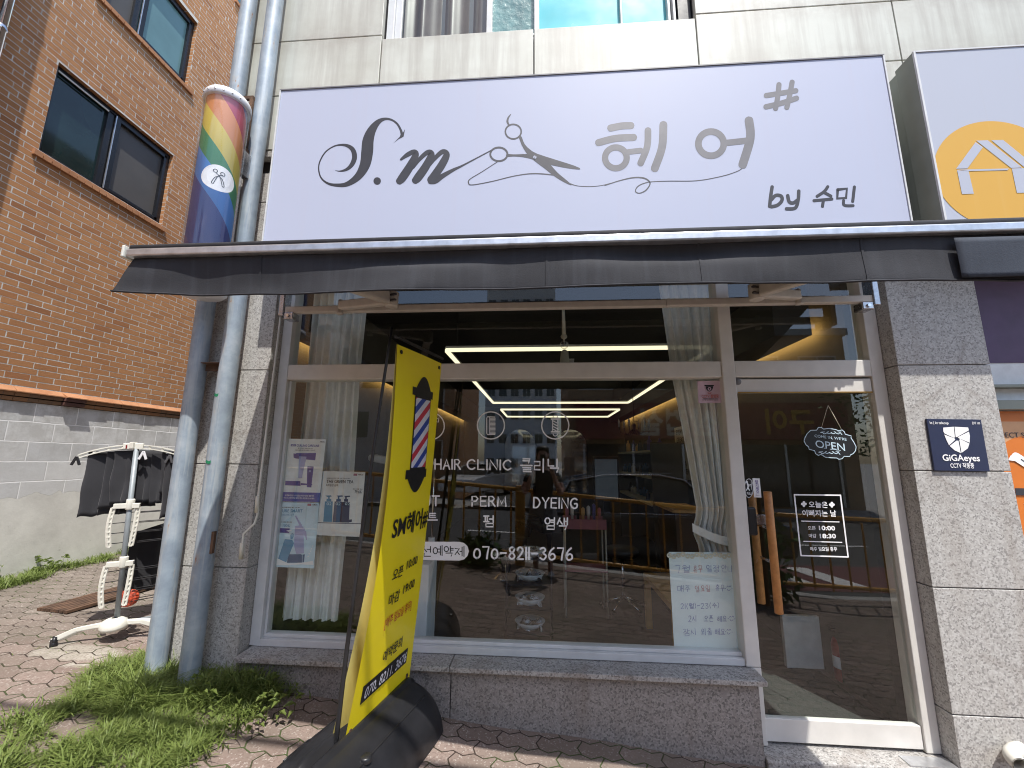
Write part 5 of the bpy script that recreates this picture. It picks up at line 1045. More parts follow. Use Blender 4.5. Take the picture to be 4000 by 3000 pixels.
# knotted tassel hanging in the window
o = thing('tassel', 'glass bead tassel hanging on a knotted white cord in the window', 'tassel', at(2205, 1400, .30))
t0, t1 = at(2200, 1190, .30), at(2203, 1310, .30); q = MB(); q.tube([t0, t1], [.010, .016], 8); q.ball(t1 + Vector((0, 0, -.01)), .024, .02, .02); q.tube([t1, t1 + Vector((0, 0, -.05))], [.012, .003], 8); q.build('cord', MC['lace'], o)
t2 = at(2204, 1347, .30); q = MB(); q.ball(t2, .032); q.build('bead', MC['acrylic'], o); q = MB(); q.ball(t2, .012); q.tube([t2, at(2204, 1310, .3)], .003, 6); q.build('bead_core', MC['steel'], o)
t3 = at(2205, 1372, .30); q = MB(); q.lathe((t3.x, t3.y, t3.z - .17), [(.036, 0), (.034, .10), (.026, .165), (.012, .18)], 16); q.build('fringe', MC['lace'], o)

# ================================================================== POT ON THE SILL
pc = at(1420, 2555, .02)
o = thing('plant_pot', 'small black pot with a dry twig standing on the granite sill behind the banner', 'plant pot', (pc.x, .02, .447))
q = MB(); q.lathe((pc.x, .03, .449), [(0, 0), (.036, 0), (.044, .01), (.047, .105), (.050, .108), (.050, .12), (.044, .12), (.042, .10), (0, .10)], 24); q.build('pot', MC['black_plastic'], o)
q = MB(); q.tube([(pc.x + .005, .03, .55), (pc.x + .018, .03, .60), (pc.x + .012, .028, .64), (pc.x + .03, .03, .68)], .005, 6); q.tube([(pc.x + .012, .028, .64), (pc.x + .04, .03, .655)], .004, 6); q.build('twig', MC['light_wood'], o)

# ================================================================== LAUNDRY RACK IN THE ALLEY
R0 = Vector((-2.985, .27, 0)); R0.z = gz(R0.x); RU = Vector((.86, .50, 0)).normalized(); RV = Vector((.62, .78, 0)).normalized()   # across, along
rk = thing('laundry_rack', 'white and grey wheeled laundry rack with curved arms standing in the alley', 'laundry rack', R0)
topz = at(506, 1738, R0.y).z
def rp(u, v, z): p = R0 + RU * u + RV * v; return Vector((p.x - .05 * (z - R0.z), p.y, z))
for v in (0, 1.05):
    q = MB(); q.tube([rp(0, v, gz(R0.x) + .10), rp(0, v, topz)], .0165, 14); q.build('post', MC['rack_steel'], rk)
    q = MB(); q.prism([rp(u, v - .04, gz(R0.x) + z) for u, z in ((-.30, .045), (-.285, .075), (-.18, .118), (-.08, .128), (.08, .128), (.18, .118), (.285, .075), (.30, .045), (.265, .045), (.17, .088), (.07, .095), (-.07, .095), (-.17, .088), (-.265, .045))], RV * .055); ft = q.build('base', MC['white_plastic'], rk, bevel=.010)
    q = MB(); c = rp(0, v - .012, gz(R0.x) + .075); q.lathe(c, [(0, 0), (.075, 0), (.08, .02), (.07, .055), (.045, .07), (.02, .075)], 20); q.build('hub', MC['white_plastic'], ft)
    for s in (-1, 1):
        c = rp(s * .30, v - .012, gz(R0.x) + .03); q = MB(); q.tube([c - RV * .018, c + RV * .018], .032, 16); q.tube([c - RV * .01 + Vector((0, 0, .02)), c + RV * .012 + Vector((0, 0, .02))], .030, 12); q.build('wheel', MC['black_plastic'], rk)
    arc = [rp(-.315 + .63 * k / 16, v, topz - .075 * ((k - 8) / 8) ** 2 - .012) for k in range(17)]
    q = MB()
    for a, b in zip(arc[:-1], arc[1:]):
        for dz in (.012, -.012): q.obox(a + Vector((0, 0, dz)), b + Vector((0, 0, dz)), .022, .008)
    for k in range(0, 17, 2): q.obox(arc[k] - RV * .008, arc[k] + RV * .008, .012, .028)
    q.build('arm', MC['white_plastic'], rk)
    q = MB(); q.obox(rp(-.06, v - .018, topz - .01), rp(.06, v - .018, topz - .01), .02, .045); q.obox(rp(0, v - .02, topz - .03), rp(0, v - .02, topz + .02), .04, .03); q.build('hub', MC['white_plastic'], rk, bevel=.004)
    q = MB(); q.obox(rp(-.02, v - .035, topz - .028), rp(-.02, v - .035, topz - .002), .014, .008); q.build('clip', MC['extinguisher_red'], rk)
    for zc in (at(480, 1975, R0.y).z, at(455, 2200, R0.y).z):
        q = MB(); q.obox(rp(-.075, v - .015, zc), rp(.075, v - .015, zc), .03, .035); q.lathe(rp(0, v, zc - .03), [(.0175, 0), (.026, .005), (.026, .075), (.0175, .08)], 16)
        cl = q.build('collar', MC['white_plastic'], rk, bevel=.003)
        for s in (-1, 1):
            pts = [rp(s * (.070 + .007 * sin(pi * k / 8)) - (.018 if s > 0 else .0) * (k / 8) ** 1.5 - .0 * k / 8, v - .02 - .006 * sin(pi * k / 8), zc - .01 - .27 * k / 8) for k in range(9)]
            q = MB()
            for a, b in zip(pts[:-1], pts[1:]):
                for d in (-.009, .009): q.obox(a + RU * d, b + RU * d, .0055, .016)
            for p in pts[::1]: q.obox(p - RU * .009, p + RU * .009, .010, .010)
            q.build('folded_arm', MC['white_plastic'], rk)
q = MB(); q.obox(rp(0, .06, gz(R0.x) + .10), rp(0, 1.02, gz(R0.x) + .10), .028, .022); q.build('base_bar', MC['rack_steel'], rk, bevel=.003)
RODS = [-.29, -.20, -.10, .10, .20, .29]
q = MB()
for u in RODS: q.tube([rp(u, -.02, topz - .03 - .075 * (u / .315) ** 2), rp(u, 1.07, topz - .03 - .075 * (u / .315) ** 2)], .0035, 6)
q.build('rod', MC['rack_steel'], rk)
q = MB()
for zc in (at(480, 1975, R0.y).z, at(455, 2200, R0.y).z):
    for k in range(4):
        for s in (-1, 1): q.tube([rp(s * .085, -.02, zc - .05 - .07 * k), rp(s * .085, 1.07, zc - .05 - .07 * k)], .003, 6)
q.build('rod', MC['black_metal'], rk)
zt_ = topz - .035
def towel(label, u0, u1, v0, v1, z0, z1, seed, skew=0, grp='dark towels drying on the rack'):
    o = thing('towel', label, 'towel', rp((u0 + u1) / 2, (v0 + v1) / 2, z0), grp)
    def fn(a, b):
        p = rp(u0 + (u1 - u0) * a, v0 + (v1 - v0) * a, z0 + (z1 - z0) * b + skew * (a - .5) * b)
        f = .030 * sin(a * 15 + seed + b) * (.35 + b) + .012 * sin(a * 31 + seed * 2) * b + .04 * mnoise.noise(Vector((a * 3, b * 2.5, seed)))
        return p + RU * (f * .5) - RV * f * .8 + Vector((0, 0, .012 * mnoise.noise(Vector((a * 9, b, seed + 4))) * b - .02 * (a - .5) ** 2))
    q = MB(); q.grid(36, 14, fn); c = q.build('cloth', MC['towel_cloth'], o); m = c.modifiers.new('thick', 'SOLIDIFY'); m.thickness = .006; return o
tw = [('charcoal towel folded over the rack beside the concrete block wall', -.285, -.222, .02, .22, .47, .3), ('dark towel with a frilled hem, second from the wall end of the rack', -.212, -.152, .05, .28, .42, 1.1), ('dark towel hanging third from the wall end of the rack', -.142, -.075, .02, .24, .39, 2.0),
      ('wide dark towel hanging directly behind the rack post', -.045, .10, .14, .34, .40, 3.1), ('short dark towel hanging under the white clips', .105, .165, .05, .26, .32, 4.0), ('dark towel hanging longest beside the drain pipe', .17, .245, .01, .2, .50, 5.2), ('dark towel folded at the outer end of the curved arm', .25, .32, .03, .26, .42, 6.6)]
for lb, u0, u1, v0, v1, ln, sd in tw: towel(lb, u0, u1, v0, v1, zt_ - .03 * abs(u0 + u1), zt_ - ln, sd)
def world_towel(label, A_, B_, dz, seed):
    o = thing('towel', label, 'towel', A_, 'dark towels drying on the rack')
    def fn(a, b):
        p = A_ + (B_ - A_) * a; f = .012 * sin(a * 9 + seed) * (.3 + b) + .02 * mnoise.noise(Vector((a * 3, b * 2, seed)))
        return p + Vector((f * .6, -f, -dz * b * (1 + .06 * a) + .01 * sin(a * 14) * b))
    q = MB(); q.grid(30, 14, fn); c = q.build('cloth', MC['towel_cloth'], o); m = c.modifiers.new('thick', 'SOLIDIFY'); m.thickness = .007
world_towel('big charcoal towel hung over the lower rods near the ground', at(512, 2085, .42), at(650, 2040, .70), .46, 8.0); towel('dark towel hanging behind the middle collars of the rack', .05, .10, .3, .9, at(480, 1985, R0.y).z, at(480, 1985, R0.y).z - .15, 9.4)
for k, (u, lb) in enumerate(((-.295, 'black clothes peg at the wall end of the curved arm'), (.075, 'white clothes peg right of the rack post'), (.235, 'grey clothes peg near the outer end of the arm'))):
    o = thing('clothes_peg', lb, 'clothes peg', rp(u, -.03, topz - .08), 'clothes pegs on the rack')
    q = MB(); c = rp(u, -.03, topz - .045 - .5 * u * u)
    for d in (-1, 1): q.obox(c, c + RU * d * .022 + Vector((0, 0, -.06)), .012, .016)
    q.build('jaw', MC[['black_plastic', 'white_gloss', 'ink_mid'][k]], o, bevel=.003)
o = thing('scrubber', 'orange red net scrubber hanging low on the rack post', 'scrubber', rp(.02, .03, gz(R0.x) + .28))
q = MB(); c = rp(.015, .035, gz(R0.x) + .265)
for k in range(16):
    a = k * pi / 8
    for j in range(5): b = -1 + j * .5; q.ball(c + RU * (.036 * cos(a)) + Vector((0, 0, .042 * sin(a))) + RV * b * .012, .019 - .003 * abs(b), n=6, m=5)
q.ball(c, .036, .02, .042); q.build('net', mat('net_red', (.42, .06, .025), .5, var=.7, sc=60), o)
# rusty steel cover plate on the alley floor
a, b = atz(262, 2392, gz(-4) + .012), atz(612, 2290, gz(-4) + .012); o = thing('cover_plate', 'rusty ribbed steel cover lying on the alley paving behind the rack', 'cover', (a.x, a.y, a.z))
q = MB(); dv = (b - a); dv.z = 0; nrm = Vector((dv.y, -dv.x, 0)).normalized(); dv *= 1.5
for k in range(7): q.obox(a + nrm * (-.02 - .045 * k), a + dv + nrm * (-.02 - .045 * k), .036, .02)
q.obox(a + nrm * (.0) - Vector((0, 0, .012)), a + dv - Vector((0, 0, .012)), .7, .008) if False else None
q.build('slat', MC['rust'], o)

# ================================================================== VENT PIPE AND THE SHOP NEXT DOOR
vp = at(3945, 2950, -.06)
o = thing('vent_pipe', 'cream plastic vent elbow poking out low on the granite pier', 'pipe', vp)
q = MB(); pts = [at(3985, 2925, -.001), at(3955, 2945, -.05), at(3965, 2968, -.10), at(3990, 2992, -.14)]
q.tube(catmull([tuple(p) for p in pts], 5), .036, 20, caps=False); q.tube(list(reversed(catmull([tuple(p) for p in pts], 5))), .031, 20, caps=False); q.build('elbow', MC['pvc'], o)
nb = thing('neighbour_window', 'shop window next door covered in orange and white posters under a purple board', 'window', (3.4, .1, .4))
X0 = XE + .005
q = MB(); q.box(X0, 6.4, .16, .17, 2.28, 2.93); q.build('board', MC['purple_board'], nb)
q = MB(); q.box(X0, 6.4, .10, .2, 2.90, 2.945); q.build('frame', MC['white_plastic'], nb); q = MB(); q.box(X0, 6.4, .10, .2, 1.97, 2.03); q.box(X0, 6.4, .10, .2, 2.11, 2.13); q.build('frame', MC['greenish'], nb, bevel=.003)
q = MB(); q.box(X0, 6.4, .165, .17, 1.96, 2.28); q.build('pane', MC['poster_grey'], nb)
q = MB(); q.box(X0, 6.4, .155, .163, 1.90, 1.965); q.build('poster', MC['orange_print'], nb); q = MB(); q.box(X0, 6.4, .155, .163, 1.36, 1.90); q.build('poster', MC['peach_print'], nb); q = MB(); q.box(X0, 6.4, .155, .163, .41, 1.36); q.build('poster', MC['ink_white'], nb)
mb = MB(); ink = Ink(mb, lambda x, z, l: Vector((x, .153 - l, z)), .0003); ink.disc(3.02, 1.62, .21, .19, 32); ink.disc(3.05, 1.36, .28, .23, 32); mb.build('print', MC['orange_print'], nb, merge=False)
mb = MB(); ink = Ink(mb, lambda x, z, l: Vector((x, .149 - l, z)), .0003)
ink.face([(2.92, 1.40), (2.98, 1.40), (3.2, 1.56), (3.2, 1.64)]); ink.face([(3.0, 1.40), (3.06, 1.40), (3.3, 1.5), (3.3, 1.57)]); ink.stroke([(2.93, 1.68), (3.06, 1.58)], .055)
for k in range(4): ink.face([(2.90 + k * .1, 1.69 - k * .002), (2.94 + k * .1, 1.69), (2.95 + k * .1, 1.65), (2.88 + k * .1, 1.66)]) if k == 0 else None
mb.build('print', MC['ink_white'], nb, merge=False)
mb = MB(); ink = Ink(mb, lambda x, z, l: Vector((x, .147 - l, z)), .0003)
for (x, z, s) in ((2.92, 1.47, .035), (3.0, 1.0, .03), (2.97, 1.13, .022), (2.99, .92, .03), (2.99, .72, .035), (3.0, .83, .02)):
    m2 = MB(); Ink(m2, ink.fn).face([(x - s, z - s * .6), (x + s, z - s * .6), (x + s, z + s * .6), (x - s, z + s * .6)]); m2.build('sticker', MC['ink_dark'], nb)
ink.stroke([(2.955, 1.665), (3.035, 1.60)], .006)
for (x_, z_, r_) in ((3.9, 1.55, .26), (4.7, 1.2, .30), (5.5, 1.6, .22)): m2 = MB(); Ink(m2, lambda x, z, l: Vector((x, .153 - l, z)), .0003).disc(x_, z_, r_, r_ * .9, 32); m2.build('print', MC['orange_print'], nb)
for k in range(14): m2 = MB(); x_, z_ = 3.5 + (k % 7) * .38, .62 + .42 * (k // 7) + .06 * sin(k * 2.3); Ink(m2, lambda x, z, l: Vector((x, .147 - l, z)), .0003).disc(x_, z_, .09 + .03 * sin(k), .05, 20); m2.build('sticker', MC[['ink_dark', 'extinguisher_red', 'band_indigo'][k % 3]], nb)
typeset(mb, 'PERFECT SHINE', lambda x, z, s: Vector((2.80 + x, .1525, 1.80 + z)), 0, 0, .045, 'LEFT', .006); mb.build('print', MC['ink_dark'], nb, merge=False)
q = MB(); q.box(X0, 6.4, .2, .22, .4, 2.95); q.build('backing', MC['interior_dark'], nb)

# ================================================================== GRASS
def blade(mb, x, y, h, lean, az, wd):
    z = gz(x, y) - .01; dx, dy = cos(az), sin(az); px, py = -dy * wd / 2, dx * wd / 2
    pts = []
    for k, t in enumerate((0, .35, .7, 1)):
        r = lean * t * t * h; zz = z + h * t * (1 - .35 * lean * t); w_ = (1, .95, .6, .05)[k]
        pts.append(((x + dx * r - px * w_, y + dy * r - py * w_, zz), (x + dx * r + px * w_, y + dy * r + py * w_, zz)))
    mb.add([p for q_ in pts for p in q_], [(0, 1, 3, 2), (2, 3, 5, 4), (4, 5, 7, 6)])
def m_grass():
    t = NT('grass_blade'); n = t.noise(2.5, 3); n2 = t.noise(60, 2)
    c = t.mix(n2, t.ramp(n, [(.3, (.075, .14, .024)), (.7, (.135, .22, .042))]), (.24, .27, .085))
    MC['grass'] = t.fin(c, .5, 0, None, .3); p = t.t.nodes['Principled BSDF']
    tl = t.n('BsdfTranslucent', {'Color': c}).outputs[0]; q = t.n('MixShader', {0: .3, 1: p.outputs[0], 2: tl}); t.t.links.new(q.outputs[0], t.out.inputs[0])
m_grass()
def inpoly(x, y, P):
    c = False
    for (x0, y0), (x1, y1) in zip(P, P[1:] + P[:1]):
        if (y0 > y) != (y1 > y) and x < (x1 - x0) * (y - y0) / (y1 - y0) + x0: c = not c
    return c
def patch(poly, n, hmin, hmax, dens=None, nm='grass'):
    mb = MB(); xs = [p[0] for p in poly]; ys = [p[1] for p in poly]; k = 0; tries = 0
    while k < n and tries < n * 30:
        tries += 1
        x, y = RND.uniform(min(xs), max(xs)), RND.uniform(min(ys), max(ys))
        if not inpoly(x + RND.gauss(0, .04), y + RND.gauss(0, .04), poly): continue
        d = mnoise.noise(Vector((x * 4.5, y * 4.5, 2))) + .35 * mnoise.noise(Vector((x * 14, y * 14, 5)))
        if RND.random() > .42 + 1.5 * d + (dens(x, y) if dens else 0): continue
        h = RND.uniform(hmin, hmax) * (.75 + .8 * max(0, d + .3)) * (1 + (.7 * max(0, dens(x, y)) if dens else 0))
        blade(mb, x, y, h, RND.uniform(.35, 1.5), RND.uniform(0, 2 * pi), RND.uniform(.004, .009)); k += 1
    o = mb.build(nm, MC['grass'], None, recalc=False, merge=False); o['kind'] = 'stuff'; return o
def gp(px, py):
    p = atz(px, py, .3)
    for _ in range(6): p = atz(px, py, gz(p.x, p.y))
    return (p.x, p.y)
GP = [gp(*p) for p in ((0, 2850), (150, 2790), (260, 2700), (420, 2610), (560, 2550), (640, 2590), (760, 2620), (880, 2660), (930, 2700), (1040, 2780), (900, 2830), (860, 2900), (740, 2960), (700, 3060), (0, 3200))]
patch(GP, 13000, .035, .10, lambda x, y: .45 * math.exp(-((x + 2.25) / .35) ** 2 - ((y + .2) / .25) ** 2))
GP2 = [gp(*p) for p in ((690, 2600), (960, 2600), (1140, 2650), (1130, 2720), (1000, 2735), (900, 2700), (700, 2680))]
patch([(-2.5, -.005), (-1.35, -.005), (-1.35, -.05), (-1.6, -.12), (-2.0, -.30), (-2.5, -.35)], 3600, .05, .15, lambda x, y: .35)
patch([(XB + .02, .6), (XB + .02, 3.4), (XB + .16, 3.4), (XB + .22, 2.4), (XB + .30, 1.6), (XB + .42, 1.1), (XB + .42, .6)], 4200, .03, .09, lambda x, y: .1 + .5 * math.exp(-((x - XB) / .12) ** 2))
# sprigs between the pavers, and a few broad leafed weeds
mb = MB()
for k in range(420):
    x, y = RND.uniform(-5, -1.4), RND.uniform(-.6, 3)
    if y > -.02 and x > -2.45: continue
    if mnoise.noise(Vector((x * 2, y * 2, 9))) < .12: continue
    for j in range(6): blade(mb, x + RND.gauss(0, .02), y + RND.gauss(0, .02), RND.uniform(.012, .035), 1, RND.uniform(0, 6.28), .004)
o = mb.build('grass', MC['grass'], None, recalc=False, merge=False); o['kind'] = 'stuff'
mb = MB()
for k in range(26):
    x, y = RND.uniform(-2.0, -1.35), RND.uniform(-.42, -.12)
    if k > 12: x, y = XB + RND.uniform(.04, .2), RND.uniform(1.0, 3.0)
    for j in range(7):
        a = RND.uniform(0, 6.28); h = RND.uniform(.03, .16); z = gz(x, y); l = RND.uniform(.03, .07); dx, dy = cos(a) * l, sin(a) * l; w_ = .011
        mb.add([(x, y, z + h), (x + dx * .5 - dy / l * w_, y + dy * .5 + dx / l * w_, z + h + .015), (x + dx, y + dy, z + h - .005), (x + dx * .5 + dy / l * w_, y + dy * .5 - dx / l * w_, z + h + .015)], [(0, 1, 2), (0, 2, 3)])
        mb.add([(x - .001, y, z), (x + .001, y, z), (x + .001, y, z + h), (x - .001, y, z + h)], [(0, 1, 2, 3)])
o = mb.build('weeds', MC['grass'], None, recalc=False, merge=False); o['kind'] = 'stuff'

# ================================================================== INSIDE THE SALON
IR = thing('salon_room', 'dim salon interior with a black ceiling seen through the shop window', 'room', (0, 4, .06))
XA, XZ, YB, ZC = -2.12, 2.16, 8.6, 3.02
def wallq(nm, pts, m): q = MB(); q.add(pts, [(0, 1, 2, 3)]); return q.build(nm, MC[m], IR, recalc=False)
q = MB(); q.box(XA, XZ, .215, YB, -.1, .06); q.build('floor', MC['interior_floor'], IR)
q = MB(); q.box(XA - .05, XA, .33, YB, .06, ZC); q.build('wall', MC['interior_wall'], IR); q = MB(); q.box(XZ, XZ + .05, .33, YB, .06, ZC); q.build('wall', MC['interior_wall'], IR); q = MB(); q.box(XA, XZ, YB, YB + .05, .06, ZC); q.build('wall', MC['interior_wall'], IR)
q = MB(); q.box(XA - .3, XZ + .3, .33, YB + .1, ZC, ZC + .05); q.build('ceiling', MC['interior_dark'], IR)
q = MB(); q.box(XW + .002, XP - .002, .221, .33, 3.0, ZC + .04); q.build('ceiling', MC['interior_dark'], IR)
for x0, x1, nm in ((1.80, 2.075, 's'), (-2.035, -1.76, 's')):
    q = MB(); q.box(x0, x1, .56, YB - .02, 2.60, ZC - .002); q.build('soffit', MC['interior_wall'], IR)
WARM = glow('warm_strip', (1, .56, .16), 9.0); LINE = glow('line_light', (1, .88, .58), .82)
for x0, x1 in ((2.077, 2.088), (-2.048, -2.037)):
    o = thing('cove_light', 'warm strip light glowing along the %s wall under the salon ceiling' % ('door side' if x0 > 0 else 'curtain side'), 'strip light', (x0, 4, 2.66), 'warm cove lights'); q = MB(); q.box(x0, x1, .60, YB - .1, 2.63, 2.68); q.build('strip', WARM, o)
def ring_light(x0, x1, y0, y1, z, label):
    o = thing('frame_light', label, 'ceiling light', ((x0 + x1) / 2, (y0 + y1) / 2, z), 'rectangular line lights'); w_ = .028
    for a in ((x0, x1, y0 - w_ / 2, y0 + w_ / 2), (x0, x1, y1 - w_ / 2, y1 + w_ / 2), (x0 - w_ / 2, x0 + w_ / 2, y0 + w_ / 2 + .001, y1 - w_ / 2 - .001), (x1 - w_ / 2, x1 + w_ / 2, y0 + w_ / 2 + .001, y1 - w_ / 2 - .001)):
        q = MB(); q.box(*a, z, z + .03); q.build('tube', LINE, o); q = MB(); q.box(*a, z + .0305, z + .05); q.build('housing', MC['white_plastic'], o)
    for x in (x0 + .1, x1 - .1):
        for y in (y0, y1): q = MB(); q.tube([(x, y, z + .05), (x, y, ZC)], .002, 5); q.build('cable', MC['black_metal'], o)
ring_light(-.875, 1.49, .95, 4.66, 2.60, 'large rectangular line light hanging nearest the shop window'); ring_light(-.84, 1.53, 5.7, 7.2, 2.60, 'smaller rectangular line light hanging deeper in the salon')
# ceiling fan
o = thing('ceiling_fan', 'pale ceiling fan hanging between the line lights', 'fan', (.30, 2.2, 2.62)); q = MB(); q.tube([(.3, 2.2, ZC), (.3, 2.2, 2.72)], .015, 8); q.lathe((.3, 2.2, 2.60), [(0, 0), (.09, .01), (.10, .06), (.05, .12), (0, .12)], 20); q.build('motor', MC['white_gloss'], o)
for k in range(3):
    a = .5 + k * 2.09; q = MB(); d = Vector((cos(a), sin(a), 0)); q.obox(Vector((.3, 2.2, 2.655)) + d * .1, Vector((.3, 2.2, 2.675)) + d * .60, .11, .008); q.build('blade', MC['white_gloss'], o)
# arched mirrors, shelves, screen, chandelier
def vmirror(x, z, nm):
    o = thing('arched_mirror', nm, 'mirror', (x, YB - .01, z), 'arched salon mirrors'); P = [(x - .42, z), (x + .42, z)] + [(x + .42 * cos(k * pi / 16), z + 1.25 + .42 * sin(k * pi / 16)) for k in range(17)]
    q = MB(); q.prism([(a, YB - .03, b) for a, b in P], (0, .02, 0)); q.build('glass', MC['mirror'], o); q = MB(); q.tube([(a, YB - .035, b) for a, b in P + P[:1]], .014, 8); q.build('frame', MC['black_metal'], o)
vmirror(-.6, .75, 'arched mirror on the back wall beside the curtain'); vmirror(.75, .75, 'arched mirror on the back wall behind the salon stool')
o = thing('wall_shelf', 'pale wall shelf of dark bottles on the door side wall of the salon', 'shelf', (1.9, 5, 1.2))
for z in (.95, 1.35, 1.75): q = MB(); q.box(1.62, XZ - .003, 3.9, 6.6, z, z + .035); q.build('board', MC['lace'], o)
q = MB(); q.box(1.64, XZ - .003, 3.86, 3.898, .06, 1.9); q.box(1.64, XZ - .003, 6.602, 6.64, .06, 1.9); q.build('side_panel', MC['interior_wall'], o)
for k in range(26):
    z = (.985, 1.385, 1.785)[k % 3]; y = 4.05 + (k // 3) * .29; h = RND.uniform(.13, .24); r = RND.uniform(.03, .045)
    b = thing('bottle', 'small bottle standing on the pale wall shelf inside the salon', 'bottle', (1.75, y, z + .001), 'bottles on the wall shelf')
    q = MB(); q.lathe((1.75 + RND.uniform(-.05, .1), y, z + .001), [(0, 0), (r, 0), (r, h * .7), (r * .4, h * .8), (r * .4, h), (0, h)], 12); q.build('body', MC[RND.choice(['ink_dark', 'bottle_navy', 'white_gloss', 'poster_grey', 'tube_violet', 'light_wood'])], b)
o = thing('info_screen', 'upright dark screen standing on a kiosk behind the window lettering', 'screen', (1.0, 4.0, .06)); q = MB(); q.box(.78, 1.18, 4.0, 4.05, 1.0, 1.68); q.build('bezel', MC['black_plastic'], o, bevel=.01)
q = MB(); q.box(.81, 1.15, 3.994, 3.999, 1.04, 1.64); q.build('display', glow('screen_light', (.30, .36, .44), .04), o); q = MB(); q.box(.93, 1.03, 4.0, 4.05, .06, .998); q.box(.8, 1.16, 3.9, 4.2, .061, .08); q.build('stand', MC['black_plastic'], o)
o = thing('chandelier', 'small dark chandelier with candle bulbs hanging near the wall shelf', 'chandelier', (1.35, 3.6, 2.2)); q = MB(); q.tube([(1.35, 3.6, ZC), (1.35, 3.6, 2.1)], .006, 6); q.lathe((1.35, 3.6, 2.0), [(0, 0), (.03, .02), (.015, .08), (.03, .14), (0, .18)], 12); q.build('stem', MC['black_metal'], o)
for k in range(6):
    a = k * pi / 3; q = MB(); q.tube([(1.35 + r * cos(a), 3.6 + r * sin(a), 2.06 + z) for r, z in ((.02, .02), (.10, -.06), (.20, -.03), (.22, .05))], .007, 6); q.build('arm', MC['black_metal'], o); q = MB(); q.lathe((1.35 + .22 * cos(a), 3.6 + .22 * sin(a), 2.11), [(0, 0), (.012, 0), (.012, .06), (.016, .08), (0, .13)], 8); q.build('bulb', MC['lamp_glass'], o)
o = thing('pendant_lamp', 'pair of brass pendant lamps glimmering behind the door glass', 'lamp', (1.9, 2.6, 2.0))
for x in (1.82, 1.96): q = MB(); q.tube([(x, 2.6, ZC), (x, 2.6, 2.0)], .004, 6); q.lathe((x, 2.6, 1.92), [(.075, 0), (.07, .03), (.03, .08), (0, .085)], 16); q.build('lamp_shade', MC['brass'], o)
# quote print and striped picture on the door side wall
o = thing('wall_print', 'cream typographic print on the salon wall behind the door', 'picture', (2.15, 3.2, 1.6))
q = MB(); q.box(XZ - .02, XZ - .004, 3.3, 4.3, 1.35, 2.15); q.build('panel', MC['lace'], o)
mb = MB()
for i, tx in enumerate(('EVERY', 'GREAT', 'DREAM', 'BEGINS', 'WITH A', 'DREAMER')): typeset(mb, tx, lambda x, y, s, i=i: Vector((XZ - .023, 4.2 - x, 2.03 - .12 * i + y)), 0, 0, .11, 'LEFT', .01)
mb.build('print', MC['ink_black'], o, merge=False)
# stool, bench, chairs, trolley, cart
o = thing('salon_stool', 'round black stool on a chrome five foot base behind the window', 'stool', (.86, 2.2, .06))
q = MB(); q.lathe((.86, 2.2, .60), [(0, 0), (.16, 0), (.185, .02), (.185, .07), (.16, .095), (0, .10)], 28); q.build('seat', MC['black_plastic'], o); q = MB(); q.tube([(.86, 2.2, .18), (.86, 2.2, .60)], .02, 12); q.build('post', MC['chrome'], o)
for k in range(5):
    a = k * 2 * pi / 5 + .3; p = Vector((.86 + .24 * cos(a), 2.2 + .24 * sin(a), .10)); q = MB(); q.tube([(.86, 2.2, .19), p], [.018, .010], 8); q.build('leg', MC['chrome'], o); q = MB(); q.ball((p.x, p.y, .088), .027, n=10, m=8); q.build('caster', MC['black_plastic'], o)
o = thing('wood_bench', 'pale wooden bench with square legs beside the tied curtain', 'bench', (1.25, 1.0, .06))
q = MB(); q.box(.98, 1.55, .80, 1.75, .50, .55); q.build('seat', MC['light_wood'], o, bevel=.004)
for x, y in ((.98, .80), (1.49, .80), (.98, 1.69), (1.49, 1.69)): q = MB(); q.box(x, x + .055, y, y + .055, .061, .499); q.build('leg', MC['light_wood'], o, bevel=.003)
def salon_chair(x, y, rz, lab):
    o = thing('salon_chair', lab, 'chair', (x, y, .06), 'black salon chairs'); R_ = Matrix.Rotation(rz, 3, 'Z')
    def tr(q): q.v = [tuple(Vector((x, y, 0)) + R_ @ Vector(v)) for v in q.v]; return q
    q = MB(); q.box(-.27, .27, -.26, .26, .46, .58); tr(q).build('seat', MC['black_plastic'], o, bevel=.04); q = MB(); q.box(-.25, .25, .24, .33, .56, 1.02); tr(q).build('backrest', MC['black_plastic'], o, bevel=.035)
    for s in (-1, 1): q = MB(); q.tube([(s * .31, -.2, .58), (s * .32, -.22, .70), (s * .32, .22, .72), (s * .28, .27, .62)], .022, 8); tr(q).build('armrest', MC['black_metal'], o)
    q = MB(); q.lathe((0, 0, .061), [(0, 0), (.29, 0), (.29, .015), (.05, .04), (.04, .40), (0, .40)], 28); tr(q).build('base', MC['chrome'], o)
salon_chair(-.55, 3.4, .4, 'black salon chair facing the curtain side of the room'); salon_chair(.1, 4.6, -2.6, 'black salon chair deeper in the room by the mirrors')
o = thing('bowl_trolley', 'black rolling trolley stacked with foil lined tint bowls', 'trolley', (-.12, 1.35, .06))
for x in (-.32, .07):
    for y in (1.18, 1.52): q = MB(); q.tube([(x, y, .09), (x, y, .78)], .010, 8); q.build('post', MC['black_metal'], o); q = MB(); q.ball((x, y, .088), .026, n=8, m=6); q.build('caster', MC['black_plastic'], o)
for z in (.16, .36, .56, .76): q = MB(); q.box(-.33, .08, 1.17, 1.53, z, z + .012); q.build('tray', MC['black_metal'], o)
t = NT('crumpled_foil'); MC['foil'] = t.fin((.75, .75, .76), .22, 1.0, t.bump(t.noise(30, 4, .7), 1, .02))
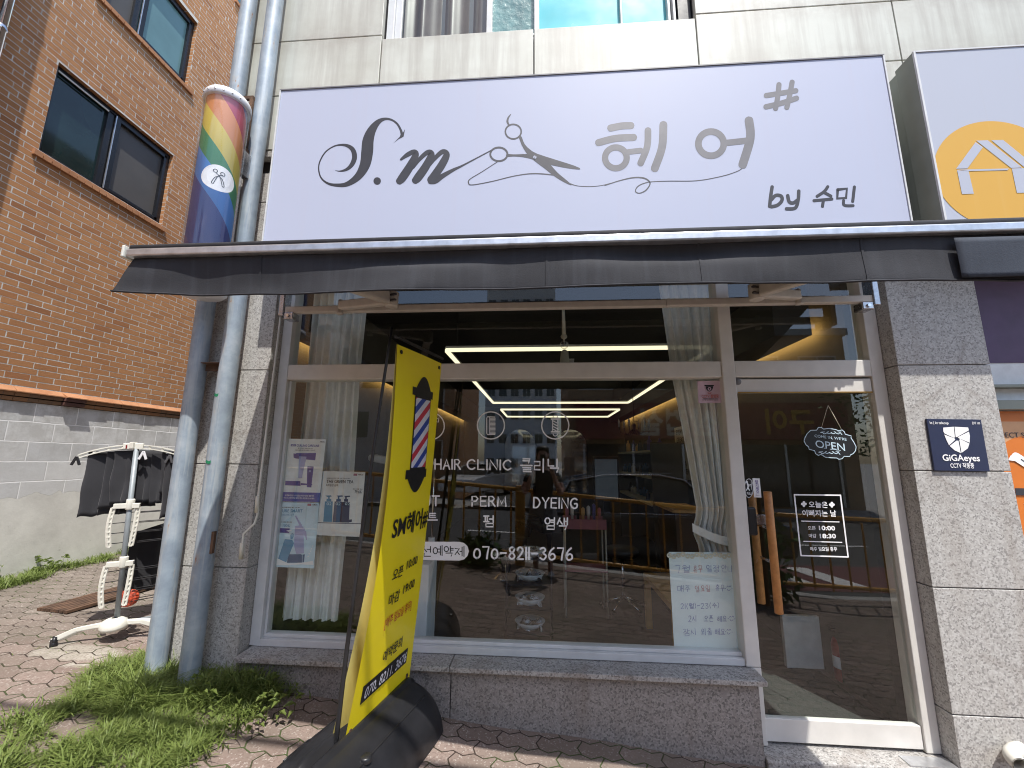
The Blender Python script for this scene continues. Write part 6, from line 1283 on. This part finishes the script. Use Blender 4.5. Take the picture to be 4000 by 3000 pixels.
for z, lab in ((.174, 'lowest'), (.374, 'second lowest'), (.574, 'third lowest'), (.774, 'topmost')):
    b = thing('tint_bowl', '%s foil lined bowl on the black salon trolley' % lab, 'bowl', (-.12, 1.33, z), 'bowls on the trolley'); q = MB(); q.lathe((-.12, 1.33, z), [(0, 0), (.09, 0), (.135, .055), (.13, .058), (.085, .012), (0, .01)], 24); q.build('bowl', MC['poster_grey'], b)
    q = MB(); q.grid(14, 14, lambda u, v: (-.12 + .22 * (u - .5), 1.33 + .2 * (v - .5), z + .05 + .05 * mnoise.noise(Vector((u * 5, v * 5, z * 9))) - .09 * ((u - .5) ** 2 + (v - .5) ** 2)), False); q.build('foil', MC['foil'], b)
o = thing('pink_cart', 'pink tool cart holding brushes and pump bottles in the salon', 'cart', (.42, 2.0, .06))
q = MB(); q.box(.22, .66, 1.9, 2.2, .92, .94); q.box(.22, .66, 1.9, 2.2, .50, .52); q.box(.22, .66, 1.9, 1.912, .941, 1.02); q.box(.22, .66, 2.188, 2.2, .941, 1.02); q.build('tray', MC['pink'], o)
for x in (.23, .65):
    for y in (1.91, 2.19): q = MB(); q.tube([(x, y, .062), (x, y, .919)], .009, 8); q.build('leg', MC['white_plastic'], o)
for k in range(7):
    x = .26 + .058 * k; b = thing('brush', 'slim styling tool standing upright in the pink cart', 'brush', (x, 2.05, .941), 'tools in the pink cart'); q = MB(); q.lathe((x, 2.05, .941), [(0, 0), (.014, 0), (.014, .10), (.02, .11), (.02, .17 + .02 * (k % 3)), (0, .19 + .02 * (k % 3))], 10); q.build('body', MC[['pink', 'white_gloss', 'ink_black', 'light_wood', 'white_gloss', 'tube_violet', 'ink_red'][k]], b)
# hood stand with the white post close to the glass
pw = at(1682, 2200, .75); o = thing('hood_stand', 'white salon hood dryer on a tall white post inside the window', 'hair dryer', (pw.x, .75, .06))
q = MB(); q.tube([(pw.x, .75, .08), (pw.x, .75, 1.02)], .026, 14); q.build('post', MC['white_gloss'], o); q = MB(); q.tube([(pw.x, .75, 1.02), (pw.x, .75, 1.62)], .008, 10); q.build('post', MC['chrome'], o)
hd = at(1500, 1800, .9); q = MB(); q.tube([(pw.x, .75, 1.60), (pw.x - .1, .8, 1.66), (hd.x + .1, .88, hd.z)], .014, 8); q.build('arm', MC['white_gloss'], o); q = MB(); q.obox(hd + Vector((-.12, 0, .03)), hd + Vector((.14, .0, -.02)), .16, .06); q.build('hood', MC['white_gloss'], o, bevel=.025)
q = MB(); q.lathe((pw.x, .75, .061), [(0, 0), (.24, 0), (.22, .03), (.04, .05), (.027, .05)], 28); q.build('base', MC['white_gloss'], o)
o = thing('storage_box', 'white box standing on the floor beside the curtain behind the banner', 'box', (-.95, .62, .06)); q = MB(); q.box(-1.02, -.85, .55, .80, .061, .86); q.build('box', MC['ink_white'], o, bevel=.006)
# entrance: pale half wall, extinguisher, mat
o = thing('half_wall', 'pale low partition board standing just inside the door', 'partition', (1.75, .95, .06)); a, b = at(3065, 2405, 1.0), at(3300, 2640, 1.0); q = MB(); q.box(at(3065, 2500, 1.02).x, at(3300, 2500, 1.02).x, 1.02, 1.06, .061, at(3100, 2405, 1.02).z); q.build('panel', MC['poster_grey'], o, bevel=.004)
o = thing('fire_extinguisher', 'red fire extinguisher standing on the floor inside the door', 'fire extinguisher', (1.98, .80, .06)); ex, ey = at(3285, 2560, .86).x, .86
k_ = .68
q = MB(); q.lathe((ex, ey, .061), [(r * k_, h * k_) for r, h in ((0, 0), (.075, 0), (.08, .02), (.08, .36), (.06, .42), (.025, .45), (.025, .48), (0, .48))], 24); q.build('cylinder', MC['extinguisher_red'], o); q = MB(); q.obox((ex, ey, .39), (ex - .07, ey - .02, .41), .022, .01); q.obox((ex, ey, .40), (ex - .08, ey - .02, .435), .022, .008); q.build('handle', MC['black_plastic'], o)
q = MB(); q.tube([(ex - .02, ey, .38), (ex + .055, ey - .02, .34), (ex + .07, ey - .02, .22), (ex + .064, ey - .02, .12)], .007, 8); q.build('hose', MC['black_plastic'], o); q = MB(); q.lathe((ex, ey, .15), [(.0551, 0), (.0551, .08)], 24); q.build('label_band', MC['ink_white'], o)
o = thing('door_mat', 'dark grey entrance mat lying inside the glass door', 'mat', (1.7, .6, .062)); q = MB(); q.box(1.30, 2.10, .23, .98, .062, .072); q.build('mat', MC['mat_dark'], o, bevel=.003)
o = thing('side_table', 'dark brown counter block standing behind the wooden door handle', 'counter', (1.5, 1.9, .06)); q = MB(); q.box(1.32, 1.62, 1.75, 2.4, .061, 1.12); q.build('body', mat('dark_brown', (.05, .022, .010), .5), o, bevel=.004); q = MB(); q.box(1.30, 1.64, 1.73, 2.42, 1.121, 1.15); q.build('top', MC['light_wood'], o)

# ================================================================== THE STREET BEHIND THE CAMERA (seen mirrored in the glass)
def railing(x0, n, lab):
    o = thing('railing', lab, 'railing', (x0, -3.52, gz(x0)), 'yellow pavement railings'); L = 2.9
    z = lambda x: gz(x, -3.5)
    for zz, r in ((1.08, .03), (.16, .026)): q = MB(); q.tube([(x0, -3.52, z(x0) + zz), (x0 + L, -3.52, z(x0 + L) + zz)], r, 10); q.build('rail', MC['fence_yellow'], o)
    for k in range(12):
        x = x0 + .16 + (L - .26) * k / 11; q = MB(); q.tube([(x, -3.52, z(x) + .16), (x, -3.52, z(x) + 1.08)], .014, 8, caps=False); q.build('baluster', MC['fence_yellow'], o)
    q = MB(); q.box(x0 - .09, x0 + .05, -3.59, -3.45, z(x0) - .02, z(x0) + 1.14); q.build('post', MC['fence_yellow'], o, bevel=.008)
for k, lab in enumerate(('yellow steel railing panel farthest up the slope', 'yellow railing panel reflected behind the posters', 'yellow railing panel reflected behind the yellow banner', 'yellow railing panel right behind the photographer', 'yellow railing panel reflected behind the tied curtain', 'yellow railing panel reflected in the glass door', 'yellow railing panel farthest down the slope')): railing(-9.2 + 2.96 * k, k, lab)
def car(x, y, rz, body, lab, suv=False):
    o = thing('parked_car', lab, 'car', (x, y, road_z(x, y))); R_ = Matrix.Rotation(rz, 3, 'Z'); z0 = (road_z(x, y) if y > -13.3 else road_z(-1.2, -13.3) + .15) + .01
    def tr(q): q.v = [tuple(Vector((x, y, z0)) + R_ @ Vector(v)) for v in q.v]; return q
    hw = .92; low = [(-2.25, .32), (-2.32, .55), (-2.28, .85), (-1.9, .95), (-1.0, 1.02), (1.0, 1.04), (2.1, 1.0), (2.28, .85), (2.3, .45), (2.2, .3)]
    q = MB()
    def sect(P, w0, w1, k):
        n = len(P); sec = []
        for yv, sc in ((-w0, .0), (-w0 + .06, .05), (w0 - .06, .05), (w0, .0)): sec.append([(px, yv if abs(yv) < w0 else yv * .99, pz) for px, pz in P])
        vs = [p for s in sec for p in s]; q.add(vs, [(a * n + i, a * n + (i + 1) % n, (a + 1) * n + (i + 1) % n, (a + 1) * n + i) for a in range(3) for i in range(n)] + [tuple(range(n - 1, -1, -1)), tuple(range(3 * n, 4 * n))])
    sect(low, hw, hw, 0); tr(q).build('body', MC[body], o, bevel=.05)
    top = 1.72 if suv else 1.46; cab = [(-1.15, 1.0), (-.45, top - .08), (.0, top), (1.0, top), (1.7, top - .12), (2.05, 1.0)]
    q = MB(); n = len(cab); vs = [(px, -hw + .06 + (pz - 1) * .32, pz) for px, pz in cab] + [(px, hw - .06 - (pz - 1) * .32, pz) for px, pz in cab]
    q.add(vs, [tuple(range(n - 1, -1, -1)), tuple(range(n, 2 * n))] + [(i, (i + 1) % n, n + (i + 1) % n, n + i) for i in range(n)]); tr(q).build('cabin', MC['car_glass'], o, bevel=.04)
    q = MB(); vs = [(px, s * (hw - .18 - (top - 1) * .30), top + .012) for s in (-1, 1) for px in (-.30, 1.35)]; q.prism([vs[0], vs[1], vs[3], vs[2]], (0, 0, .03)); tr(q).build('roof', MC[body], o, bevel=.02)
    for s in (-1, 1):
        q = MB(); q.tube([(px, s * (hw - .03 - (pz - 1) * .32), pz + .015) for px, pz in cab], .014, 6); q.tube([(-1.2, s * (hw - .02), 1.03), (2.05, s * (hw - .02), 1.06)], .012, 6); tr(q).build('window_trim', MC['chrome'], o)
        q = MB(); q.tube([(px, s * (hw - .055 - (pz - 1) * .32), pz) for px, pz in cab], .025, 6); q.tube([(.45, s * (hw - .05), 1.0), (.42, s * (hw - .05 - (top - 1) * .32), top)], .03, 6); tr(q).build('window_pillar', MC[body], o)
        for xx in (-1.42, 1.42):
            w_ = MB(); w_.lathe((xx, s * .80 - .1, .33), [(.0, 0), (.33, 0), (.335, .03), (.335, .17), (.33, .2), (0, .2)], 24, ax='y'); wl = tr(w_).build('wheel', MC['tyre'], o); w_ = MB(); w_.lathe((xx, s * .905, .33), [(0, -.006), (.2, -.004), (.21, .004)], 20, ax='y'); tr(w_).build('rim', MC['alu'], wl)
        q = MB(); q.ball((-2.22, s * .66, .74), .07, .17, .09, 12, 8); tr(q).build('headlight', MC['lamp_glass'], o); q = MB(); q.ball((2.24, s * .7, .82), .05, .13, .09, 12, 8); tr(q).build('tail_light', MC['extinguisher_red'], o)
        q = MB(); q.ball((-.75, s * 1.0, 1.06), .07, .10, .07, 10, 8); tr(q).build('mirror', MC[body], o)
    q = MB(); q.box(-2.335, -2.31, -.45, .45, .52, .66); tr(q).build('grille', MC['black_plastic'], o)
car(2.2, -6.0, pi * .995, 'car_dark', 'dark saloon car standing in the road, reflected beside the tied curtain', True); car(-3.0, -17.5, -pi / 2 + .35, 'car_white', 'white hatchback in the side street, reflected above the word perm')
mb = MB(); mb.grid(4, 20, lambda u, v: (-3.55 + 4.7 * u, -46 + 32.4 * v, road_z(-1.2, -13.3) + .15)); structure(mb.build('side_street', MC['asphalt']))
# buildings over the road
def block(name, x0, x1, y, z1, m, label, wins, wm='car_glass', depth=8):
    o = thing(name, label, 'building', ((x0 + x1) / 2, y, -.5)); q = MB(); q.box(x0, x1, y - depth, y, -.9, z1); q.build('wall', MC[m], o); q = MB(); q.box(x0 - .15, x1 + .15, y - depth, y + .15, z1, z1 + .3); q.build('roof', MC['concrete'], o)
    nx, nz, w_, h_, zs = wins; sx = (x1 - x0) / nx
    for i in range(nx):
        for j in range(nz):
            cx, cz = x0 + sx * (i + .5), zs + j * (z1 - zs) / nz + .9
            q = MB(); q.box(cx - w_ / 2, cx + w_ / 2, y, y + .06, cz - h_ / 2, cz + h_ / 2); f = q.build('window', MC['white_frame'], o); q = MB(); q.box(cx - w_ / 2 + .06, cx - .02, y + .061, y + .066, cz - h_ / 2 + .06, cz + h_ / 2 - .06); q.box(cx + .02, cx + w_ / 2 - .06, y + .061, y + .066, cz - h_ / 2 + .06, cz + h_ / 2 - .06); q.build('pane', MC[wm], f)
    return o
MC['brick_x'] = None; m_brick('brick_x', 'xz')
block('grey_house', -16, -7.2, -15.6, 8.2, 'grey_siding', 'grey sided house across the street, reflected behind the posters', (3, 2, 1.6, 1.3, 2.2))
block('brick_house', -6.8, -4.4, -17.5, 9, 'brick_x', 'narrow orange brick house across the street, reflected near the comb icon', (1, 3, 1.4, 1.2, 1.0))
tw_ = block('apartment_tower', -9, 2.2, -62, 33, 'tower_white', 'tall pale apartment tower far across the street', (6, 9, 1.3, 1.5, 0), depth=14)
rest = block('restaurant', 1.2, 13.5, -16.2, 7.2, 'tan_render', 'tan restaurant building across the street with a red signboard', (5, 1, 1.6, 1.5, 4.6))
sb = thing('red_signboard', 'long red restaurant signboard with pale Korean letters across the street', 'sign', (6, -16, 2.9)); q = MB(); q.box(1.5, 13, -16.13, -15.8, 2.5, 4.1); q.build('board', MC['red_board'], sb, bevel=.02)
mb = MB(); typeset(mb, '삼겹살', lambda x, y, s: Vector((7.6 - x, -15.79, 2.78 + y)), 0, 0, 1.25, 'LEFT', .03); mb.build('print', MC['lace'], sb, merge=False)
mb = MB(); typeset(mb, '구이', lambda x, y, s: Vector((11.6 - x, -15.79, 2.85 + y)), 0, 0, 1.15, 'LEFT', .03); mb.build('print', MC['sign_amber'], sb, merge=False)
o = thing('shop_glazing', 'dark glazed shopfront under the red signboard across the street', 'window', (6, -16.1, 0)); q = MB(); q.box(1.8, 12.8, -16.19, -16.1, -.3, 2.3); q.build('pane', MC['car_glass'], o)
for k in range(6): q = MB(); q.box(1.8 + 2.15 * k, 1.9 + 2.15 * k, -16.099, -16.05, -.3, 2.3); q.build('post', MC['alu'], o)
# street shrubs by the railing and a street tree
def bush(x, y, r, h, n, lab, trunk=0):
    nm = 'street_tree' if trunk else 'shrub'; o = thing(nm, lab, 'tree' if trunk else 'shrub', (x, y, gz(x, y))); z0 = gz(x, y) + trunk; mb = MB()
    for k in range(n):
        a, b, c = RND.gauss(0, .5), RND.gauss(0, .5), RND.random(); p = Vector((x + a * r, y + b * r, z0 + c * h)); d = Vector((RND.gauss(0, 1), RND.gauss(0, 1), RND.gauss(0, .7))).normalized(); e = d.orthogonal(); s = RND.uniform(.04, .085) * (1.8 if trunk else 1)
        mb.add([p, p + d * s + e * s * .3, p + d * s * 2, p + d * s - e * s * .3], [(0, 1, 2, 3)])
    mb.build('crown', MC['leaf'], o, recalc=False, merge=False); q = MB(); q.tube([(x, y, gz(x, y) - .05), (x + .02, y, z0 + h * .3), (x - .03, y + .03, z0 + h * .7)], [.03 + trunk * .03, .02 + trunk * .02, .008], 8); q.build('trunk', MC['rust'], o)
bush(2.9, -3.2, .32, 1.1, 900, 'leafy shrub before the railing, reflected beside the tied curtain'); bush(-.95, -3.25, .30, .35, 500, 'low weedy shrub at the kerb, reflected under the white pill lettering'); bush(13.5, -12.6, 2.2, 3.4, 2600, 'street tree on the far pavement beyond the restaurant', 2.2)
o = thing('utility_cable', 'overhead cable strung along the street behind the camera', 'cable', (0, -4, 6.4)); q = MB()
q.tube([(-30 + k * 3, -2.62, 5.55 + .0009 * (k * 3 - 30) ** 2) for k in range(21)], .028, 6)
q.build('cable', MC['black_plastic'], o)

# ---- the photographer, seen only as a reflection
def skin_body(name, verts, edges, root, m, parent, sub=2):
    me = bpy.data.meshes.new(name); me.from_pydata([v[:3] for v in verts], edges, []); o = bpy.data.objects.new(name, me); SC.collection.objects.link(o)
    s = o.modifiers.new('skin', 'SKIN'); 
    for i, v in enumerate(verts): me.skin_vertices[0].data[i].radius = (v[3], v[4] if len(v) > 4 else v[3])
    me.skin_vertices[0].data[root].use_root = True; s.use_smooth_shade = True
    b = o.modifiers.new('sub', 'SUBSURF'); b.levels = sub; b.render_levels = sub
    me.materials.append(MC[m]); o.parent = parent; o.matrix_parent_inverse = Matrix.Translation(-world_loc(parent)); return o
px_, py_ = 0.0, -3.08; g0 = gz(px_, py_)
pn = thing('person', 'person in a black top and grey skirt holding up a phone, reflected in the glass', 'person', (px_, py_, g0))
V = lambda x, y, z, r, r2=None: (px_ + x, py_ + y, g0 + z, r) if r2 is None else (px_ + x, py_ + y, g0 + z, r, r2)
vb = [V(0, 0, .92, .15, .11), V(0, 0, 1.06, .125, .095), V(0, .0, 1.22, .145, .10), V(0, 0, 1.36, .13, .085), V(0, .01, 1.43, .055), V(0, .03, 1.50, .052), V(0, .045, 1.56, .078, .085), V(0, .05, 1.63, .080, .092), V(0, .045, 1.70, .06, .07),
      V(.17, 0, 1.36, .058), V(.27, .06, 1.16, .046), V(.24, .13, 1.10, .042), V(.12, .29, 1.42, .030), V(.075, .325, 1.53, .026),
      V(-.17, 0, 1.36, .058), V(-.27, .06, 1.16, .046), V(-.24, .13, 1.10, .042), V(-.12, .29, 1.42, .030), V(-.075, .325, 1.53, .026),
      V(.09, 0, .82, .09), V(.10, .01, .50, .062), V(.10, -.015, .36, .054), V(.10, -.02, .12, .036), V(.10, -.01, .05, .036), V(.11, .12, .03, .03),
      V(-.09, 0, .82, .09), V(-.10, .01, .50, .062), V(-.10, -.015, .36, .054), V(-.10, -.02, .12, .036), V(-.10, -.01, .05, .036), V(-.11, .12, .03, .03)]
eb = [(0, 1), (1, 2), (2, 3), (3, 4), (4, 5), (5, 6), (6, 7), (7, 8), (3, 9), (9, 10), (10, 11), (11, 12), (12, 13), (3, 14), (14, 15), (15, 16), (16, 17), (17, 18), (0, 19), (19, 20), (20, 21), (21, 22), (22, 23), (23, 24), (0, 25), (25, 26), (26, 27), (27, 28), (28, 29), (29, 30)]
for s in (1, -1):                    # palm, four bent fingers round the phone's back, thumb on its side
    w0 = 13 if s > 0 else 18; i = len(vb); vb.append(V(s * .062, .342, 1.565, .024, .014)); eb.append((w0, i))
    for k, ln in enumerate((.9, 1, .95, .78)):
        zb = 1.548 + .016 * k; a = len(vb); vb += [V(s * .052, .352, zb, .009), V(s * .040 * (1), .358, zb + .004, .0085), V(s * (.040 - .03 * ln), .350, zb + .006, .0075)]; eb += [(i, a), (a, a + 1), (a + 1, a + 2)]
    a = len(vb); vb += [V(s * .066, .36, 1.575, .010), V(s * .058, .372, 1.605, .009), V(s * .046, .372, 1.622, .0075)]; eb += [(i, a), (a, a + 1), (a + 1, a + 2)]
skin_body('body', vb, eb, 0, 'skin', pn)
q = MB(); q.lathe((px_, py_, g0), [(.16, .98), (.172, .95), (.20, .80), (.245, .60), (.285, .40), (.28, .395), (.16, .93)], 36); sk_ = q.build('skirt', MC['skirt_grey'], pn)
vt = [V(0, 0, .97, .165, .125), V(0, 0, 1.08, .14, .108), V(0, 0, 1.22, .16, .115), V(0, 0, 1.355, .145, .098), V(0, .005, 1.40, .08), V(.175, 0, 1.36, .072), V(.245, .045, 1.22, .062), V(-.175, 0, 1.36, .072), V(-.245, .045, 1.22, .062)]
skin_body('top', vt, [(0, 1), (1, 2), (2, 3), (3, 4), (3, 5), (5, 6), (3, 7), (7, 8)], 0, 'shirt_black', pn)
q = MB(); hc = Vector((px_, py_ + .03, g0 + 1.645)); q.grid(28, 16, lambda u, v: hc + Vector((.098 * sin(pi * (.02 + .62 * v)) * cos(2 * pi * u), .108 * sin(pi * (.02 + .62 * v)) * sin(2 * pi * u) - .012 - (.02 if sin(2 * pi * u) < 0 else -.0) * v, .112 * cos(pi * (.02 + (.62 if sin(2 * pi * u) < .25 else .34) * v)) - (.07 * v * v if sin(2 * pi * u) < .25 else 0)))); q.build('hair', MC['hair_black'], pn)
for s in (-1, 1):
    q = MB(); q.ball((px_ + s * .030, py_ + .128, g0 + 1.645), .010, .008, .006, 10, 8); q.build('eye', MC['ink_black'], pn); q = MB(); q.ball((px_ + s * .083, py_ + .045, g0 + 1.63), .010, .016, .028, 10, 8); q.build('ear', MC['skin'], pn)
q = MB(); q.ball((px_, py_ + .138, g0 + 1.615), .011, .018, .020, 10, 8); q.build('nose', MC['skin'], pn); q = MB(); q.ball((px_, py_ + .128, g0 + 1.572), .022, .008, .007, 10, 8); q.build('mouth', MC['ink_red'], pn)
for s in (-1, 1): q = MB(); q.ball((px_ + s * .105, py_ + .045, g0 + .035), .045, .115, .035, 14, 8); q.build('shoe', MC['ink_white'], pn)
o = thing('phone', 'dark phone held up in both hands by the photographer', 'phone', (0, -2.722, 1.62)); q = MB(); q.box(-.039, .039, -2.726, -2.718, 1.54, 1.70); q.build('case', MC['black_plastic'], o, bevel=.004)
